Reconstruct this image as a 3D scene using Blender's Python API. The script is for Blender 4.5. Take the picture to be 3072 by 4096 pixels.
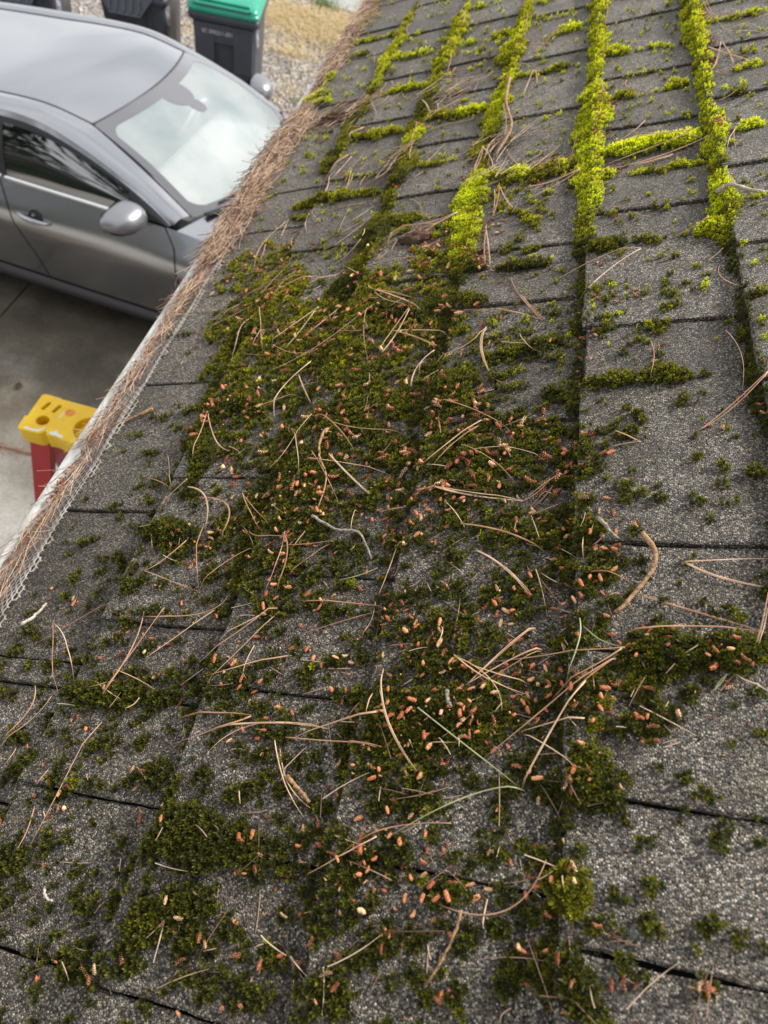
import bpy, bmesh, math, random
import numpy as np
from mathutils import Vector, Matrix, Euler
random.seed(11); RNG = np.random.default_rng(11)
for o in list(bpy.data.objects): bpy.data.objects.remove(o)
SC = bpy.context.scene; COL = SC.collection
rad = math.radians
# ------------------------------------------------------------------ camera
H = 3.3194; HN = 0.43246; PITCH = 0.49742; S0 = -0.05395; E = 0.143
cd = bpy.data.cameras.new('camera'); cam = bpy.data.objects.new('camera', cd); COL.objects.link(cam)
cam.matrix_world = Matrix(((0.965517,-0.260042,-0.012459,0),(0.206337,0.793543,-0.572463,0),(0.158752,0.550152,0.819836,H),(0,0,0,1)))
cd.sensor_fit = 'VERTICAL'; cd.sensor_height = 36; cd.sensor_width = 27; cd.lens = 22.645
cd.clip_start = 0.02; cd.clip_end = 400
cd.dof.use_dof = True; cd.dof.focus_distance = 0.56; cd.dof.aperture_fstop = 8.5
SC.camera = cam
# ------------------------------------------------------------------ light
SUN_AZ = rad(50); SUN_EL = rad(41)       # azimuth from +Y towards +X
W = bpy.data.worlds.new("World"); SC.world = W; W.use_nodes = True
nt = W.node_tree; nt.nodes.clear()
def N(t, **k):
    n = nt.nodes.new(t)
    for a, b in k.items(): setattr(n, a, b)
    return n
out = N('ShaderNodeOutputWorld'); bg = N('ShaderNodeBackground')
sky = N('ShaderNodeTexSky', sky_type='NISHITA', sun_disc=False, sun_elevation=SUN_EL, sun_rotation=SUN_AZ, air_density=1.0, dust_density=3.0)
tc = N('ShaderNodeTexCoord'); mp = N('ShaderNodeMapping'); mp.inputs['Scale'].default_value = (1, 1, 2.2)
cl = N('ShaderNodeTexNoise'); cl.inputs['Scale'].default_value = 2.2; cl.inputs['Detail'].default_value = 6
cr = N('ShaderNodeValToRGB'); cr.color_ramp.elements[0].position = .30; cr.color_ramp.elements[1].position = .62
cr.color_ramp.elements[0].color = (4.2, 4.4, 4.65, 1); cr.color_ramp.elements[1].color = (8.6, 8.6, 8.6, 1)
mx = N('ShaderNodeMixRGB'); mx.inputs['Fac'].default_value = .86
nt.links.new(tc.outputs['Generated'], mp.inputs['Vector']); nt.links.new(mp.outputs[0], cl.inputs['Vector'])
nt.links.new(cl.outputs['Fac'], cr.inputs['Fac']); nt.links.new(sky.outputs[0], mx.inputs['Color1']); nt.links.new(cr.outputs[0], mx.inputs['Color2'])
nt.links.new(mx.outputs[0], bg.inputs['Color']); bg.inputs['Strength'].default_value = .12; nt.links.new(bg.outputs[0], out.inputs[0])
sd = bpy.data.lights.new('sun', 'SUN'); sd.energy = 3.6; sd.angle = rad(11); sd.color = (1, .95, .88)
sun = bpy.data.objects.new('sun', sd); COL.objects.link(sun)
sv = Vector((math.sin(SUN_AZ)*math.cos(SUN_EL), math.cos(SUN_AZ)*math.cos(SUN_EL), math.sin(SUN_EL)))
sun.rotation_euler = sv.to_track_quat('Z', 'Y').to_euler(); sun.location = (0, 0, 12)
SC.view_settings.view_transform = 'Standard'; SC.view_settings.look = 'None'; SC.view_settings.exposure = 0.54; SC.view_settings.gamma = 1
SC.view_settings.use_curve_mapping = False
NEEDLES=[[[0.6972,-0.4872],[0.5902,-0.4963]],[[0.6939,-0.4849],[0.6549,-0.4641],[0.5945,-0.444]],[[0.6417,-0.4571],[0.6073,-0.4611]],[[0.6744,-0.388],[0.6072,-0.4367]],[[0.6645,-0.3893],[0.5934,-0.409]],[[0.6708,-0.355],[0.616,-0.3868]],[[0.6488,-0.3037],[0.584,-0.3653],[0.5482,-0.4244]],[[0.6098,-0.4376],[0.5812,-0.3981],[0.5816,-0.3646]],[[0.6465,-0.3103],[0.6079,-0.3052],[0.548,-0.2878]],[[0.6321,-0.2504],[0.5588,-0.2783]],[[0.6253,-0.2509],[0.5554,-0.2716]],[[0.5955,-0.2683],[0.5787,-0.1997]],[[0.5945,-0.2681],[0.5696,-0.2265],[0.5518,-0.2093]],[[0.5839,-0.1561],[0.5484,-0.1709],[0.5264,-0.2064]],[[0.582,-0.157],[0.5435,-0.1559],[0.5057,-0.1446]],[[0.5498,-0.209],[0.5291,-0.2261],[0.4987,-0.2272]],[[0.5448,-0.2212],[0.5168,-0.2225]],[[0.6174,-0.1857],[0.6028,-0.1373],[0.5851,-0.0926]],[[0.6321,-0.124],[0.5885,-0.0948]],[[0.5619,-0.3652],[0.5153,-0.3894],[0.4754,-0.3869]],[[0.5423,-0.3761],[0.515,-0.3604],[0.4898,-0.3439]],[[0.4889,-0.4013],[0.5081,-0.3677]],[[0.4811,-0.4722],[0.4307,-0.4621],[0.4013,-0.4648]],[[0.4798,-0.4716],[0.4365,-0.4447],[0.4216,-0.4223]],[[0.4617,-0.3296],[0.42,-0.3452],[0.3928,-0.3647]],[[0.4458,-0.35],[0.4119,-0.331],[0.3815,-0.32]],[[0.4616,-0.3199],[0.4091,-0.2693]],[[0.4469,-0.3013],[0.436,-0.2652],[0.4338,-0.223]],[[0.4135,-0.3192],[0.3829,-0.2944],[0.3428,-0.2675]],[[0.3812,-0.2917],[0.3639,-0.2863],[0.3321,-0.2854]],[[0.3977,-0.3209],[0.3901,-0.2723],[0.3807,-0.2291]],[[0.402,-0.293],[0.3747,-0.2657],[0.3509,-0.2384]],[[0.3625,-0.3834],[0.3405,-0.3663],[0.3162,-0.346]],[[0.3615,-0.383],[0.3371,-0.3565],[0.3158,-0.3309]],[[0.3684,-0.4504],[0.3556,-0.4243],[0.321,-0.413]],[[0.3225,-0.4158],[0.2859,-0.4052],[0.2481,-0.3882]],[[0.3597,-0.4416],[0.3447,-0.3934],[0.305,-0.3869]],[[0.2995,-0.1979],[0.2772,-0.2021],[0.2466,-0.2063]],[[0.4385,-0.141],[0.4155,-0.1627],[0.3838,-0.1903]],[[0.4278,-0.1451],[0.4035,-0.1656],[0.3778,-0.1808]],[[0.4584,-0.1817],[0.4419,-0.1425],[0.4236,-0.1154]],[[0.4043,-0.1583],[0.3855,-0.1292],[0.3585,-0.1031]],[[0.3993,-0.1466],[0.3987,-0.113],[0.3887,-0.0825]],[[0.3566,-0.1859],[0.3477,-0.1508],[0.3437,-0.0977]],[[0.3537,-0.1843],[0.3445,-0.1289],[0.3429,-0.0981]],[[0.3429,-0.0981],[0.3609,-0.077]],[[0.3344,-0.093],[0.3556,-0.0767]],[[0.313,-0.1456],[0.3052,-0.1083],[0.2906,-0.0764]],[[0.2912,-0.1311],[0.2726,-0.1051],[0.2491,-0.0828]],[[0.3151,-0.358],[0.3047,-0.3391],[0.3014,-0.3063]],[[0.2929,-0.319],[0.2943,-0.2838],[0.3,-0.2584]],[[0.3097,-0.3116],[0.2826,-0.3077],[0.2435,-0.3142]],[[0.3042,-0.3111],[0.28,-0.2993],[0.2447,-0.3023]],[[0.2965,-0.3454],[0.2775,-0.3693],[0.2481,-0.3882]],[[0.301,-0.4224],[0.2776,-0.4379],[0.2635,-0.4578]],[[0.2649,-0.4585],[0.2556,-0.4213],[0.2476,-0.388]],[[0.3357,-0.2482],[0.3096,-0.2465]],[[0.2993,-0.2619],[0.2722,-0.2868],[0.2633,-0.2963]],[[0.3788,-0.4551],[0.355,-0.4795],[0.3328,-0.4943]],[[0.3901,-0.5246],[0.3851,-0.5013],[0.3735,-0.4814]],[[0.4312,-0.5174],[0.3933,-0.4918],[0.3736,-0.4828]],[[0.7222,-0.5319],[0.6467,-0.57]],[[0.6324,-0.1252],[0.6023,-0.109],[0.5877,-0.0975]],[[0.6143,-0.1746],[0.6059,-0.1368],[0.5919,-0.1025]],[[0.5283,0.0066],[0.5006,0.0092],[0.4694,0.005]],[[0.5357,0.0705],[0.4997,0.0794],[0.4542,0.0761]],[[0.4617,0.0957],[0.4295,0.0634],[0.4063,0.0396]],[[0.4587,0.0941],[0.4253,0.063],[0.4059,0.0375]],[[0.4049,-0.0255],[0.3983,-0.0126],[0.3965,-0.0041]],[[0.3965,-0.0041],[0.3937,-0.0183],[0.3914,-0.027]],[[0.368,-0.0646],[0.3572,-0.082],[0.3461,-0.0951]],[[0.3607,-0.0746],[0.3473,-0.0813],[0.3334,-0.0923]],[[0.2761,0.0223],[0.2814,0.048],[0.2842,0.0749]],[[0.2761,0.0223],[0.2671,0.0446],[0.2616,0.0723]],[[0.2911,-0.1316],[0.2753,-0.1091],[0.2487,-0.0851]],[[0.2729,-0.0821],[0.2575,-0.077],[0.2345,-0.0716]],[[0.2704,-0.0813],[0.2576,-0.0716],[0.2435,-0.0608]],[[0.2515,-0.0216],[0.2461,-0.029],[0.226,-0.0235]],[[0.2502,-0.0083],[0.2383,0.0302],[0.2272,0.0672]],[[0.2197,-0.0159],[0.2252,0.0238],[0.2272,0.0672]],[[0.2539,0.0712],[0.2334,0.0654],[0.2138,0.0592]],[[0.2456,0.0704],[0.2322,0.0668],[0.2139,0.0607]],[[0.2051,-0.0177],[0.1995,-0.0572],[0.1945,-0.1141]],[[0.2037,-0.0195],[0.1874,-0.0401],[0.1711,-0.0654]],[[0.2003,-0.0218],[0.1864,-0.0355],[0.1725,-0.0479]],[[0.2245,-0.0801],[0.1968,-0.1037],[0.1806,-0.119]],[[0.2062,-0.0737],[0.1918,-0.0942],[0.1752,-0.1183]],[[0.1888,-0.12],[0.1824,-0.0933],[0.1812,-0.0819]],[[0.265,-0.0405],[0.2643,-0.0266],[0.2599,-0.013]],[[0.2952,-0.0465],[0.2786,-0.0463]],[[0.2992,-0.0319],[0.2926,-0.0411]],[[0.1969,0.0459],[0.1863,0.0635]],[[0.5614,-0.1182],[0.5361,-0.1078],[0.5283,-0.0937]],[[0.5512,-0.1373],[0.5361,-0.1078]],[[0.5818,-0.1563],[0.5459,-0.158],[0.5066,-0.1448]],[[0.2108,-0.5496],[0.1762,-0.5224],[0.1397,-0.4962]],[[0.2096,-0.5472],[0.1886,-0.5148],[0.1522,-0.4847]],[[0.2386,-0.486],[0.2158,-0.5188],[0.1844,-0.56]],[[0.2234,-0.4367],[0.1882,-0.4309],[0.1402,-0.4317]],[[0.2254,-0.4113],[0.1861,-0.4271],[0.1423,-0.4316]],[[0.2181,-0.4347],[0.2218,-0.3743],[0.2426,-0.3515]],[[0.2293,-0.3623],[0.2062,-0.3876],[0.1805,-0.4148]],[[0.2301,-0.295],[0.2024,-0.3244],[0.177,-0.3571]],[[0.229,-0.2935],[0.1901,-0.3127],[0.1537,-0.338]],[[0.2207,-0.308],[0.1936,-0.347]],[[0.1895,-0.2692],[0.1751,-0.3047],[0.163,-0.3339]],[[0.1958,-0.3057],[0.178,-0.3069],[0.1654,-0.301]],[[0.1655,-0.4424],[0.1604,-0.4158],[0.151,-0.3868]],[[0.1578,-0.4371],[0.1451,-0.4492]],[[0.1449,-0.5245],[0.1224,-0.5177],[0.09,-0.5311]],[[0.1402,-0.5066],[0.1123,-0.5133],[0.0878,-0.5323]],[[0.1202,-0.4282],[0.0798,-0.432],[0.0224,-0.4384]],[[0.1323,-0.356],[0.135,-0.3197],[0.1375,-0.2857]],[[0.1378,-0.2883],[0.1217,-0.314],[0.108,-0.3591]],[[0.1231,-0.319],[0.1326,-0.2759],[0.1367,-0.2235]],[[0.1361,-0.2243],[0.1299,-0.2853],[0.1038,-0.316]],[[0.1463,-0.1816],[0.1352,-0.2212],[0.125,-0.25]],[[0.1244,-0.2518],[0.1249,-0.2145],[0.1227,-0.1763]],[[0.1215,-0.2602],[0.0984,-0.246],[0.0743,-0.2237]],[[0.1187,-0.2578],[0.0943,-0.2408],[0.0805,-0.219]],[[0.0686,-0.1642],[0.0537,-0.1864],[0.0406,-0.2119]],[[0.0494,-0.4546],[0.0323,-0.4487],[0.0188,-0.4457]],[[0.2094,-0.2647],[0.2244,-0.2317],[0.236,-0.2016]],[[0.2364,-0.2709],[0.2392,-0.2023]],[[0.2434,-0.2103],[0.2106,-0.2127]],[[0.1816,-0.2354],[0.1837,-0.2165]],[[0.1283,-0.3517],[0.1186,-0.3459]],[[0.142,-0.397],[0.1309,-0.4097]],[[0.1608,-0.1892],[0.145,-0.1898]],[[0.0918,-0.5138],[0.0772,-0.5168]],[[0.0786,-0.4193],[0.0735,-0.4103]],[[0.1817,-0.187],[0.1433,-0.1732],[0.1108,-0.1463]],[[0.2246,-0.0797],[0.1998,-0.1021],[0.1736,-0.1219]],[[0.2073,-0.0732],[0.1923,-0.0978],[0.1732,-0.1219]],[[0.196,-0.1344],[0.1801,-0.1091],[0.1742,-0.0838]],[[0.1941,-0.1323],[0.1785,-0.1053],[0.1567,-0.0951]],[[0.1998,-0.0218],[0.1696,-0.0567],[0.1256,-0.1065]],[[0.1787,-0.0416],[0.1436,-0.0635],[0.111,-0.0794]],[[0.1548,-0.0419],[0.151,-0.0639],[0.1448,-0.0847]],[[0.1452,-0.0814],[0.137,-0.0647],[0.1241,-0.0471]],[[0.0833,-0.1188],[0.0741,-0.1576],[0.0559,-0.185]],[[0.0723,-0.0616],[0.0435,-0.0832],[0.0398,-0.1208]],[[0.048,-0.0942],[0.0327,-0.0936]],[[0.1241,-0.2029],[0.1234,-0.1727]],[[0.1732,0.0073],[0.1672,0.0042]],[[0.2171,-0.1465],[0.2055,-0.1466]],[[0.2015,-0.1855],[0.2049,-0.1676]],[[0.0007,-0.0763],[-0.007,-0.0809]],[[0.9483,-0.5281],[0.8821,-0.548],[0.8111,-0.5423]],[[0.9479,-0.5272],[0.8913,-0.5248]],[[0.881,-0.5448],[0.8304,-0.5428]],[[0.968,-0.4956],[0.9206,-0.485],[0.8754,-0.4675]],[[0.9697,-0.4938],[0.9232,-0.4682],[0.891,-0.4403]],[[0.9174,-0.4881],[0.8869,-0.5],[0.8336,-0.4773]],[[0.8678,-0.4937],[0.8529,-0.4744]],[[1.0732,-0.5043],[1.0399,-0.4988],[1.0064,-0.4903]],[[1.0692,-0.4841],[1.0248,-0.4758],[1.0023,-0.4806]],[[1.0648,-0.4416],[1.022,-0.4361],[0.9825,-0.4285]],[[1.0763,-0.4659],[1.0477,-0.4709]],[[1.0403,-0.4325],[1.013,-0.4378]],[[0.994,-0.3014],[0.976,-0.3128]],[[0.9182,-0.3079],[0.8969,-0.2922],[0.8662,-0.282]],[[0.835,-0.3586],[0.8178,-0.3592]],[[0.8165,-0.3612],[0.799,-0.3827],[0.7859,-0.4005]],[[0.8402,-0.2253],[0.8325,-0.2605],[0.8314,-0.289]],[[0.8328,-0.2563],[0.8227,-0.3074],[0.7902,-0.3162]],[[0.8307,-0.2559],[0.812,-0.2985],[0.7711,-0.3077]],[[0.8381,-0.225],[0.8186,-0.2539],[0.7987,-0.2871]],[[0.74,-0.2592],[0.7521,-0.3037],[0.7447,-0.3481]],[[0.9458,-0.3903],[0.9432,-0.4392]],[[0.76,-0.4241],[0.7453,-0.4608],[0.7016,-0.4605]],[[0.76,-0.4241],[0.7304,-0.4582],[0.7172,-0.4745]],[[0.7609,-0.3784],[0.7411,-0.3834],[0.7105,-0.366]],[[0.7565,-0.3876],[0.7295,-0.4267]],[[0.7706,-0.323],[0.7594,-0.3271]],[[0.7879,-0.1796],[0.7423,-0.1772],[0.7016,-0.1715]],[[0.7864,-0.1804],[0.7476,-0.1731],[0.7031,-0.1661]],[[0.6826,-0.3105],[0.6533,-0.2866],[0.6302,-0.2525]],[[0.6813,-0.3092],[0.6559,-0.2732],[0.6239,-0.2381]],[[0.6795,-0.3046],[0.6576,-0.2559]],[[0.6635,-0.3216],[0.6657,-0.2994]],[[0.8652,-0.1761],[0.8074,-0.1739]],[[1.6731,-0.5439],[1.5668,-0.5208]],[[1.8332,-0.4804],[1.7864,-0.4732]],[[1.7724,-0.4722],[1.7432,-0.4783],[1.6737,-0.4548]],[[1.6949,-0.3375],[1.6515,-0.3254],[1.6024,-0.3231]],[[1.47,-0.3256],[1.4119,-0.3237],[1.3602,-0.3225]],[[1.4066,-0.3121],[1.364,-0.3191]],[[1.4375,-0.462],[1.3985,-0.4623],[1.3612,-0.4583]],[[1.4125,-0.4639],[1.3763,-0.4866],[1.3432,-0.5079]],[[1.3477,-0.4324],[1.3114,-0.4512]],[[1.3726,-0.4857],[1.2794,-0.4467]],[[1.3645,-0.4779],[1.3036,-0.4579]],[[1.2393,-0.4648],[1.2056,-0.4729],[1.1792,-0.473]],[[1.2429,-0.4713],[1.2036,-0.4889]],[[1.271,-0.3535],[1.1983,-0.3243]],[[1.2551,-0.3238],[1.215,-0.3122]],[[1.2412,-0.2756],[1.1991,-0.3035],[1.1498,-0.3341]],[[1.1863,-0.3533],[1.1362,-0.3365],[1.0613,-0.339]],[[1.1221,-0.3606],[1.0953,-0.3601],[1.06,-0.3411]],[[1.1305,-0.4578],[1.1055,-0.4868],[1.0488,-0.4969]],[[1.1199,-0.4564],[1.0763,-0.4657],[1.0473,-0.4731]],[[1.1237,-0.4639],[1.085,-0.4942]],[[1.1136,-0.434],[1.0627,-0.4467],[1.0343,-0.4594]],[[1.4357,-0.4498],[1.3909,-0.4316],[1.3703,-0.4103]],[[1.3905,-0.2598],[1.3648,-0.2851]],[[1.0229,-0.2112],[0.9746,-0.2157],[0.9337,-0.2135]],[[1.0432,-0.1916],[0.9958,-0.1998],[0.9386,-0.1904]],[[1.3344,-0.2682],[1.3275,-0.3371]],[[1.3401,-0.2337],[1.3089,-0.2574],[1.3176,-0.3223]],[[1.151,-0.2446],[1.1472,-0.3071]],[[1.5211,-0.0408],[1.4526,-0.0373],[1.371,-0.0425]],[[1.3814,-0.0354],[1.3573,-0.0409]],[[1.5398,-0.1843],[1.4497,-0.1867]],[[1.4417,-0.1455],[1.3872,-0.1625]],[[1.3723,-0.1335],[1.3864,-0.172]],[[1.4126,-0.1264],[1.3915,-0.1471]],[[1.3091,-0.16],[1.3126,-0.191]],[[1.2698,-0.1527],[1.1732,-0.1657]],[[1.2698,-0.1527],[1.2002,-0.145]],[[1.2371,-0.1374],[1.2238,-0.1801]],[[1.003,-0.1751],[0.9444,-0.1532],[0.9161,-0.1254]],[[0.9965,-0.1732],[0.9469,-0.1584],[0.9141,-0.1421]],[[1.016,-0.2112],[0.937,-0.2134]],[[1.0228,-0.2133],[0.9749,-0.1944],[0.9418,-0.1908]],[[1.0515,-0.1866],[1.0288,-0.2031],[1.0013,-0.204]],[[0.9772,-0.075],[0.9235,-0.0847]],[[0.9557,-0.0837],[0.9226,-0.108]],[[0.9533,-0.099],[0.8965,-0.0939]],[[1.1374,-0.1924],[1.082,-0.1828],[1.0295,-0.183]],[[1.134,-0.0089],[1.0876,-0.0045],[1.0591,0.03]],[[1.1197,-0.0439],[1.0675,-0.0384]],[[0.986,0.0132],[0.9604,-0.006],[0.942,-0.0283]],[[0.9631,-0.0016],[0.9461,0.0198],[0.9189,0.0336]],[[0.914,0.078],[0.9029,0.0185],[0.8846,-0.0389]],[[0.9031,0.089],[0.8799,0.0179],[0.874,-0.041]],[[0.8859,0.0424],[0.8659,0.0093],[0.8489,-0.0208]],[[0.8842,0.0414],[0.8584,-0.0031]],[[0.8817,-0.0674],[0.8538,-0.1019],[0.8293,-0.1387]],[[0.8794,-0.0673],[0.8672,-0.1117],[0.8633,-0.145]],[[0.8843,-0.1721],[0.8373,-0.1697],[0.8065,-0.1746]],[[0.8739,-0.1699],[0.837,-0.1579],[0.8164,-0.1445]],[[0.7868,-0.1781],[0.7496,-0.1773]],[[0.9155,0.0621],[0.9194,0.019],[0.9445,-0.0283]],[[1.3713,0.1123],[1.3153,0.1108],[1.1829,0.1359]],[[1.3674,0.112],[1.2615,0.1191]],[[1.2443,0.1875],[1.2239,0.1535],[1.201,0.1097]],[[1.2701,0.1051],[1.2448,0.1462]],[[1.1666,0.1185],[1.1019,0.1066],[1.0665,0.0973]],[[1.1649,0.1206],[1.113,0.1251],[1.0701,0.1255]],[[1.1442,0.1008],[1.1173,0.1277],[1.0805,0.156]],[[1.1981,0.1464],[1.1772,0.1711]],[[1.1572,0.1177],[1.0762,0.1002]],[[0.9881,0.1017],[0.996,0.1268]],[[1.0665,0.0973],[1.0591,0.1203]],[[0.8994,0.1127],[0.868,0.1032],[0.8504,0.0989]],[[0.896,0.1105],[0.8459,0.1077]],[[0.7594,0.0805],[0.7516,0.0946]],[[0.7814,0.092],[0.7592,0.0987],[0.749,0.1096]],[[0.7239,0.1265],[0.7198,0.1148]],[[0.7076,0.0688],[0.6979,0.0477],[0.6899,0.0265]],[[0.7537,-0.0047],[0.751,0.0123]],[[0.6831,0.0018],[0.6525,-0.0272],[0.6113,-0.0512]],[[0.6837,0.0018],[0.6698,-0.044],[0.6574,-0.0851]],[[0.659,0.0788],[0.645,0.0637]],[[0.6361,0.074],[0.611,0.0748],[0.5823,0.0934]],[[0.6678,-0.1375],[0.6254,-0.1219],[0.5892,-0.0967]]]
GREENN=[[[0.2753,-0.215],[0.265,-0.2305],[0.2577,-0.2446]],[[0.2258,-0.0471],[0.2055,-0.0471],[0.1798,-0.0557]],[[0.2237,-0.0458],[0.2116,-0.0347],[0.2051,-0.0183]],[[0.1954,0.0417],[0.1891,0.0381],[0.1828,0.0325]],[[0.1285,-0.4767],[0.128,-0.4489]],[[0.1508,-0.1508],[0.1329,-0.1191],[0.1101,-0.0786]],[[0.1102,-0.0778],[0.1001,-0.1113],[0.0708,-0.1543]],[[0.1951,0.0425],[0.1836,0.0338]]]
TWIGS=[[[[0.4437,-0.3047],[0.4096,-0.3048],[0.3827,-0.2917]],1.6,"brown"],[[[0.3245,-0.2878],[0.31,-0.2611],[0.3068,-0.2374],[0.2835,-0.2225]],1.5,"grey"],[[[0.3012,-0.0054],[0.2864,0.0023],[0.2738,0.0019],[0.2585,-0.0058],[0.2345,-0.0241]],2.2,"brown"],[[[0.3104,-0.036],[0.2956,-0.0221]],1.6,"grey"],[[[0.2032,-0.5795],[0.2165,-0.5744],[0.2313,-0.5707]],1.8,"pale"],[[[0.0987,-0.2442],[0.0921,-0.2326],[0.0837,-0.2208]],1.7,"brown"],[[[0.0008,-0.4132],[-0.0058,-0.4018]],1.0,"pale"],[[[0.1679,-0.1341],[0.1598,-0.1315],[0.1538,-0.1274]],1.4,"grey"],[[[0.0403,-0.1087],[0.0209,-0.1126],[0.0005,-0.1233]],1.1,"brown"],[[[1.234,-0.19],[1.1406,-0.187],[1.0521,-0.1718],[0.9806,-0.1898]],2.6,"brown"],[[[0.7616,0.0798],[0.7528,0.1032],[0.7435,0.1288]],2.4,"pale"],[[[0.5116,-0.5765],[0.496,-0.5984],[0.4792,-0.6311]],2.4,"brown"]]
CUTS={1: [(0.5703, 'M'), (0.6582, 'D'), (0.7394, 'M'), (0.816, 'D'), (0.8974, 'M'), (0.9978, 'D'), (1.0714, 'M'), (1.1642, 'D'), (1.2594, 'M'), (1.3382, 'D')], 0: [(0.1111, 'D'), (0.2064, 'M'), (0.2954, 'D'), (0.4746, 'M'), (0.556, 'D'), (0.6999, 'M'), (0.768, 'D'), (0.8485, 'M'), (0.9167, 'M'), (0.9808, 'D'), (1.0735, 'M'), (1.1513, 'D'), (1.2415, 'M'), (1.3875, 'D')], -1: [(0.0559, 'D'), (0.1576, 'M'), (0.4386, 'D'), (0.5406, 'M'), (0.6234, 'D'), (0.6936, 'M'), (0.7324, 'D'), (0.919, 'M'), (1.1017, 'D'), (1.2617, 'M'), (1.3282, 'D'), (1.4239, 'M'), (1.518, 'M'), (1.5459, 'D')], -2: [(-0.0423, 'D'), (0.0465, 'M'), (0.1594, 'D'), (0.2663, 'D'), (0.707, 'D'), (0.8549, 'M'), (0.9265, 'D'), (1.0187, 'M'), (1.09, 'D'), (1.1853, 'M'), (1.2739, 'D'), (1.3516, 'M'), (1.4186, 'D'), (1.5129, 'M'), (1.6283, 'D'), (1.7238, 'M')], -3: [(0.0648, 'D'), (0.1435, 'M'), (0.2134, 'D'), (0.3894, 'D'), (0.7305, 'M'), (0.8305, 'D'), (0.9755, 'M'), (1.0435, 'D'), (1.1954, 'M'), (1.2493, 'D'), (1.3705, 'M'), (1.453, 'D'), (1.5514, 'M'), (1.6963, 'D')], -4: [(0.1481, 'D'), (0.1722, 'M'), (0.351, 'D'), (0.5604, 'D'), (0.9266, 'D'), (1.0535, 'D'), (1.2934, 'M'), (1.4137, 'D'), (1.6575, 'D'), (1.7569, 'M'), (1.8309, 'D'), (2.0264, 'D')]}
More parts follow.
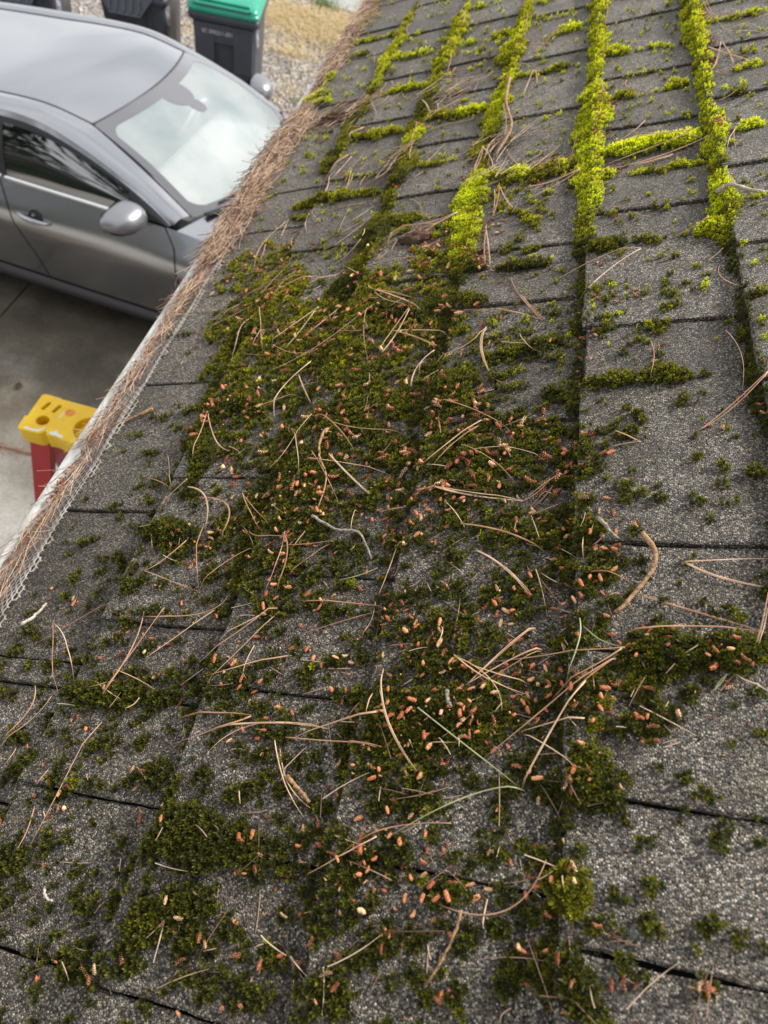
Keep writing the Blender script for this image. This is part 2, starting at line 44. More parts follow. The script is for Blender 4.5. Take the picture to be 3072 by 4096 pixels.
ROWS={"row1":[[1.4253,0.0892,0.0116,0.9],[1.3014,0.0885,0.0133,0.9],[1.1697,0.0912,0.0111,0.9],[1.0773,0.0883,0.0089,0.9],[1.01,0.0869,0.0081,0.95],[0.9254,0.0909,0.0114,1],[0.8712,0.0877,0.011,0.95],[0.82,0.0864,0.008,0.95],[0.7577,0.0841,0.0118,1],[0.7275,0.0859,0.0115,0.9],[0.6943,0.0814,0.0105,0.75],[0.6555,0.0868,0.0057,0.3],[0.6272,0.0864,0.0062,0.2],[0.5969,0.0891,0.0027,0.2],[0.5772,0.0858,0.0066,0.2],[0.5475,0.0869,0.0058,0.15],[0.5152,0.0868,0.0027,0.15],[0.4976,0.0869,0.0055,0.2],[0.4745,0.0863,0.0072,0.2],[0.4565,0.085,0.0065,0.15],[0.4351,0.085,0.0069,0.15],[0.4145,0.0862,0.0056,0.15],[0.3916,0.0858,0.0055,0.15]],"row1b":[[0.7467,0.0927,0.005,0.95],[0.7387,0.1122,0.0051,1],[0.7427,0.1291,0.0047,0.95]],"row2":[[1.5656,-0.052,0.013,0.85],[1.4741,-0.056,0.0141,0.85],[1.4026,-0.0549,0.0114,0.85],[1.3031,-0.052,0.0143,0.8],[1.2315,-0.055,0.0105,0.9],[1.1835,-0.0555,0.0113,0.9],[1.1259,-0.057,0.013,0.9],[1.0711,-0.0572,0.0189,1],[1.0078,-0.0559,0.0193,1],[0.9575,-0.0607,0.0165,1],[0.9208,-0.0575,0.0172,0.95],[0.8648,-0.0585,0.0143,0.95],[0.8196,-0.0553,0.0128,0.9],[0.7792,-0.0574,0.0129,1],[0.7409,-0.0595,0.0111,0.9],[0.7198,-0.0595,0.0113,0.35],[0.6938,-0.0605,0.008,0.2],[0.6681,-0.0594,0.0052,0.2],[0.6378,-0.0589,0.0072,0.25],[0.6033,-0.0587,0.0058,0.25],[0.5788,-0.0588,0.0078,0.2],[0.5452,-0.0594,0.0071,0.25],[0.5231,-0.0602,0.0039,0.2],[0.5016,-0.0595,0.0058,0.2],[0.4745,-0.0608,0.0096,0.2],[0.4551,-0.0623,0.0087,0.15],[0.4323,-0.0643,0.0071,0.15]],"row3":[[1.6939,-0.1978,0.004,0.8],[1.5741,-0.1974,0.0133,0.75],[1.464,-0.2002,0.0145,0.85],[1.3919,-0.2069,0.0218,0.85],[1.3156,-0.2014,0.0094,0.85],[1.2504,-0.2043,0.0147,0.9],[1.1696,-0.208,0.0182,0.9],[1.1199,-0.2114,0.0147,0.85],[1.0686,-0.2071,0.0163,0.7],[1.0461,-0.2197,0.0134,0.5],[0.9838,-0.2068,0.0062,0.6],[0.917,-0.2128,0.0163,0.95],[0.8801,-0.2135,0.0194,1],[0.8412,-0.2147,0.02,1],[0.7833,-0.2079,0.017,1],[0.7455,-0.2086,0.0186,0.95],[0.719,-0.2088,0.0152,0.5],[0.6862,-0.205,0.0109,0.15],[0.6488,-0.2117,0.0155,0.2],[0.6108,-0.2076,0.0094,0.1],[0.5757,-0.2074,0.0109,0.15],[0.548,-0.2098,0.0089,0.1]],"row4":[[1.8311,-0.338,0.0037,0.8],[1.7546,-0.342,0.009,0.8],[1.6989,-0.346,0.0159,0.75],[1.614,-0.3405,0.0163,0.75],[1.548,-0.3425,0.0165,0.75],[1.48,-0.3464,0.0161,0.75],[1.4283,-0.3493,0.0142,0.7],[1.3647,-0.3497,0.0147,0.5],[1.3141,-0.3465,0.0149,0.4],[1.2373,-0.3512,0.0159,0.45],[1.183,-0.3589,0.0156,0.6],[1.1361,-0.3474,0.015,0.9],[1.105,-0.3439,0.0134,0.85],[1.0713,-0.3517,0.0119,0.45],[1.0251,-0.3402,0.0192,0.45],[0.9584,-0.349,0.0138,0.4],[0.9128,-0.3454,0.0107,0.4],[0.8816,-0.3518,0.0159,0.35],[0.8515,-0.3474,0.0155,0.3],[0.8152,-0.3437,0.0201,0.4],[0.7828,-0.3476,0.0198,0.45],[0.7508,-0.3601,0.0172,0.35],[0.72,-0.3612,0.0205,0.25],[0.6951,-0.3679,0.0167,0.2]],"row5":[[1.9937,-0.483,0.0062,0.55],[1.94,-0.4894,0.007,0.5],[1.8937,-0.4914,0.0086,0.5],[1.8305,-0.4933,0.0135,0.7],[1.77,-0.495,0.0132,0.7],[1.7155,-0.4907,0.0113,0.8],[1.6649,-0.4885,0.015,0.6],[1.6006,-0.496,0.0147,0.8],[1.5357,-0.4881,0.0134,0.7],[1.4793,-0.4879,0.0146,0.75],[1.4334,-0.4895,0.0125,0.65],[1.4012,-0.5,0.0053,0.6],[1.3293,-0.4942,0.0189,0.4],[1.2917,-0.4906,0.0185,0.45],[1.2724,-0.5072,0.0135,0.3],[1.1961,-0.4886,0.0177,0.4],[1.1663,-0.4916,0.0143,0.5],[1.142,-0.504,0.0174,0.45],[1.1022,-0.5035,0.014,0.4]],"row6":[[2.0001,-0.6254,0.0079,0.5],[1.7577,-0.6366,0.0129,0.6],[1.7086,-0.638,0.0145,0.7],[1.658,-0.6349,0.008,0.6],[1.6172,-0.6376,0.0079,0.75],[1.5592,-0.6349,0.0179,0.75],[1.5216,-0.6325,0.0117,0.75],[1.4813,-0.6458,0.0229,0.75],[1.443,-0.6441,0.0123,0.5]]}
CROSS=[[[[1.2638,0.1097],[1.2554,0.1404],[1.2614,0.1669],[1.2542,0.187]],0.005,0.7],[[[1.0689,0.1257],[1.0741,0.1473],[1.0711,0.1676]],0.006,0.75],[[[0.9974,0.1068],[0.9977,0.1273],[0.9967,0.1412]],0.005,0.6],[[[0.894,0.1134],[0.9015,0.1293],[0.8962,0.147]],0.008,0.85],[[[0.5679,0.0929],[0.5732,0.1014],[0.5676,0.1085]],0.009,0.3],[[[1.2487,-0.0539],[1.2536,-0.0268],[1.2368,-0.0003]],0.011,0.85],[[[1.2385,0.0115],[1.2417,0.0258],[1.2276,0.0569]],0.008,0.8],[[[1.0771,-0.0363],[1.0815,-0.0168],[1.0738,0.0047]],0.006,0.7],[[[1.0742,0.0385],[1.0858,0.0585],[1.0824,0.0809]],0.008,0.8],[[[0.9152,-0.0462],[0.9157,-0.0132],[0.9193,0.0126],[0.9147,0.0397],[0.9236,0.0768]],0.013,0.9],[[[0.8622,-0.0628],[0.8528,-0.022]],0.01,0.8],[[[0.8488,-0.0055],[0.8479,0.0269],[0.854,0.0508],[0.8498,0.0775]],0.007,0.6],[[[0.706,-0.0681],[0.6968,-0.0448],[0.6969,-0.0207],[0.6951,-0.0055]],0.011,0.15],[[[0.7003,-0.0021],[0.699,0.0111],[0.6946,0.0241]],0.011,0.3],[[[0.6981,0.0592],[0.705,0.0752],[0.7087,0.0909]],0.013,0.85],[[[0.47,-0.0526],[0.4737,-0.0269],[0.4754,0.0035],[0.478,0.0277],[0.4729,0.0456]],0.009,0.2],[[[0.4775,0.0498],[0.4791,0.0651]],0.007,0.2],[[[1.517,-0.259],[1.5303,-0.2356],[1.5184,-0.2083]],0.007,0.8],[[[1.4321,-0.1248],[1.4399,-0.1032],[1.4324,-0.0843]],0.009,0.85],[[[1.6303,-0.1947],[1.6187,-0.1585],[1.6157,-0.134]],0.004,0.8],[[[1.4136,-0.165],[1.4278,-0.1404]],0.004,0.6],[[[1.2683,-0.1877],[1.2529,-0.1448]],0.008,0.5],[[[1.2524,-0.1389],[1.2634,-0.1134],[1.2564,-0.0889]],0.009,0.5],[[[0.9215,-0.1843],[0.9052,-0.1481],[0.9055,-0.117],[0.918,-0.0919],[0.9216,-0.0689]],0.012,0.75],[[[0.6918,-0.1549],[0.692,-0.1281],[0.6909,-0.0927]],0.009,0.15],[[[0.5327,-0.1384],[0.5372,-0.122],[0.5427,-0.0976],[0.55,-0.0706]],0.01,0.2],[[[0.4681,-0.0776],[0.4682,-0.0628]],0.014,0.15],[[[1.7365,-0.3364],[1.7299,-0.3109],[1.7171,-0.2792]],0.006,0.7],[[[1.5176,-0.318],[1.512,-0.2976],[1.508,-0.2749]],0.005,0.7],[[[1.5089,-0.2586],[1.5233,-0.2414]],0.005,0.7],[[[1.1855,-0.3269],[1.1899,-0.3031],[1.1743,-0.2767],[1.1842,-0.2544],[1.1864,-0.2199]],0.011,0.75],[[[1.0156,-0.32],[1.0134,-0.2971],[1.0125,-0.2683]],0.007,0.5],[[[1.0196,-0.2392],[1.0278,-0.2126]],0.009,0.35],[[[0.8632,-0.3742],[0.85,-0.3376],[0.8574,-0.3089],[0.8606,-0.2754]],0.009,0.25],[[[0.6459,-0.3086],[0.6487,-0.283],[0.6314,-0.2598],[0.6223,-0.2334]],0.012,0.2],[[[0.6398,-0.246],[0.6431,-0.2238],[0.6329,-0.1946],[0.6342,-0.1768],[0.6268,-0.1584]],0.009,0.2],[[[0.7026,-0.1969],[0.7024,-0.1855],[0.6903,-0.1655]],0.01,0.25],[[[1.5762,-0.5034],[1.598,-0.4826]],0.008,0.8],[[[1.5565,-0.4769],[1.5604,-0.4527],[1.5417,-0.4185]],0.007,0.75],[[[1.5475,-0.4165],[1.5525,-0.3993],[1.5447,-0.3771]],0.007,0.75],[[[1.3758,-0.4557],[1.3817,-0.431],[1.3773,-0.4102],[1.3745,-0.3733],[1.3739,-0.354]],0.008,0.6],[[[1.1935,-0.4687],[1.187,-0.4322],[1.1928,-0.4045],[1.178,-0.3731]],0.01,0.45],[[[0.9848,-0.5255],[0.9935,-0.4996],[0.9806,-0.4567],[0.9787,-0.4183],[0.977,-0.3708]],0.01,0.4],[[[0.9498,-0.5198],[0.94,-0.4943]],0.013,0.4],[[[1.7593,-0.6225],[1.7715,-0.6004],[1.7586,-0.5582],[1.7635,-0.528],[1.7645,-0.5007]],0.006,0.5],[[[1.6748,-0.6148],[1.6736,-0.5762],[1.6593,-0.5421]],0.005,0.45],[[[2.0095,-0.6433],[1.9776,-0.6009]],0.006,0.5],[[[1.93,-0.5939],[1.9222,-0.566]],0.004,0.5],[[[1.4289,-0.6266],[1.4285,-0.5942],[1.4219,-0.5732]],0.007,0.75],[[[1.472,-0.6099],[1.4633,-0.5911]],0.006,0.7],[[[1.2784,-0.5691],[1.2705,-0.5343]],0.007,0.3],[[[0.4347,-0.551],[0.4372,-0.5268]],0.007,0.1],[[[0.4363,-0.5547],[0.4356,-0.5298]],0.006,0.15],[[[0.6619,-0.6232],[0.6638,-0.583]],0.008,0.15],[[[0.5195,-0.145],[0.5389,-0.1268]],0.009,0.2],[[[0.4345,-0.1859],[0.4644,-0.1831],[0.4983,-0.1962],[0.5189,-0.2076]],0.011,0.15],[[[0.2025,-0.0162],[0.2098,-0.0047],[0.2094,0.0121],[0.204,0.0312]],0.014,0.15],[[[0.2042,0.0333],[0.2087,0.0462],[0.2136,0.065]],0.013,0.15],[[[0.1457,-0.4917],[0.14,-0.4548],[0.1446,-0.4231],[0.1442,-0.3656]],0.01,0.12],[[[0.0393,-0.3316],[0.0522,-0.3172],[0.0544,-0.3018],[0.0468,-0.2826],[0.0478,-0.2472]],0.013,0.2],[[[-0.0093,-0.3245],[-0.0027,-0.3103],[0.0057,-0.2856],[0.0061,-0.2691]],0.012,0.15],[[[0.074,-0.5087],[0.0846,-0.4834],[0.0863,-0.4684]],0.009,0.15],[[[0.085,-0.3685],[0.0882,-0.3565],[0.0899,-0.3417]],0.01,0.1],[[[0.1556,-0.0949],[0.1504,-0.1519],[0.137,-0.178]],0.013,0.15],[[[0.1335,-0.0509],[0.1333,-0.0386],[0.1278,-0.0325]],0.011,0.2],[[[0.1111,-0.0576],[0.1147,-0.0412],[0.1117,-0.0195]],0.011,0.25],[[[0.0649,-0.0511],[0.0577,-0.048],[0.0484,-0.0449]],0.011,0.35],[[[0.0237,-0.0573],[0.0169,-0.0464],[0.0111,-0.0374]],0.018,0.3],[[[0.1221,-0.018],[0.12,-0.0053]],0.008,0.2],[[[0.6171,-0.5117],[0.6476,-0.4891],[0.6739,-0.4681]],0.018,0.3],[[[0.3669,-0.4555],[0.4116,-0.4529],[0.4509,-0.477],[0.4982,-0.4732]],0.012,0.15],[[[0.4939,-0.4713],[0.4969,-0.4313],[0.4841,-0.3936]],0.012,0.2],[[[0.3134,-0.4871],[0.3189,-0.4581],[0.306,-0.4184]],0.013,0.15],[[[0.3788,-0.4875],[0.4146,-0.4912],[0.4363,-0.4842]],0.009,0.1]]
MATS=[[0.815,-0.539,0.072,0.066,0.6],[0.74,-0.48,0.055,0.051,0.8],[0.686,-0.521,0.052,0.051,0.9],[0.671,-0.456,0.065,0.063,0.9],[0.634,-0.374,0.067,0.064,0.9],[0.685,-0.349,0.056,0.05,0.8],[0.695,-0.312,0.048,0.041,0.6],[0.635,-0.262,0.05,0.044,0.8],[0.717,-0.246,0.048,0.039,0.5],[0.805,-0.255,0.045,0.035,0.5],[0.595,-0.457,0.066,0.068,0.85],[0.561,-0.366,0.06,0.06,0.85],[0.574,-0.296,0.059,0.056,0.85],[0.57,-0.238,0.05,0.046,0.6],[0.612,-0.2,0.04,0.034,0.6],[0.513,-0.48,0.039,0.044,0.8],[0.49,-0.417,0.048,0.054,0.7],[0.478,-0.329,0.045,0.048,0.75],[0.484,-0.263,0.044,0.045,0.75],[0.489,-0.202,0.048,0.047,0.8],[0.487,-0.143,0.041,0.038,0.35],[0.445,-0.166,0.034,0.033,0.8],[0.415,-0.118,0.035,0.035,0.8],[0.411,-0.075,0.026,0.024,0.9],[0.377,-0.058,0.024,0.023,0.95],[0.452,-0.487,0.018,0.021,0.8],[0.415,-0.39,0.031,0.037,0.5],[0.424,-0.335,0.041,0.046,0.85],[0.417,-0.269,0.039,0.042,0.95],[0.4,-0.215,0.037,0.039,0.95],[0.384,-0.157,0.038,0.04,0.98],[0.375,-0.114,0.029,0.029,0.85],[0.372,-0.33,0.042,0.049,0.95],[0.346,-0.27,0.034,0.04,0.6],[0.349,-0.214,0.025,0.028,0.6],[0.341,-0.151,0.023,0.025,0.5],[0.313,-0.06,0.024,0.025,0.9],[0.27,-0.044,0.021,0.023,0.9],[0.278,-0.076,0.019,0.021,0.5],[0.333,-0.364,0.031,0.039,0.75],[0.304,-0.328,0.036,0.046,0.85],[0.293,-0.275,0.027,0.033,0.6],[0.293,-0.229,0.022,0.027,0.4],[0.302,-0.187,0.022,0.026,0.5],[0.295,-0.462,0.03,0.042,0.5],[0.294,-0.421,0.021,0.029,0.6],[0.262,-0.474,0.024,0.035,0.3],[0.253,-0.359,0.03,0.041,0.6],[0.249,-0.299,0.032,0.042,0.7],[0.25,-0.244,0.027,0.035,0.4],[0.251,-0.194,0.023,0.029,0.4],[0.265,-0.148,0.02,0.023,0.5],[0.253,-0.102,0.018,0.021,0.7],[0.228,-0.124,0.018,0.022,0.5],[0.222,-0.18,0.021,0.027,0.7],[0.2,-0.146,0.025,0.032,0.8],[0.219,-0.053,0.016,0.019,0.6],[0.197,-0.071,0.018,0.022,0.6],[0.192,-0.096,0.018,0.023,0.5],[0.208,-0.312,0.023,0.032,0.4],[0.196,-0.361,0.02,0.029,0.3],[0.185,-0.268,0.018,0.025,0.4],[0.192,-0.221,0.015,0.02,0.3],[0.163,-0.355,0.024,0.037,0.7],[0.149,-0.423,0.018,0.03,0.5],[0.159,-0.298,0.02,0.03,0.5],[0.156,-0.235,0.019,0.027,0.4],[0.157,-0.178,0.021,0.029,0.85],[0.15,-0.141,0.022,0.03,0.95],[0.16,-0.106,0.017,0.023,0.85],[0.132,-0.19,0.02,0.028,0.9],[0.123,-0.154,0.018,0.026,0.8],[0.127,-0.121,0.014,0.019,0.6],[0.142,-0.092,0.018,0.025,0.6],[0.158,-0.062,0.016,0.021,0.7],[0.173,-0.027,0.024,0.029,0.8],[0.169,-0.005,0.014,0.017,0.8],[0.151,-0.008,0.011,0.013,0.7],[0.205,0.002,0.02,0.023,0.9],[0.207,0.04,0.02,0.021,0.6],[0.118,-0.074,0.015,0.02,0.6],[0.112,-0.054,0.012,0.017,0.8],[0.119,-0.038,0.01,0.014,0.7],[0.098,-0.159,0.017,0.026,0.8],[0.1,-0.197,0.013,0.021,0.7],[0.09,-0.132,0.012,0.018,0.4],[0.045,-0.306,0.017,0.03,0.8],[0.045,-0.251,0.012,0.021,0.8],[0.052,-0.222,0.014,0.023,0.8],[0.058,-0.186,0.016,0.026,0.7],[0.057,-0.153,0.015,0.024,0.6],[0.074,-0.211,0.008,0.014,0.5],[0.054,-0.123,0.015,0.023,0.5],[0.073,-0.085,0.011,0.017,0.6],[0.051,-0.07,0.012,0.018,0.7],[0.066,-0.05,0.007,0.01,0.8],[0.102,-0.416,0.016,0.028,0.3],[0.086,-0.364,0.01,0.017,0.5],[0.062,-0.446,0.015,0.028,0.5],[0.017,-0.45,0.013,0.027,0.6],[-0.008,-0.447,0.012,0.026,0.6],[0.01,-0.398,0.01,0.021,0.4],[-0.003,-0.368,0.012,0.023,0.4],[0.014,-0.287,0.011,0.021,0.6],[-0.003,-0.291,0.011,0.021,0.8],[0.002,-0.25,0.007,0.013,0.4],[-0.022,-0.271,0.008,0.016,0.6],[-0.03,-0.323,0.009,0.018,0.7],[-0.037,-0.35,0.009,0.018,0.6],[-0.034,-0.386,0.011,0.023,0.4],[-0.038,-0.41,0.011,0.024,0.4],[-0.025,-0.239,0.011,0.022,0.7],[-0.007,-0.219,0.01,0.018,0.6],[0.012,-0.199,0.01,0.018,0.5],[-0.003,-0.176,0.01,0.017,0.6],[0.016,-0.148,0.01,0.017,0.5],[0.017,-0.12,0.013,0.022,0.4],[0.021,-0.067,0.009,0.015,0.9],[0.031,-0.056,0.008,0.012,0.8],[0.012,-0.047,0.009,0.014,0.9],[0.045,-0.029,0.004,0.006,0.95],[0.025,-0.015,0.005,0.007,0.9],[0.029,0.017,0.003,0.004,0.9],[0.192,0.047,0.016,0.018,0.3],[0.849,-0.159,0.083,0.058,0.4],[0.764,-0.139,0.049,0.036,0.4],[0.833,-0.336,0.058,0.047,0.3],[0.816,-0.428,0.049,0.042,0.25],[0.756,-0.241,0.042,0.033,0.5],[0.793,-0.019,0.048,0.031,0.25],[0.744,-0.378,0.035,0.031,0.4],[0.93,0.059,0.056,0.031,0.12],[0.434,0.017,0.076,0.066,0.12],[0.372,0.007,0.063,0.059,0.14],[0.27,0.046,0.034,0.035,0.12],[0.496,0.004,0.072,0.059,0.08],[0.597,-0.135,0.056,0.047,0.25],[0.532,-0.119,0.05,0.044,0.25],[0.555,0.046,0.047,0.035,0.08],[0.139,0.015,0.031,0.038,0.12],[0.104,0.036,0.022,0.028,0.1],[0.087,0.005,0.027,0.036,0.07],[0.055,0.015,0.026,0.036,0.06],[0.428,-0.543,0.046,0.059,0.05],[0.267,-0.507,0.037,0.056,0.15],[0.213,-0.536,0.038,0.061,0.2],[0.164,-0.533,0.03,0.052,0.1],[0.217,-0.422,0.032,0.048,0.25],[0.107,-0.44,0.033,0.059,0.2],[0.114,-0.37,0.032,0.054,0.2],[0.104,-0.298,0.025,0.04,0.3],[0.119,-0.255,0.022,0.035,0.35],[0.07,-0.305,0.023,0.039,0.25],[0.078,-0.248,0.022,0.036,0.35],[0.029,-0.369,0.021,0.041,0.2],[0.034,-0.443,0.021,0.041,0.2],[-0.016,-0.408,0.019,0.041,0.25],[0.022,-0.323,0.02,0.038,0.3],[-0.041,-0.309,0.019,0.041,0.25],[-0.019,-0.199,0.019,0.035,0.35],[-0.005,-0.13,0.018,0.032,0.3],[0.035,-0.095,0.017,0.026,0.4],[0.029,-0.198,0.022,0.038,0.4],[0.112,-0.229,0.014,0.022,0.4],[0.087,-0.116,0.018,0.027,0.35],[1.191,-0.586,0.098,0.072,0.2],[1.328,-0.663,0.095,0.068,0.2],[0.893,-0.298,0.062,0.046,0.2],[0.301,-0.126,0.025,0.027,0.45],[0.314,-0.096,0.021,0.023,0.5],[0.292,-0.144,0.024,0.028,0.3],[0.305,-0.397,0.021,0.028,0.5]]
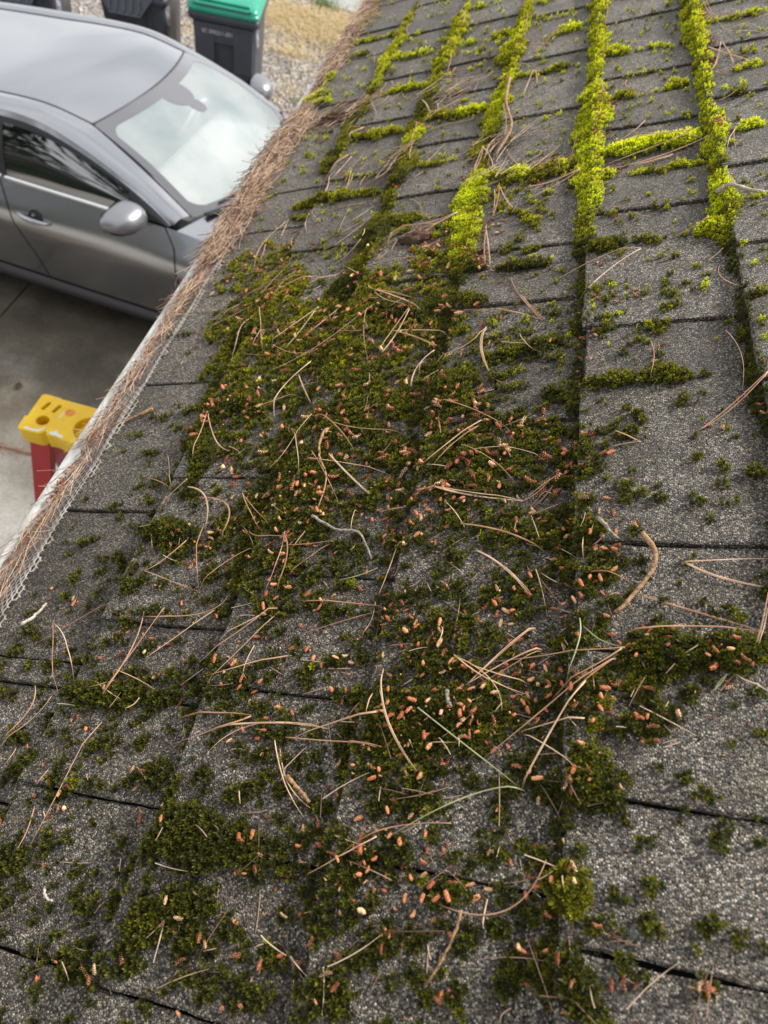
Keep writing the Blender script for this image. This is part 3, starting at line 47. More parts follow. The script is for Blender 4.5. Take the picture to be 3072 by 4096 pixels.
CATKINS=[[0.2173,-0.1762],[0.2052,-0.1691],[0.2079,-0.158],[0.1973,-0.1593],[0.217,-0.1669],[0.1967,-0.1736],[0.2114,-0.1736],[0.2026,-0.1631],[0.2093,-0.182],[0.2223,-0.1699],[0.2048,-0.1467],[0.2034,-0.1776],[0.2142,-0.1548],[0.2151,-0.1483],[0.2119,-0.1382],[0.2192,-0.1385],[0.2216,-0.1491],[0.3424,-0.184],[0.3435,-0.1723],[0.3332,-0.1786],[0.3288,-0.189],[0.3432,-0.1959],[0.3245,-0.1838],[0.3517,-0.1863],[0.3293,-0.169],[0.3398,-0.1649],[0.3401,-0.1371],[0.3418,-0.1487],[0.3511,-0.1659],[0.3699,-0.1441],[0.3431,-0.1565],[0.3598,-0.1517],[0.4346,-0.1159],[0.4245,-0.1061],[0.4174,-0.1117],[0.4413,-0.1147],[0.424,-0.1176],[0.4297,-0.1256],[0.4165,-0.1038],[0.4316,-0.106],[0.4293,-0.1828],[0.4405,-0.1738],[0.4243,-0.1972],[0.4189,-0.1924],[0.4345,-0.1766],[0.4368,-0.185],[0.457,-0.1859],[0.4269,-0.1905],[0.4435,-0.1908],[0.4333,-0.1906],[0.4426,-0.1375],[0.4319,-0.1515],[0.4358,-0.1461],[0.4226,-0.1339],[0.4476,-0.1445],[0.4502,-0.1507],[0.451,-0.1616],[0.4349,-0.1381],[0.4387,-0.2847],[0.4635,-0.3123],[0.4573,-0.3124],[0.458,-0.3206],[0.4635,-0.3023],[0.425,-0.3045],[0.4328,-0.3042],[0.43,-0.2901],[0.4633,-0.2396],[0.4524,-0.249],[0.4552,-0.2647],[0.47,-0.2646],[0.4476,-0.2424],[0.4601,-0.2556],[0.3671,-0.3047],[0.3627,-0.2972],[0.3784,-0.3052],[0.3639,-0.3164],[0.3662,-0.2917],[0.3536,-0.309],[0.3577,-0.3276],[0.362,-0.3083],[0.3478,-0.3285],[0.3282,-0.2202],[0.3368,-0.2266],[0.3266,-0.2322],[0.3362,-0.2172],[0.3096,-0.2091],[0.3127,-0.2018],[0.3197,-0.2168],[0.3159,-0.2107],[0.3096,-0.2171],[0.2976,-0.1668],[0.3019,-0.1814],[0.315,-0.1599],[0.3386,-0.281],[0.3379,-0.2745],[0.3448,-0.279],[0.3389,-0.2834],[0.351,-0.2846],[0.3265,-0.2785],[0.3316,-0.285],[0.3268,-0.2779],[0.324,-0.2876],[0.3301,-0.2816],[0.321,-0.3213],[0.3088,-0.3212],[0.3398,-0.2958],[0.3173,-0.2992],[0.2598,-0.3148],[0.2756,-0.3115],[0.2948,-0.3277],[0.2837,-0.3182],[0.2773,-0.3215],[0.2629,-0.3093],[0.2834,-0.3063],[0.2657,-0.3309],[0.2493,-0.2896],[0.2227,-0.3045],[0.2301,-0.3071],[0.2389,-0.299],[0.252,-0.3053],[0.2323,-0.3008],[0.2447,-0.312],[0.2966,-0.3061],[0.2984,-0.2885],[0.299,-0.3222],[0.3016,-0.3096],[0.3044,-0.304],[0.3619,-0.3978],[0.357,-0.3642],[0.3314,-0.3584],[0.3401,-0.3572],[0.2405,-0.2232],[0.2551,-0.2274],[0.2513,-0.203],[0.2369,-0.1933],[0.2325,-0.2616],[0.2475,-0.2491],[0.2443,-0.2699],[0.2329,-0.2556],[0.2419,-0.2596],[0.2247,-0.193],[0.233,-0.18],[0.2286,-0.2009],[0.2319,-0.1872],[0.2281,-0.1737],[0.2408,-0.1097],[0.2356,-0.0967],[0.2347,-0.1089],[0.2269,-0.0974],[0.238,-0.1025],[0.2276,-0.1052],[0.2516,-0.0868],[0.255,-0.0969],[0.2573,-0.0844],[0.2679,-0.0859],[0.2294,-0.1224],[0.2416,-0.1173],[0.2342,-0.1328],[0.3215,-0.025],[0.323,-0.0359],[0.3358,-0.031],[0.3351,-0.0573],[0.3308,-0.0464],[0.3118,-0.0344],[0.2605,-0.0412],[0.2677,-0.0244],[0.2443,-0.0522],[0.2513,-0.0332],[0.2552,-0.0473],[0.2611,-0.0342],[0.2299,-0.0297],[0.2486,-0.0474],[0.2363,-0.0529],[0.2354,-0.0614],[0.247,-0.0607],[0.2426,-0.0675],[0.1834,-0.0788],[0.1944,-0.0607],[0.1862,-0.0648],[0.1813,-0.046],[0.1789,-0.0671],[0.181,-0.0577],[0.1955,-0.0798],[0.1925,-0.07],[0.1539,-0.0366],[0.1765,-0.0301],[0.1746,-0.0507],[0.1509,-0.0305],[0.1699,-0.032],[0.1714,-0.0404],[0.1724,-0.025],[0.183,-0.0285],[0.1642,-0.042],[0.1603,-0.0216],[0.163,-0.0325],[0.1655,-0.0268],[0.16,-0.0112],[0.1607,-0.0052],[0.1592,-0.0096],[0.1459,-0.0075],[0.1486,-0.0006],[0.1511,-0.1223],[0.154,-0.1292],[0.1495,-0.134],[0.1583,-0.1239],[0.1547,-0.1133],[0.1441,-0.1227],[0.1618,-0.1179],[0.1559,-0.1209],[0.1563,-0.0874],[0.1612,-0.0794],[0.1662,-0.0829],[0.1636,-0.0918],[0.1628,-0.0679],[0.1736,-0.0812],[0.1558,-0.0732],[0.1695,-0.0746],[0.171,-0.1019],[0.1715,-0.0903],[0.1872,-0.1011],[0.1746,-0.1108],[0.1955,-0.0983],[0.1443,-0.1706],[0.1522,-0.164],[0.1547,-0.1755],[0.1495,-0.1582],[0.1481,-0.1775],[0.1451,-0.1624],[0.1569,-0.1569],[0.1682,-0.1992],[0.1887,-0.2181],[0.1936,-0.1906],[0.1771,-0.2146],[0.1786,-0.3332],[0.1705,-0.3243],[0.1889,-0.3396],[0.1783,-0.3186],[0.1835,-0.3257],[0.1654,-0.2885],[0.1579,-0.2937],[0.1488,-0.2943],[0.1646,-0.3032],[0.1227,-0.278],[0.1183,-0.3011],[0.1382,-0.2758],[0.1279,-0.2928],[0.1276,-0.2718],[0.1586,-0.2187],[0.1655,-0.2164],[0.1629,-0.2248],[0.1086,-0.1435],[0.1222,-0.1407],[0.119,-0.1317],[0.1213,-0.1622],[0.1283,-0.1409],[0.1346,-0.1452],[0.1089,-0.1902],[0.1022,-0.1747],[0.1111,-0.1799],[0.1085,-0.1717],[0.1366,-0.0907],[0.1378,-0.1171],[0.1418,-0.1105],[0.1377,-0.1053],[0.133,-0.1],[0.1177,-0.0696],[0.1208,-0.0751],[0.1181,-0.069],[0.085,-0.1611],[0.0781,-0.1805],[0.0705,-0.1565],[0.0592,-0.1727],[0.061,-0.1802],[0.0557,-0.1933],[0.0727,-0.167],[0.0525,-0.1873],[0.0596,-0.1983],[0.0669,-0.1762],[0.0646,-0.1904],[0.0652,-0.2024],[0.0713,-0.2132],[0.0673,-0.2234],[0.0554,-0.2251],[0.0599,-0.207],[0.0677,-0.1492],[0.075,-0.1335],[0.0564,-0.164],[0.0561,-0.1482],[0.0466,-0.1716],[0.0503,-0.1568],[0.0359,-0.1663],[0.0408,-0.1625],[0.0404,-0.1864],[0.0502,-0.1668],[0.0283,-0.1656],[0.0401,-0.143],[0.0414,-0.1565],[0.0327,-0.1741],[0.0531,-0.1163],[0.0505,-0.1399],[0.0424,-0.1223],[0.0491,-0.1266],[0.0416,-0.131],[0.0541,-0.1338],[0.0441,-0.1156],[0.0531,-0.1042],[0.0473,-0.1017],[0.0532,-0.0945],[0.059,-0.0675],[0.0539,-0.073],[0.0629,-0.0579],[0.06,-0.067],[0.0544,-0.2623],[0.0583,-0.2558],[0.0531,-0.2609],[0.0319,-0.1239],[0.0271,-0.1134],[0.0329,-0.136],[0.0076,-0.2509],[-0.0022,-0.1141],[-0.004,-0.1161],[-0.0003,-0.1093],[-0.05,-0.3854],[-0.0047,-0.2029],[-0.0028,-0.2137],[-0.0037,-0.2917],[-0.0431,-0.2725],[0.1969,0.0345],[0.2164,0.0487],[0.2,0.0561],[0.1996,0.0477],[0.2215,-0.0024],[0.2227,0.0127],[0.2265,-0.0064],[0.2084,0.0362],[0.2032,0.0313],[0.2071,0.0441],[0.2184,0.033],[0.2858,-0.0319],[0.2849,-0.0243],[0.2904,-0.0388],[0.2927,-0.0233],[0.2842,-0.023],[0.2998,-0.034],[0.3057,-0.0311],[0.3026,-0.0235],[0.298,-0.0413],[0.234,-0.539],[0.236,-0.5712],[0.2492,-0.5767],[0.2394,-0.5427],[0.1998,-0.4529],[0.2034,-0.4478],[0.1814,-0.4441],[0.1762,-0.4636],[0.1228,-0.4544],[0.1186,-0.4596],[0.0522,-0.428],[0.0608,-0.4341],[0.0454,-0.439],[0.0517,-0.4342],[0.0607,-0.36],[0.0547,-0.3587],[0.0336,-0.4803],[0.036,-0.4901],[0.113,-0.441],[0.1144,-0.4487],[0.2006,-0.3963],[0.1988,-0.4196],[0.1818,-0.3757],[0.1953,-0.3999],[0.2354,-0.4021],[0.2228,-0.3565],[0.1987,-0.3605],[0.2827,-0.3928],[0.2813,-0.4078],[0.2961,-0.4144],[0.2835,-0.4416],[0.2946,-0.3965],[0.2894,-0.3686],[0.2754,-0.4094],[0.3086,-0.4064],[0.2893,-0.408],[0.3064,-0.4389],[0.3098,-0.4321],[0.1968,-0.2582],[0.2036,-0.3066],[0.2174,-0.2706],[0.1963,-0.2712],[0.2027,-0.2974],[0.584,-0.395],[0.6511,-0.3664],[0.6677,-0.406],[0.6163,-0.2994],[0.6132,-0.3517],[0.58,-0.3696],[0.6001,-0.354],[0.5681,-0.3157],[0.5842,-0.3637],[0.6029,-0.3347],[0.5626,-0.3304],[0.5539,-0.3075],[0.661,-0.3216],[0.6641,-0.3772],[0.5456,-0.3829],[0.6578,-0.4095],[0.6998,-0.3504],[0.6896,-0.3925],[0.7076,-0.4477],[0.6259,-0.3714],[0.6564,-0.3485],[0.6539,-0.4238],[0.6647,-0.3835],[0.677,-0.4175],[0.6075,-0.319],[0.6353,-0.3429],[0.6666,-0.3943],[0.84,-0.5004],[0.8642,-0.515],[0.8487,-0.4912],[0.8354,-0.4923],[0.8759,-0.5268],[0.8194,-0.4958],[0.8676,-0.5224],[0.8636,-0.4816],[0.8572,-0.5154],[0.8757,-0.5121],[0.8325,-0.4979],[0.8464,-0.5005],[0.8577,-0.503],[0.8542,-0.4949],[0.7731,-0.5198],[0.7986,-0.4989],[0.7976,-0.5291],[0.8214,-0.5664],[0.7855,-0.4765],[0.772,-0.4903],[0.7591,-0.486],[0.8306,-0.5401],[0.7752,-0.4976],[0.8027,-0.5492],[0.8386,-0.5476],[0.8117,-0.5605],[0.5861,-0.3093],[0.5922,-0.2567],[0.6331,-0.274],[0.577,-0.2642],[0.5723,-0.2574],[0.5523,-0.2631],[0.6061,-0.2541],[0.5812,-0.2883],[0.8069,-0.4937],[0.8044,-0.4394],[0.8258,-0.4935],[0.7293,-0.4624],[0.7451,-0.4313],[0.8753,-0.535],[0.7546,-0.4735],[0.8317,-0.4433],[0.7631,-0.4439],[0.8049,-0.4474],[0.8251,-0.5918],[0.7987,-0.6211],[0.783,-0.5425],[0.846,-0.6096],[0.8257,-0.5747],[0.7957,-0.5721],[0.8736,-0.6171],[0.8417,-0.5912],[0.6153,-0.4562],[0.6087,-0.418],[0.5675,-0.3953],[0.6196,-0.4262],[0.5794,-0.4145],[0.6272,-0.431],[0.5111,-0.2618],[0.5331,-0.2022],[0.5402,-0.1905],[0.568,-0.2224],[0.5425,-0.2539],[0.522,-0.2193],[0.5064,-0.4466],[0.4974,-0.4235],[0.4712,-0.4172],[0.5325,-0.4049],[0.4815,-0.3836],[0.4807,-0.4066],[0.4703,-0.3886],[0.4735,-0.449],[0.484,-0.4432],[0.5279,-0.4266],[0.5041,-0.4757],[0.4765,-0.4727],[0.4981,-0.4512],[0.5274,-0.4875],[0.4871,-0.4611],[0.5103,-0.4539],[0.4815,-0.4532],[0.4995,-0.4646],[0.5013,-0.4962],[0.5292,-0.4936],[0.6329,-0.5672],[0.6563,-0.53],[0.6691,-0.5813],[0.6441,-0.5463],[0.6633,-0.5483],[0.7286,-0.5469],[0.611,-0.5349],[0.6634,-0.5235],[0.5998,-0.3112],[0.6351,-0.321],[0.6667,-0.3397],[0.6685,-0.3576],[0.6506,-0.3249],[0.6358,-0.31],[0.6413,-0.2971],[0.6142,-0.276],[0.6291,-0.2813],[0.6493,-0.3549],[0.6965,-0.308],[0.6858,-0.3155],[0.661,-0.2711],[0.6532,-0.2749],[0.6572,-0.2842],[0.6585,-0.3151],[0.6693,-0.3117],[0.6486,-0.2962],[0.695,-0.1734],[0.7193,-0.1824],[0.6894,-0.1763],[0.7337,-0.1996],[0.7125,-0.1866],[0.7014,-0.1833],[0.7009,-0.1684],[0.7311,-0.172],[0.7191,-0.1911],[0.724,-0.2036],[0.7283,-0.1854],[0.7246,-0.1786],[0.7346,-0.1888],[0.7277,-0.1966],[0.7335,-0.1809],[0.7017,-0.1768],[0.7164,-0.1716],[0.7427,-0.1967],[0.6891,-0.1614],[0.7137,-0.178],[0.7076,-0.1729],[0.6897,-0.1461],[0.703,-0.1554],[0.6807,-0.1697],[0.784,-0.1749],[0.7941,-0.1914],[0.7985,-0.1781],[0.8218,-0.1779],[0.7988,-0.1603],[0.7892,-0.1641],[0.8053,-0.1731],[0.7912,-0.1839],[0.875,-0.1789],[0.874,-0.1687],[0.8682,-0.1823],[0.8488,-0.1692],[0.8622,-0.1806],[0.8672,-0.1743],[0.9557,-0.2299],[0.9477,-0.2179],[0.9335,-0.2266],[0.9447,-0.2254],[0.9578,-0.2386],[0.9505,-0.2341],[0.7796,-0.3533],[0.7776,-0.3391],[0.7833,-0.3252],[0.7707,-0.3325],[0.7884,-0.3654],[1.0533,-0.0327],[1.0656,-0.0442],[1.0444,-0.0361],[1.0575,-0.0407],[1.0509,-0.0397],[1.0391,-0.0271],[1.0478,-0.0269],[1.0368,-0.0352],[1.0711,-0.041],[1.0447,-0.0489],[1.056,-0.0231],[1.0709,-0.0337],[0.9886,-0.0383],[0.9829,-0.0478],[0.9962,-0.0484],[0.9767,-0.0328],[0.9909,-0.045],[1.0076,-0.0466],[0.9812,-0.0409],[0.9629,-0.0417],[0.9698,-0.0426],[0.9727,-0.0513],[0.9976,-0.0407],[0.9855,-0.0315],[0.9591,-0.0341],[0.9531,-0.0504],[0.9483,-0.0386],[0.9465,-0.0444],[0.9628,-0.0487],[0.9378,-0.0342],[1.2098,-0.0413],[1.2289,-0.0447],[1.2184,-0.0353],[1.2548,-0.0382],[1.2841,0.1062],[1.2954,0.1054],[1.2784,0.1016],[1.2725,0.1065],[1.3024,0.1059],[1.266,0.1096],[1.1899,0.1031],[1.197,0.1017],[1.1747,0.1047],[1.1814,0.1093],[1.172,0.1108],[1.1828,0.1029],[1.2035,0.1071],[1.193,0.1109],[1.1829,0.1075],[1.181,0.1004],[1.1225,0.1036],[1.1158,0.1034],[1.1297,0.0976],[1.1269,0.1084],[1.1109,0.1069],[1.1215,0.0961],[1.1096,0.0976],[1.1022,0.104],[0.9328,0.092],[0.9214,0.0998],[0.9249,0.0943],[0.9122,0.0925],[0.9189,0.0935],[0.9406,0.0851],[0.9212,0.0874],[0.9493,0.09],[0.9289,0.0897],[0.9228,0.0888],[0.9009,0.1032],[0.9058,0.096],[0.9297,0.101],[0.9148,0.0991],[0.8972,0.1084],[1.4035,-0.1824],[1.4298,-0.1811],[1.4133,-0.1723],[1.3865,-0.1755],[1.412,-0.1795],[1.4191,-0.1744],[1.3732,-0.1861],[1.3903,-0.1928],[1.4036,-0.1975],[1.3843,-0.1904],[1.3681,-0.1815],[1.3619,-0.1893],[1.6602,-0.3286],[1.6411,-0.3331],[1.6752,-0.3431],[1.6504,-0.343],[1.6323,-0.3293],[1.4828,-0.3229],[1.4714,-0.3183],[1.5056,-0.333],[1.4822,-0.3168],[1.5155,-0.3367],[1.4019,-0.3145],[1.3804,-0.3148],[1.3875,-0.3065],[1.3829,-0.329],[1.3927,-0.3153],[1.3581,-0.3121],[1.3666,-0.309],[1.4087,-0.319],[1.1864,-0.3245],[1.2132,-0.3306],[1.1994,-0.3211],[1.2046,-0.332],[1.1692,-0.3077],[1.2051,-0.3254],[1.1909,-0.3151],[1.2315,-0.3412],[1.2198,-0.3297],[1.1755,-0.3068],[1.1541,-0.3284],[1.1938,-0.3402],[1.1524,-0.3216],[1.1673,-0.3335],[1.1785,-0.3439],[0.9846,-0.3401],[0.9764,-0.3552],[0.9652,-0.3448],[0.9586,-0.3347],[0.9692,-0.3387],[1.4058,-0.4633],[1.3906,-0.4608],[1.4183,-0.4633],[1.3782,-0.4642],[1.406,-0.476],[1.3523,-0.4883],[1.3464,-0.4833],[1.3372,-0.4842],[1.3642,-0.4709],[1.3665,-0.4897],[1.3279,-0.4747],[1.2173,-0.4506],[1.2411,-0.4629],[1.2383,-0.4571],[1.2426,-0.4716],[1.2506,-0.56],[1.2503,-0.5484],[1.2358,-0.5472],[1.2298,-0.5504],[1.2637,-0.5667],[0.92,-0.1165],[0.9126,-0.102],[0.9387,-0.1251],[0.9347,-0.103],[0.8987,-0.1062],[0.9106,-0.1163],[0.9028,-0.1177],[0.9171,-0.1219],[0.8778,-0.1323],[0.8883,-0.1226],[0.8758,-0.1116],[0.8805,-0.1213],[0.889,-0.1362],[0.8552,-0.0354],[0.8492,-0.0439],[0.8723,-0.0391],[0.8831,-0.0457],[0.8739,-0.0462],[0.8604,-0.0292],[0.8737,-0.0139],[0.882,-0.0148],[0.8652,-0.0235],[0.871,-0.02],[0.5156,0.0128],[0.5216,0.0175],[0.4982,0.0098],[0.4296,0.0854],[0.4203,0.0868],[0.4436,0.0715],[0.5897,-0.0225],[0.6053,-0.0457],[0.5993,-0.0419],[0.5462,-0.0553],[0.5433,-0.0425],[0.5506,-0.0451],[0.5136,-0.0558],[0.5087,-0.0466],[0.6083,-0.0044],[0.5989,-0.0057],[0.6646,-0.0428],[0.6606,-0.037],[0.5562,-0.1511],[0.556,-0.1312],[0.6415,-0.1747],[0.6008,-0.1428],[0.5912,-0.1637],[0.498,-0.1894],[0.4657,-0.1885],[0.4848,-0.2041],[0.4692,-0.1746],[0.4772,-0.1834],[0.4796,-0.1984],[0.4814,-0.1496],[0.4534,-0.1383],[0.4644,-0.1447],[0.5424,-0.086],[0.555,-0.1008],[0.3071,-0.0101],[0.3098,-0.0084],[0.3848,-0.0332],[0.3794,-0.0452],[0.4131,0.0475],[0.4109,0.0577],[0.2095,-0.0955],[0.2146,-0.0896],[0.2113,-0.0787],[0.1878,-0.126],[0.1856,-0.1197],[0.1912,-0.1361],[0.1923,-0.1219],[0.1683,-0.145],[0.1874,-0.1562],[0.173,-0.1292],[0.1572,-0.1453],[0.1723,-0.1188],[0.1215,-0.0469],[0.1281,-0.053],[0.1384,-0.0432],[0.1894,-0.2504],[0.1845,-0.242],[0.1931,-0.2243],[0.189,-0.2287],[0.1666,-0.1702],[0.1652,-0.1781],[0.1781,-0.1812],[0.1914,-0.4072],[0.1842,-0.4161],[0.145,-0.2564],[0.148,-0.2698],[0.2001,-0.011],[0.2019,-0.0208],[0.2131,-0.0213],[0.2183,-0.0266],[0.2085,-0.0158],[0.7691,-0.1643],[0.7769,-0.1822],[0.7706,-0.1582],[1.0901,-0.1187],[0.7594,-0.0251],[0.771,-0.0214]]
# ------------------------------------------------------------------ helpers
def tag(o, label=None, cat=None, group=None, kind=None):
    if label: o['label'] = label
    if cat: o['category'] = cat
    if group: o['group'] = group
    if kind: o['kind'] = kind
    return o
def empty(name, mat=None):
    o = bpy.data.objects.new(name, None); COL.objects.link(o)
    if mat is not None: o.matrix_world = mat
    return o
def link(name, me, m=None, parent=None, smooth=False):
    o = bpy.data.objects.new(name, me); COL.objects.link(o)
    if m is not None and not me.materials: me.materials.append(m)
    if parent is not None: o.parent = parent
    if smooth:
        for p in me.polygons: p.use_smooth = True
    return o
def mesh(name, v, f):
    me = bpy.data.meshes.new(name); me.from_pydata([tuple(map(float, a)) for a in v], [], [tuple(map(int, a)) for a in f]); me.update(); return me
class MB:
    def __init__(s): s.v = []; s.f = []
    def add(s, v, f, T=None):
        b = len(s.v)
        s.v += [tuple(T @ Vector(a)) if T is not None else tuple(a) for a in v]; s.f += [tuple(b+i for i in q) for q in f]; return s
    def box(s, x0, x1, y0, y1, z0, z1, T=None, bev=0):
        b = min(bev, (x1-x0)/2.1, (y1-y0)/2.1, (z1-z0)/2.1)
        if b <= 0:
            v = [(x, y, z) for z in (z0, z1) for y in (y0, y1) for x in (x0, x1)]
            return s.add(v, [(0,2,3,1),(4,5,7,6),(0,1,5,4),(2,6,7,3),(0,4,6,2),(1,3,7,5)], T)
        bm = bmesh.new(); bmesh.ops.create_cube(bm, size=1)
        for q in bm.verts: q.co = Vector(((x0+x1)/2+q.co.x*(x1-x0), (y0+y1)/2+q.co.y*(y1-y0), (z0+z1)/2+q.co.z*(z1-z0)))
        bmesh.ops.bevel(bm, geom=bm.edges[:], offset=b, segments=2, affect='EDGES', profile=.5)
        bm.verts.index_update(); v = [q.co[:] for q in bm.verts]; f = [[w.index for w in q.verts] for q in bm.faces]; bm.free()
        return s.add(v, f, T)
    def tube(s, pts, r, n=6, T=None, cap=True, flat=1.0):
        pts = [Vector(p) for p in pts]; m = len(pts); rs = r if isinstance(r, (list, tuple)) else [r]*m
        v = []; f = []; up = Vector((0, 0, 1))
        for i, p in enumerate(pts):
            t = (pts[min(i+1, m-1)]-pts[max(i-1, 0)]).normalized()
            a = t.cross(up)
            if a.length < 1e-3: a = t.cross(Vector((1, 0, 0)))
            a.normalize(); b = a.cross(t)
            for k in range(n):
                w = 2*math.pi*k/n; v.append(p+(a*math.cos(w)+b*math.sin(w)*flat)*rs[i])
        for i in range(m-1):
            for k in range(n):
                k2 = (k+1) % n; f.append((i*n+k, i*n+k2, (i+1)*n+k2, (i+1)*n+k))
        if cap: f.append(tuple(range(n))[::-1]); f.append(tuple((m-1)*n+k for k in range(n)))
        return s.add(v, f, T)
    def prism(s, poly, z0, z1, T=None, top=None):
        n = len(poly); tp = top or poly
        v = [(p[0], p[1], z0) for p in poly]+[(p[0], p[1], z1) for p in tp]
        return s.add(v, [tuple(range(n))[::-1], tuple(range(n, 2*n))]+[(i, (i+1) % n, n+(i+1) % n, n+i) for i in range(n)], T)
    def grid(s, P, T=None, close=False, flip=False):
        a = len(P); b = len(P[0]); v = [q for r in P for q in r]; f = []
        for i in range(a-1):
            for j in range(b-1 if not close else b):
                j2 = (j+1) % b; q = (i*b+j, i*b+j2, (i+1)*b+j2, (i+1)*b+j); f.append(q[::-1] if flip else q)
        return s.add(v, f, T)
    def build(s, name, m, parent=None, smooth=False):
        return link(name, mesh(name, s.v, s.f), m, parent, smooth)
def mat(name, col=(.5,.5,.5), rough=.6, metal=0, fn=None, **k):
    m = bpy.data.materials.new(name); m.use_nodes = True; t = m.node_tree; b = t.nodes['Principled BSDF']
    b.inputs['Base Color'].default_value = (*col, 1); b.inputs['Roughness'].default_value = rough; b.inputs['Metallic'].default_value = metal
    for a, c in k.items(): b.inputs[a.replace('_', ' ')].default_value = c
    if fn: fn(t, b)
    return m
def nd(t, ty, **k):
    n = t.nodes.new(ty)
    for a, b in k.items():
        if a in n.inputs: n.inputs[a].default_value = b
        else: setattr(n, a, b)
    return n
def ramp(t, stops, src, interp='LINEAR'):
    r = t.nodes.new('ShaderNodeValToRGB'); e = r.color_ramp.elements; r.color_ramp.interpolation = interp
    while len(e) < len(stops): e.new(.5)
    for q, (p, c) in zip(e, stops):
        q.position = p; q.color = (*c, 1) if isinstance(c, tuple) else (c, c, c, 1)
    t.links.new(src, r.inputs[0]); return r.outputs[0]
def objco(t, scale=None):
    c = t.nodes.new('ShaderNodeTexCoord')
    if scale is None: return c.outputs['Object']
    m = t.nodes.new('ShaderNodeMapping'); m.inputs['Scale'].default_value = scale; t.links.new(c.outputs['Object'], m.inputs[0]); return m.outputs[0]
def noise(t, co, scale, detail=3, rough=.5, o='Fac'):
    n = nd(t, 'ShaderNodeTexNoise', Scale=scale, Detail=detail, Roughness=rough); t.links.new(co, n.inputs['Vector']); return n.outputs[o]
def mixc(t, f, a, b, bt='MIX'):
    m = t.nodes.new('ShaderNodeMixRGB'); m.blend_type = bt
    for i, q in ((0, f), (1, a), (2, b)):
        if hasattr(q, 'links'): t.links.new(q, m.inputs[i])
        elif isinstance(q, tuple): m.inputs[i].default_value = (*q, 1)
        else: m.inputs[i].default_value = q if i == 0 else (q, q, q, 1)
    return m.outputs[0]
def math_(t, op, a, b=0.):
    m = t.nodes.new('ShaderNodeMath'); m.operation = op
    for i, q in ((0, a), (1, b)):
        if hasattr(q, 'links'): t.links.new(q, m.inputs[i])
        else: m.inputs[i].default_value = q
    return m.outputs[0]
def bump(t, b, h, dist, st=1.0):
    n = nd(t, 'ShaderNodeBump', Strength=st, Distance=dist); t.links.new(h, n.inputs['Height']); t.links.new(n.outputs[0], b.inputs['Normal'])
def noised(lo, hi, scale, det=4, rl=None, bmp=0, sc=None, streak=None):
    def fn(t, b):
        co = objco(t, sc); n = noise(t, co, scale, det, .6)
        c = ramp(t, [(.3, lo), (.7, hi)], n); t.links.new(c, b.inputs['Base Color'])
        if rl: t.links.new(ramp(t, [(.3, rl[0]), (.7, rl[1])], noise(t, co, scale*.7, 3)), b.inputs['Roughness'])
        if bmp: bump(t, b, noise(t, co, scale*6, 3), bmp)
    return fn
# ------------------------------------------------------------------ materials
def f_shingle(t, b):
    co = objco(t)
    v = nd(t, 'ShaderNodeTexVoronoi', Scale=800, Randomness=1.0); t.links.new(co, v.inputs['Vector'])
    v2 = nd(t, 'ShaderNodeTexVoronoi', Scale=900); t.links.new(co, v2.inputs['Vector'])
    sp = t.nodes.new('ShaderNodeSeparateColor'); t.links.new(v.outputs['Color'], sp.inputs[0])
    c = ramp(t, [(0, (.020,.020,.021)), (.22, (.060,.058,.056)), (.45, (.125,.120,.113)), (.66, (.215,.207,.194)), (.82, (.34,.328,.308)), (.93, (.54,.525,.50)), (1, (.70,.69,.66))], sp.outputs[0])
    tint = ramp(t, [(0, (1.0,.98,.95)), (.5, (1.04,1.0,.94)), (.82, (1.06,.96,.86)), (.93, (1.2,.88,.66)), (1, (.95,1.02,1.04))], sp.outputs[1])
    c = mixc(t, 1, c, tint, 'MULTIPLY')
    gap = ramp(t, [(.0, 1), (.35, .9), (.75, .3)], v.outputs['Distance']); c = mixc(t, .85, c, gap, 'MULTIPLY')
    big = noise(t, co, 9, 4, .6); c = mixc(t, 1, c, ramp(t, [(.28, (.50,.47,.43)), (.5, (.88,.86,.82)), (.72, (1.12,1.1,1.07))], big), 'MULTIPLY'); c = mixc(t, 1, c, ramp(t, [(.35, (.66,.62,.56)), (.55, (1,1,1))], noise(t, co, 38, 5, .7)), 'MULTIPLY')
    oi = t.nodes.new('ShaderNodeObjectInfo'); c = mixc(t, 1, c, ramp(t, [(0, (.74,.71,.68)), (.5, (.98,.96,.92)), (1, (1.2,1.19,1.17))], oi.outputs['Random']), 'MULTIPLY')
    alg = ramp(t, [(.52, 0), (.75, .5)], noise(t, co, 26, 5, .65)); c = mixc(t, alg, c, mixc(t, 1, c, (.62,.72,.34), 'MULTIPLY'))
    lich = ramp(t, [(.71, 0), (.74, 1)], noise(t, co, 60, 3, .6)); c = mixc(t, math_(t, 'MULTIPLY', lich, .35), c, (.33,.37,.33))
    t.links.new(c, b.inputs['Base Color'])
    h = math_(t, 'ADD', ramp(t, [(0, 1), (.8, 0)], v.outputs['Distance']), math_(t, 'MULTIPLY', sp.outputs[2], .8))
    h = math_(t, 'ADD', h, math_(t, 'MULTIPLY', v2.outputs['Distance'], .3))
    bump(t, b, h, .0013, 1.0)
    t.links.new(ramp(t, [(0, .36), (1, .66)], sp.outputs[2]), b.inputs['Roughness'])
M_SH = mat('asphalt_shingle', rough=.7, fn=f_shingle)
M_DARK = mat('dark_felt', (.012,.012,.012), .9)
def mosscol(t, a):
    return ramp(t, [(0, (.034,.036,.005)), (.2, (.066,.070,.007)), (.45, (.135,.130,.009)), (.75, (.27,.28,.013)), (1, (.35,.39,.022))], a)
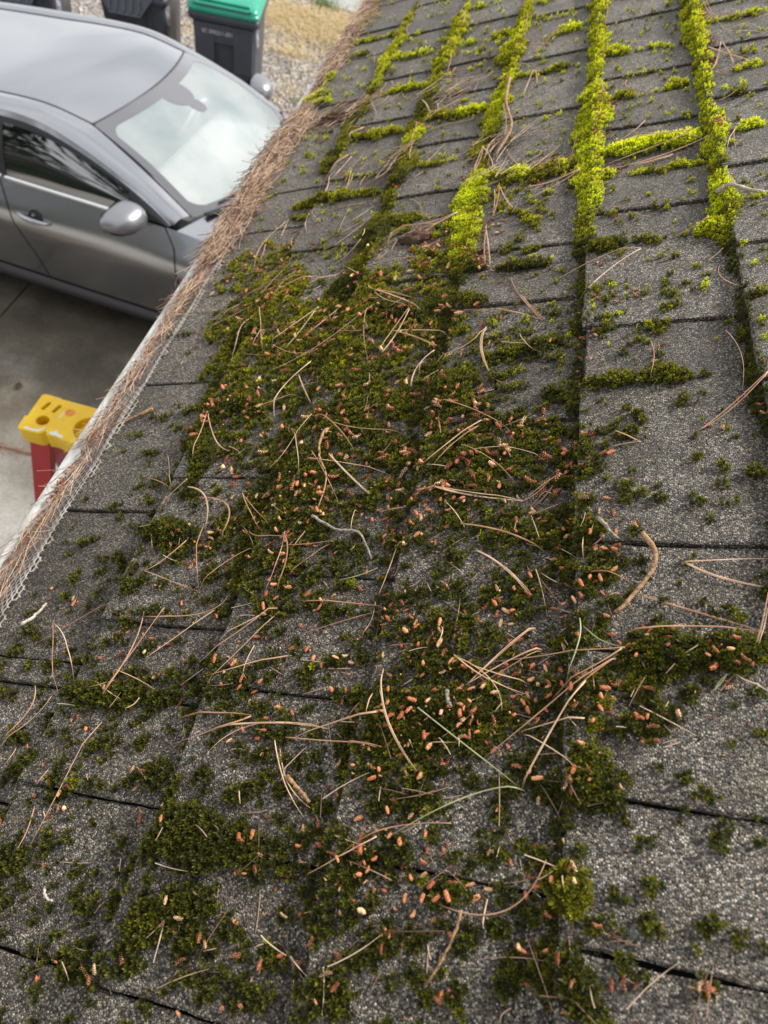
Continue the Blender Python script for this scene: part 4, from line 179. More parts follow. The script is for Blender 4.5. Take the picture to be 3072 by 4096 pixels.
def f_mossbase(t, b):
    a = nd(t, 'ShaderNodeAttribute', attribute_name='mcol')
    n = noise(t, objco(t), 300, 3, .7)
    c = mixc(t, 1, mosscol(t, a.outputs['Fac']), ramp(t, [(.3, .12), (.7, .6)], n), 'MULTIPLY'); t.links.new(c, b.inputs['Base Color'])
    bump(t, b, n, .003)
def f_sprig(t, b):
    a = nd(t, 'ShaderNodeAttribute', attribute_name='mcol', attribute_type='INSTANCER')
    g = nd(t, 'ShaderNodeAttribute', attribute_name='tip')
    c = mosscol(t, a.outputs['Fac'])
    c = mixc(t, 1, c, ramp(t, [(0, (.14,.18,.12)), (.4, (.55,.65,.5)), (1, (2.9,2.7,1.5))], g.outputs['Fac']), 'MULTIPLY')  # tips lightened, bases darkened: highlight and shade put into the leaf colour
    t.links.new(c, b.inputs['Base Color'])
    tr = nd(t, 'ShaderNodeBsdfTranslucent'); t.links.new(mixc(t, 1, c, (1.5,1.5,.7), 'MULTIPLY'), tr.inputs['Color'])
    ms = nd(t, 'ShaderNodeMixShader', Fac=.38); t.links.new(b.outputs[0], ms.inputs[1]); t.links.new(tr.outputs[0], ms.inputs[2])
    t.links.new(ms.outputs[0], t.nodes['Material Output'].inputs[0])
M_MB = mat('moss_cushion', rough=.95, fn=f_mossbase)
M_SP = mat('moss_leaf', rough=.6, fn=f_sprig)
def f_needle(lo, mid, hi):
    def fn(t, b):
        oi = t.nodes.new('ShaderNodeObjectInfo'); co = objco(t)
        c = ramp(t, [(0, lo), (.5, mid), (1, hi)], oi.outputs['Random'])
        c = mixc(t, 1, c, ramp(t, [(.3, (.62,.55,.5)), (.65, (1.12,1.1,1.05))], noise(t, co, 55, 3)), 'MULTIPLY'); t.links.new(c, b.inputs['Base Color'])
    return fn
M_ND = mat('dry_needle', rough=.42, fn=f_needle((.38,.19,.11), (.56,.34,.21), (.72,.53,.36)))
M_NG = mat('green_needle', rough=.4, fn=f_needle((.24,.27,.12), (.36,.38,.20), (.46,.46,.27)))
def f_litter(t, b):
    a = nd(t, 'ShaderNodeAttribute', attribute_name='mcol')
    t.links.new(ramp(t, [(0, (.13,.07,.045)), (.3, (.34,.20,.13)), (.6, (.56,.38,.26)), (1, (.78,.62,.45))], a.outputs['Fac']), b.inputs['Base Color'])
M_LT = mat('litter_needle', rough=.5, fn=f_litter)
def f_cat(t, b):
    g = t.nodes.new('ShaderNodeNewGeometry'); oi = t.nodes.new('ShaderNodeObjectInfo')
    a = nd(t, 'ShaderNodeAttribute', attribute_name='mcol')
    c = ramp(t, [(0, (.42,.125,.055)), (.4, (.60,.22,.10)), (.75, (.74,.34,.165)), (1, (.82,.54,.30))], math_(t, 'FRACT', math_(t, 'ADD', oi.outputs['Random'], a.outputs['Fac'])))
    c = mixc(t, 1, c, ramp(t, [(0, .06), (.4, .45), (1, 1.5)], nd(t, 'ShaderNodeAttribute', attribute_name='edge').outputs['Fac']), 'MULTIPLY')  # bright scale tips, blackened core: highlights and dark gaps put into the colour
    c = mixc(t, 1, c, ramp(t, [(.3, .75), (.7, 1.2)], noise(t, objco(t), 500, 2)), 'MULTIPLY'); t.links.new(c, b.inputs['Base Color'])
M_CT = mat('pollen_cone', rough=.75, fn=f_cat)
def f_bark(c1, c2):
    return lambda t, b: (t.links.new(ramp(t, [(.35, c1), (.65, c2)], noise(t, objco(t), 260, 4, .7)), b.inputs['Base Color']), bump(t, b, noise(t, objco(t), 500, 3), .0012))
M_TW = dict(brown=mat('twig_bark', rough=.8, fn=f_bark((.14,.07,.035), (.46,.27,.13))), grey=mat('twig_grey', rough=.85, fn=f_bark((.09,.075,.06), (.40,.35,.29))), pale=mat('twig_pale', rough=.8, fn=f_bark((.30,.24,.17), (.62,.56,.46))))
M_GUT = mat('gutter_paint', rough=.5, fn=noised((.30,.29,.25), (.66,.67,.65), 22, 8, (.4,.65), 0, (2.2,1,1)))
M_GRD = mat('guard_metal', rough=.6, fn=noised((.20,.165,.135), (.52,.48,.43), 45, 5))
M_MSH = mat('fine_mesh', rough=.7, fn=noised((.07,.055,.045), (.25,.21,.18), 60, 4))
M_SOIL = mat('gutter_debris', rough=.95, fn=noised((.03,.018,.012), (.15,.08,.045), 80, 5, bmp=.004))
M_WOOD = mat('roof_board', rough=.8, fn=noised((.30,.27,.22), (.42,.38,.32), 12))
M_STUC = mat('house_paint', rough=.8, fn=noised((.48,.46,.42), (.56,.54,.50), 6, bmp=.002))
# ------------------------------------------------------------------ roof frame
RM = Matrix(((math.cos(PITCH),0,-math.sin(PITCH), HN*math.sin(PITCH)), (0,1,0,0), (math.sin(PITCH),0,math.cos(PITCH), H-HN*math.cos(PITCH)), (0,0,0,1)))
# random tab seams carry on beyond what is measured
TABS = {}
for k in range(-4, 5):
    c = list(CUTS.get(k, [(.2+.05*k*k % .1, 'D')])); lo = c[0][0]; hi = c[-1][0]; ty = c[0][1]
    while lo > -.8:
        lo -= random.uniform(.075, .13); ty = 'M' if ty == 'D' else 'D'; c.insert(0, (lo, ty))
    ty = c[-1][1]
    while hi < 3.1:
        hi += random.uniform(.075, .12); ty = 'M' if ty == 'D' else 'D'; c.append((hi, ty))
    TABS[k] = c
def tabz(k, s, u):
    t = (s-(S0+k*E))/E; z = .0112*(1-t)
    c = TABS.get(k)
    if c:
        for i in range(len(c)-1):
            if c[i][0] <= u < c[i+1][0]:
                if c[i][1] == 'D': z += .0034-.0016*(u-c[i][0])/(c[i+1][0]-c[i][0])
                break
    return z
def surf(s, u):
    k = math.floor((s-S0)/E); k = max(-4, min(4, k)); return tabz(k, s, u)
roof = empty('roof', RM); tag(roof, 'weathered grey asphalt shingle roof slope overgrown with moss', 'roof')
b = MB(); b.box(S0-4*E+.004, S0+5*E+.12, -.9, 3.15, -.022, -.008); b.build('deck', M_DARK, roof)
b = MB(); b.box(S0-4*E-.012, S0-4*E+.003, -.9, 3.15, -.012, -.004); b.build('drip_edge', M_GUT, roof)
for k in range(-4, 5):
    sk = S0+k*E; c = TABS[k]
    for i in range(len(c)-1):
        u0, u1 = c[i][0]+.0007, c[i+1][0]-.0009; high = c[i][1] == 'D'
        if not high: u0 += .0008
        s0_ = sk+random.uniform(-.0012, .0012)-(.0005 if high else -.0015); s1_ = sk+E*1.16
        per = []
        n1 = max(6, int((u1-u0)/.007)); n2 = 16
        ph = random.uniform(0, 9)
        wob = lambda x: .0004*math.sin(x*60+ph)+.0003*math.sin(x*410+ph*2)+random.uniform(-.0005, .0005)
        for j in range(n1): per.append((s0_+wob(u0+(u1-u0)*j/n1), u0+(u1-u0)*j/n1))
        for j in range(n2): per.append((s0_+(s1_-s0_)*j/n2, u1+wob(j*.01)*.8))
        for j in range(4): per.append((s1_, u1-(u1-u0)*j/4))
        for j in range(n2): per.append((s1_-(s1_-s0_)*j/n2, u0+wob(j*.01+.5)*.8))
        n = len(per); cs = sum(p[0] for p in per)/n; cu = (u0+u1)/2
        zz = lambda s, u, kk=k, uu=cu: .0112*(1-(s-(S0+kk*E))/E)+((.0034-.0016*(u-c[i][0])/(c[i+1][0]-c[i][0])) if high else 0)+.0006*math.sin(u*37+kk*2)*math.sin(s*51)
        V = []
        for s_, u_ in per: V.append((s_, u_, zz(s_, u_)-.0060))
        for s_, u_ in per: V.append((s_, u_, zz(s_, u_)-.0009+random.uniform(-.0002, .0002)))
        for s_, u_ in per:
            ds = cs-s_; du = cu-u_; L = .0014
            V.append((s_+L*(1 if ds > 0 else -1)*(1 if abs(ds) > .04 else 0), u_+L*(1 if du > 0 else -1)*(1 if abs(du) > (u1-u0)*.46 else 0), zz(s_, u_)))
        F = [(a, (a+1) % n, n+(a+1) % n, n+a) for a in range(n)]+[(n+a, n+(a+1) % n, 2*n+(a+1) % n, 2*n+a) for a in range(n)]
        F = [f[::-1] for f in F]+[tuple(range(2*n, 3*n))[::-1]]
        # keep normals up
        me = mesh('shingle', V, F); bm = bmesh.new(); bm.from_mesh(me)
        bmesh.ops.recalc_face_normals(bm, faces=bm.faces)
        if max(bm.faces, key=lambda q: q.calc_area()).normal.z < 0: bmesh.ops.reverse_faces(bm, faces=bm.faces)
        bm.to_mesh(me); bm.free()
        link('shingle', me, M_SH, roof)
# ------------------------------------------------------------------ gutter with guard
gs = empty('gutter', RM); tag(gs, 'white metal eaves gutter covered with a pale mesh guard', 'gutter')
GU0, GU1 = -.9, 3.15; GI = S0-4*E+.004; GO = -.673; 
# rolled outer lip, front face, bottom (world-vertical direction in roof frame)
dn = Vector((-math.sin(PITCH), 0, -math.cos(PITCH)))
def gp(s, z, drop, outw): # drop: metres straight down; outw: metres horizontally outwards
    hx = Vector((-math.cos(PITCH), 0, math.sin(PITCH)))
    return Vector((s, 0, z))+dn*drop+hx*outw
prof = [gp(GO, -.001, 0, 0), gp(GO, .0035, 0, .003), gp(GO, .0035, 0, .012), gp(GO, .001, 0, .0150), gp(GO, 0, .010, .0145), gp(GO, 0, .022, .012), gp(GO, 0, .05, -.002), gp(GO, 0, .085, -.02), gp(GO, 0, .115, -.022), gp(GO, 0, .115, -.085), gp(GO, 0, .10, -.088), gp(GO, 0, .11, -.08), gp(GO, 0, .11, -.026), gp(GO, 0, .08, -.024), gp(GO, 0, .02, .006)]
us = [GU0+(GU1-GU0)*i/60 for i in range(61)]
b = MB(); b.grid([[(p.x+.0008*math.sin(u*9), u, p.z+.0008*math.sin(u*5+1)) for p in prof] for u in us], close=False); b.build('trough', M_GUT, gs, True)
b = MB(); b.box(GI-.03, GI-.010, GU0, GU1, -.20, -.012); b.build('fascia_board', M_GUT, gs)
# fine sheet and expanded-metal lattice above it
gz = lambda s: (.0005+.0098*(s-GO)/(GI-.004-GO)) if s < GI-.004 else .0103+.0020-.075*(s-GI+.004)+.0045*min(1, max(0, (s-GI+.004)/.004))
b = MB(); b.grid([[(s, u, gz(s)-.0016+.0006*math.sin(u*60+s*300)) for s in np.linspace(GO-.002, GI-.001, 8)] for u in np.linspace(GU0, GU1, 400)]); b.build('fine_screen', M_MSH, gs, True)
def lattice(u_lo, u_hi):
    b = MB(); a = .0088; bb = .0060
    rows_ = int((GI+.012-GO)/bb)+1; k = 0
    for j in range(rows_):
        s = GO+.001+j*bb; off = (j % 2)*a/2
        for i in range(int((u_hi-u_lo)/a)):
            u = u_lo+i*a+off
            w = .00075
            z = gz(s)+.0004+.0008*math.sin(u*41+s*90)
            if s > GI+.006 and math.sin(u*23)+math.sin(u*57+1)+.8*math.sin(u*181) > (.5 if s < GI+.008 else -.3): continue
            if u > 1.0 and s > GI: continue
            # one hexagonal rib outline, shared walls: three ribs per cell
            P = [(s+bb*.33, u), (s+bb*.66, u+a/2), (s+bb*1.33-.0, u+a/2)]
            for p, q in ((P[0], P[1]), (P[1], P[2]), (P[1], (s+bb*.33, u+a))):
                dx, dy = q[0]-p[0], q[1]-p[1]; L = math.hypot(dx, dy); nx, ny = -dy/L*w, dx/L*w
                b.add([(p[0]-nx, p[1]-ny, z), (p[0]+nx, p[1]+ny, z), (q[0]+nx, q[1]+ny, z), (q[0]-nx, q[1]-ny, z), (p[0]-nx, p[1]-ny, z-.0008), (q[0]-nx, q[1]-ny, z-.0008)], [(0,3,2,1), (0,4,5,3)])
    return b
g = lattice(-.5, 2.9).build('guard_lattice', M_GRD, gs); g['kind'] = 'stuff'
# ------------------------------------------------------------------ moss
DU = .0016; UA, UB, SA, SB = -.17, 2.62, -.675, .46
NU = int((UB-UA)/DU); NS = int((SB-SA)/DU)
T = np.zeros((NU, NS), np.float32); CO = np.zeros((NU, NS), np.float32); ID = np.full((NU, NS), -1, np.int8)
def vnoise(cell, seed):
    r = np.random.default_rng(seed); a = r.random((int(NU*DU/cell)+3, int(NS*DU/cell)+3)).astype(np.float32)
    x = np.arange(NU)*DU/cell; y = np.arange(NS)*DU/cell; i = x.astype(int); j = y.astype(int); fx = (x-i)[:, None]; fy = (y-j)[None, :]
    fx = fx*fx*(3-2*fx); fy = fy*fy*(3-2*fy)
    return (a[i][:, j]*(1-fx)*(1-fy)+a[i+1][:, j]*fx*(1-fy)+a[i][:, j+1]*(1-fx)*fy+a[i+1][:, j+1]*fx*fy)
NZ = vnoise(.004, 1)*.5+vnoise(.009, 2)*.5; NB = vnoise(.022, 3)*.45+vnoise(.009, 4)*.55
def stamp(u, s, r, h, c, idn, ex=.5):
    R = r*1.35; i0 = max(0, int((u-R-UA)/DU)); i1 = min(NU, int((u+R-UA)/DU)+2); j0 = max(0, int((s-R-SA)/DU)); j1 = min(NS, int((s+R-SA)/DU)+2)
    if i0 >= i1 or j0 >= j1: return
    uu = UA+np.arange(i0, i1)*DU-u; ss = SA+np.arange(j0, j1)*DU-s
    d = np.sqrt(uu[:, None]**2+ss[None, :]**2)/(r*(.72+.56*NZ[i0:i1, j0:j1]))
    v = np.where(d < 1, h*np.power(np.clip(1-d*d, 0, 1), ex), 0)
    t = T[i0:i1, j0:j1]; m = v > t; t[m] = v[m]; CO[i0:i1, j0:j1][m] = c; ID[i0:i1, j0:j1][m] = idn
rr = random.Random(4)
def stroke(pts, idn, hk=.62, lump=.012):
    for a, q in zip(pts[:-1], pts[1:]):
        L = math.hypot(a[0]-q[0], a[1]-q[1]); n = max(1, int(L/.0085))
        for i in range(n):
            f = i/n; r = (a[2]*(1-f)+q[2]*f)*1.12; r *= rr.choice((.62, .8, .92, 1, 1.08)); c = a[3]*(1-f)+q[3]*f+rr.choice((-.42, -.25, -.12, -.05, 0, .03))
            u = a[0]*(1-f)+q[0]*f+rr.uniform(-.3, .3)*r; s = a[1]*(1-f)+q[1]*f+rr.uniform(-.22, .22)*r
            stamp(u, s, r, min(.022, r*hk*rr.uniform(.6, 1.25)), max(0, min(1, c)), idn)
ROWN = ['row1', 'row2', 'row3', 'row4', 'row5', 'row6']
for k, n in enumerate(ROWN): stroke([(2.6, ROWS[n][0][1], ROWS[n][0][2]*.9, ROWS[n][0][3])]+ROWS[n], k)
stroke(ROWS['row1b'], 0)
stroke([[0.2119, -0.0558, 0.0062, 0.08], [0.1776, -0.0553, 0.0068, 0.08], [0.146, -0.0563, 0.0065, 0.08], [0.1173, -0.0539, 0.0079, 0.08], [0.0929, -0.0555, 0.0061, 0.08], [0.0726, -0.0564, 0.0051, 0.08], [0.0535, -0.0567, 0.0057, 0.08], [0.0332, -0.0576, 0.0063, 0.08], [0.0164, -0.0572, 0.0068, 0.08], [0.0007, -0.0563, 0.0066, 0.08]], 1, .55)
for pts, r, c in CROSS:
    m = len(pts); P = [(p[0], p[1], r*.98*(.55 if i in (0, m-1) else 1), min(1, c+(.12 if p[0] > .8 else 0))) for i, p in enumerate(pts)]; stroke(P, 6, .75)
for k in range(-4, 3):
    for (u_, ty_) in TABS[k]:
        if .5 < u_ < 2.5 and rr.random() < (.6 if ty_ == 'M' else .2):
            f0 = rr.uniform(0, .5); f1 = min(1, f0+rr.uniform(.25, .6)); a0, a1 = S0+k*E+E*f0, S0+k*E+E*f1; q_ = rr.uniform(.0018, .0032)
            c_ = float(np.interp(u_, [.5, .8, 1.1, 1.6], [.2, .4, .75, .8])); stroke([(u_-.003, a0, q_, c_), (u_-.003, (a0+a1)/2, q_*1.2, c_), (u_-.003, a1, q_*.7, c_)], 6, .8)
def colat(u): 
    return max(.06, min(.85, np.interp(u, [-.1, .35, .6, .8, 1.0, 1.3, 2], [.03, .10, .24, .38, .52, .60, .60])))
NB2 = vnoise(.010, 13)*.4+vnoise(.0052, 14)*.6
def nb(u, s):
    i = min(NU-1, max(0, int((u-UA)/DU))); j = min(NS-1, max(0, int((s-SA)/DU))); return NB2[i, j] if u < .35 else NB[i, j]
for u, s, ru, rs, cv in MATS:
    n = int(cv*math.pi*ru*rs/(math.pi*.0052**2)*(3.4 if u < .14 else (3.2 if u < .35 else 2.0)))
    for _ in range(n):
        a = rr.uniform(0, 6.283); q = math.sqrt(rr.random()); uu = u+ru*q*math.cos(a); ss = s+rs*q*math.sin(a)
        k_ = nb(uu, ss)
        if k_ < .62-.44*cv: continue
        if ss < -.60: continue
        r = rr.choice((.0014, .0019, .0024, .0030, .0037, .0048))*(1 if cv > .25 else .8)*(1.12 if cv > .7 else 1)*(.92 if uu < .3 else 1)
        c = colat(uu)+rr.uniform(-.10, .14)+(.25 if rr.random() < .06 else 0)
        stamp(uu, ss, r, r*rr.uniform(.6, 1.0), max(.02, min(1, c)), 7)
for _ in range(9000):
    uu = rr.uniform(UA, UB); ss = rr.uniform(-.60, SB)
    if nb(uu, ss) < rr.uniform(.42, .72): continue
    r = rr.choice((.0012, .0016, .002, .0026, .0032)); c = colat(uu)+rr.uniform(-.1, .2); stamp(uu, ss, r, r*.8, max(.03, min(1, c)), 7)
for _ in range(5200):
    uu = rr.uniform(-.15, .62); ss = rr.uniform(-.58, .10)
    if nb(uu, ss) < rr.uniform(.44, .68)+(.08 if ss > -.02 else 0): continue
    r = rr.choice((.0014, .0019, .0024, .003, .0038, .0048)); stamp(uu, ss, r, r*.8, max(.03, colat(uu)+rr.uniform(-.06, .14)), 7)
for _ in range(3600):
    uu = rr.uniform(.5, 1.7); ss = rr.uniform(-.50, SB)
    if nb(uu, ss) < rr.uniform(.30, .70): continue
    r = rr.choice((.0010, .0014, .0018, .0024, .0032)); stamp(uu, ss, r, r*.7, min(1, .45+rr.uniform(-.25, .5)), 7)
# surface height under the moss grid
SU = np.array([[0.0]*NS]*1)
kk = np.floor((SA+np.arange(NS)*DU-S0)/E).astype(int); tt = (SA+np.arange(NS)*DU-S0)/E-kk
base = (.0112*(1-tt)).astype(np.float32); SURF = np.repeat(base[None, :], NU, 0)
ua = UA+np.arange(NU)*DU
for k in range(-5, 5):
    cols = np.where(kk == k)[0]
    if len(cols) == 0 or k not in TABS: continue
    c = TABS[k]; add = np.zeros(NU, np.float32)
    for i in range(len(c)-1):
        if c[i][1] == 'D':
            m = (ua >= c[i][0]) & (ua < c[i+1][0]); add[m] = .0034-.0016*(ua[m]-c[i][0])/(c[i+1][0]-c[i][0])
    SURF[:, cols] += add[:, None]
# moss bridges the steps: blur the ground under it
def blur(a, n):
    for ax in (0, 1):
        c = np.cumsum(np.pad(a, [(n+1, n) if x == ax else (0, 0) for x in (0, 1)], mode='edge'), axis=ax, dtype=np.float64)
        a = (np.take(c, range(2*n+1, c.shape[ax]), ax)-np.take(c, range(0, c.shape[ax]-2*n-1), ax))/(2*n+1)
    return a
SBL = np.maximum(blur(SURF, 3), SURF-.0015); TOPZ = SBL+T*.82
TS = blur(T, 1); GU_, GS_ = np.gradient(TS+SBL*.3, DU)
def top(s, u):
    i = int((u-UA)/DU); j = int((s-SA)/DU)
    if 0 <= i < NU and 0 <= j < NS: return float(SURF[i, j]+T[i, j]+(.0034 if T[i, j] > .001 else .0))
    return surf(s, u)
# leaf sprigs
protos = bpy.data.collections.new('moss_sprigs')
def sprig(seed):
    r = random.Random(seed); v = []; f = []; tip = []
    for tier, (z, ang, L, n) in enumerate(((.0003, 72, .0026, 5), (.0014, 48, .0027, 5), (.0026, 18, .0022, 3))):
        for i in range(n):
            a = 6.283*i/n+tier*.7+r.uniform(-.25, .25); el = rad(ang+r.uniform(-12, 12)); l = L*r.uniform(.8, 1.15); w = .00058
            d = Vector((math.cos(a)*math.sin(el), math.sin(a)*math.sin(el), math.cos(el))); sd_ = Vector((-math.sin(a), math.cos(a), 0))
            p0 = Vector((0, 0, z)); k = len(v)
            v += [p0-sd_*w*.5, p0+sd_*w*.5, p0+d*l*.55+sd_*w, p0+d*l*.55-sd_*w, p0+d*l+Vector((0, 0, .0002))]
            f += [(k, k+1, k+2, k+3), (k+3, k+2, k+4)]; tip += [0, 0, .55, .55, 1]
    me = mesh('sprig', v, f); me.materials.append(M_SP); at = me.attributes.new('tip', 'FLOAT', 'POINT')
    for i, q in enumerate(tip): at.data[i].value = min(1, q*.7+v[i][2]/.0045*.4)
    o = bpy.data.objects.new('sprig', me); protos.objects.link(o)
for s_ in range(5): sprig(s_)
gn = bpy.data.node_groups.new('moss_leaves', 'GeometryNodeTree')
gn.interface.new_socket('Geometry', in_out='INPUT', socket_type='NodeSocketGeometry'); gn.interface.new_socket('Geometry', in_out='OUTPUT', socket_type='NodeSocketGeometry')
def G(t): return gn.nodes.new(t)
gi, go = G('NodeGroupInput'), G('NodeGroupOutput')
def na(name, ty):
    n = G('GeometryNodeInputNamedAttribute'); n.data_type = ty; n.inputs[0].default_value = name; return n
a_sp, a_rot, a_sc = na('sp', 'BOOLEAN'), na('rot', 'FLOAT_VECTOR'), na('sc', 'FLOAT')
def aout(n): return [o for o in n.outputs if o.enabled and o.name == 'Attribute'][0]
sep = G('GeometryNodeSeparateGeometry'); m2p = G('GeometryNodeMeshToPoints'); iop = G('GeometryNodeInstanceOnPoints'); ci = G('GeometryNodeCollectionInfo'); jg = G('GeometryNodeJoinGeometry')
L_ = gn.links.new
L_(gi.outputs[0], sep.inputs['Geometry']); L_(aout(a_sp), sep.inputs['Selection']); L_(sep.outputs['Selection'], m2p.inputs['Mesh']); L_(m2p.outputs[0], iop.inputs['Points'])
ci.inputs['Collection'].default_value = protos; ci.inputs['Separate Children'].default_value = True; ci.inputs['Reset Children'].default_value = True
L_(ci.outputs[0], iop.inputs['Instance']); iop.inputs['Pick Instance'].default_value = True
L_(aout(a_rot), iop.inputs['Rotation']); L_(aout(a_sc), iop.inputs['Scale'])
L_(sep.outputs['Inverted'], jg.inputs[0]); L_(iop.outputs[0], jg.inputs[0]); L_(jg.outputs[0], go.inputs[0])
# candidate sprig points
pts = []
for (u0, u1, sp_) in ((-.17, .45, .0025), (.45, .9, .0026), (.9, 1.4, .0030), (1.4, 2.62, .0040)):
    U = np.arange(u0, u1, sp_); S_ = np.arange(SA, SB, sp_)
    gu, gs_ = np.meshgrid(U, S_, indexing='ij'); gu = gu+RNG.uniform(-.5, .5, gu.shape)*sp_; gs_ = gs_+RNG.uniform(-.5, .5, gu.shape)*sp_
    pts.append(np.stack([gu.ravel(), gs_.ravel(), np.full(gu.size, sp_/.0023)], 1))
pts = np.concatenate(pts); ii = np.clip(((pts[:, 0]-UA)/DU).astype(int), 0, NU-1); jj = np.clip(((pts[:, 1]-SA)/DU).astype(int), 0, NS-1)
keep = T[ii, jj] > .0006; pts, ii, jj = pts[keep], ii[keep], jj[keep]
MOSSN = [('moss_ridge', 'thick yellow-green moss ridge running along the rightmost shingle step'), ('moss_ridge', 'longest and fattest bright moss ridge, second shingle step from the right'),
 ('moss_ridge', 'moss ridge whose brightest wide cushion ends in a cluster of orange cones, third step from the right'), ('moss_ridge', 'olive moss ridge on the fourth shingle step from the right'),
 ('moss_ridge', 'thin broken moss ridge on the step next to the eaves'), ('moss_ridge', 'short moss strip hugging the gutter edge near the top of the roof'),
 ('moss_strip', 'slanting moss strips growing in the seams between neighbouring shingle tabs'), ('moss', 'dark green moss tufts and mats spread over the grey shingles')]
step = 2
for idn, (nm, lb) in enumerate(MOSSN):
    mask = (ID == idn) & (T > .0012)
    sub = mask[::step, ::step]; q = sub[:-1, :-1] & sub[1:, :-1] & sub[1:, 1:] & sub[:-1, 1:]
    vi = -np.ones(sub.shape, int); use = np.zeros(sub.shape, bool)
    use[:-1, :-1] |= q; use[1:, :-1] |= q; use[1:, 1:] |= q; use[:-1, 1:] |= q
    a, c = np.where(use); vi[a, c] = np.arange(len(a))
    V = np.stack([SA+c*step*DU, UA+a*step*DU, (TOPZ[::step, ::step])[a, c]-.0006], 1); cv_ = CO[::step, ::step][a, c]
    qa, qc = np.where(q); Fq = np.stack([vi[qa, qc], vi[qa, qc+1], vi[qa+1, qc+1], vi[qa+1, qc]], 1)
    pm = ID[ii, jj] == idn; P = pts[pm]; I, J = ii[pm], jj[pm]; n0, n1 = len(V), len(P)
    th = T[I, J]
    PV = np.stack([P[:, 1], P[:, 0], TOPZ[I, J]-.0009-.0004*RNG.random(n1)], 1)
    gx, gy = -GS_[I, J], -GU_[I, J]; 
    gx = np.clip(gx, -1.3, 1.3)*.8+RNG.normal(0, .32, n1); gy = np.clip(gy, -1.3, 1.3)*.8+RNG.normal(0, .32, n1)
    nz = 1/np.sqrt(1+gx*gx+gy*gy); nx, ny = gx*nz, gy*nz
    rx = -np.arcsin(np.clip(ny, -1, 1)); ry = np.arctan2(nx, nz)
    me = bpy.data.meshes.new(nm); VV = np.concatenate([V, PV])
    me.from_pydata(VV.tolist(), [], Fq.tolist())
    sc = np.concatenate([np.ones(n0), P[:, 2]*(.75+.4*np.clip(th/.004, 0, 1))*RNG.uniform(.7, 1.35, n1)*(.72 if idn < 6 else 1)])
    mc = np.concatenate([cv_, np.clip(CO[I, J]+RNG.normal(0, .09, n1), 0, 1)])
    rot = np.zeros((n0+n1, 3)); rot[n0:, 0] = rx; rot[n0:, 1] = ry; rot[n0:, 2] = RNG.uniform(0, 6.28, n1)*0
    for an, ty, da, fld in (('sp', 'BOOLEAN', np.concatenate([np.zeros(n0, bool), np.ones(n1, bool)]), 'value'), ('sc', 'FLOAT', sc, 'value'), ('mcol', 'FLOAT', mc, 'value'), ('rot', 'FLOAT_VECTOR', rot.ravel(), 'vector')):
        at = me.attributes.new(an, ty, 'POINT'); at.data.foreach_set(fld, da.astype(bool if ty == 'BOOLEAN' else np.float32))
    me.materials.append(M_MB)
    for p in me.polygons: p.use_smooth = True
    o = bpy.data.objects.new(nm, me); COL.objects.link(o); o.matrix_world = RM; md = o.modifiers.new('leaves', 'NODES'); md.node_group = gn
    tag(o, lb, 'moss', None, 'stuff'); print(nm, n0, n1)
# ------------------------------------------------------------------ pollen cones
def catmesh(seed, nr=9, ns=9):
    r = random.Random(seed); L = r.choice((.0042, .0058, .0066, .0074, .0082, .0092)); R = r.uniform(.00100, .00132); bend = r.uniform(-1.9, 1.9)
    def axis(t): a = bend*(t-.5); return Vector((L*(t-.5), -bend*L*.5*(t-.5)**2, R*.9)), Vector((math.cos(a), -math.sin(a), 0))
    b = MB(); P = []
    for i in range(9):
        t = i/8; c, d = axis(t); w = math.sin(math.pi*(.12+.78*t))**.5*R*.78; y = Vector((d.y, -d.x, 0)); P.append([tuple(c+y*math.cos(a)*w+Vector((0, 0, math.sin(a)*w))) for a in [6.2832*k/6 for k in range(6)]])
    b.grid(P, close=True)
    for i in range(nr*2):
        t = .04+.92*i/(nr*2); c, d = axis(t); w = math.sin(math.pi*(.14+.76*t))**.5*R; y = Vector((d.y, -d.x, 0)); m = 6 if ns > 4 else 4
        for k in range(m):
            a = 6.2832*(k+.5*(i % 2))/m+r.uniform(-.12, .12); n_ = y*math.cos(a)+Vector((0, 0, math.sin(a))); g_ = n_.cross(d); p = c+n_*w*.72; sz = w*r.uniform(.40, .66); q = p+n_*w*r.uniform(.30, .75)+d*sz*.7
            b.add([tuple(p-g_*sz-d*sz*.5), tuple(p+g_*sz-d*sz*.5), tuple(q+g_*sz*.6), tuple(q-g_*sz*.6), tuple(q+d*sz*.5-n_*w*.25)], [(0, 1, 2, 3), (3, 2, 4)])
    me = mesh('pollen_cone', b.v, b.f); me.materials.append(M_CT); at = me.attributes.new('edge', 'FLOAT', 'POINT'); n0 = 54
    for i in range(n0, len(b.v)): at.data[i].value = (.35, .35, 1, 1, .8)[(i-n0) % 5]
    return me
CM = [catmesh(i) for i in range(14)]
CSH = []
for q in CM:
    xs_ = [v.co.x for v in q.vertices]; ys_ = [v.co.y for v in q.vertices]; lx, ly = max(xs_)-min(xs_), max(ys_)-min(ys_); CSH.append(('short' if lx < .0062 else ('long' if lx > .0085 else 'mid-sized'))+(' curled' if ly > lx*.52 else ' straight')); CML = [catmesh(i+40, 5, 3) for i in range(5)]
near = sorted(CATKINS, key=lambda q: (q[0]-.1)**2+(q[1]+.15)**2)
CRS = {1: 'rightmost shingle course', 0: 'second course from right', -1: 'third course from right', -2: 'fourth course from right', -3: 'fifth course from right', -4: 'course next to gutter', -5: 'gutter edge'}
def course(s): return CRS[max(-5, min(1, math.floor((s-S0)/E)))]
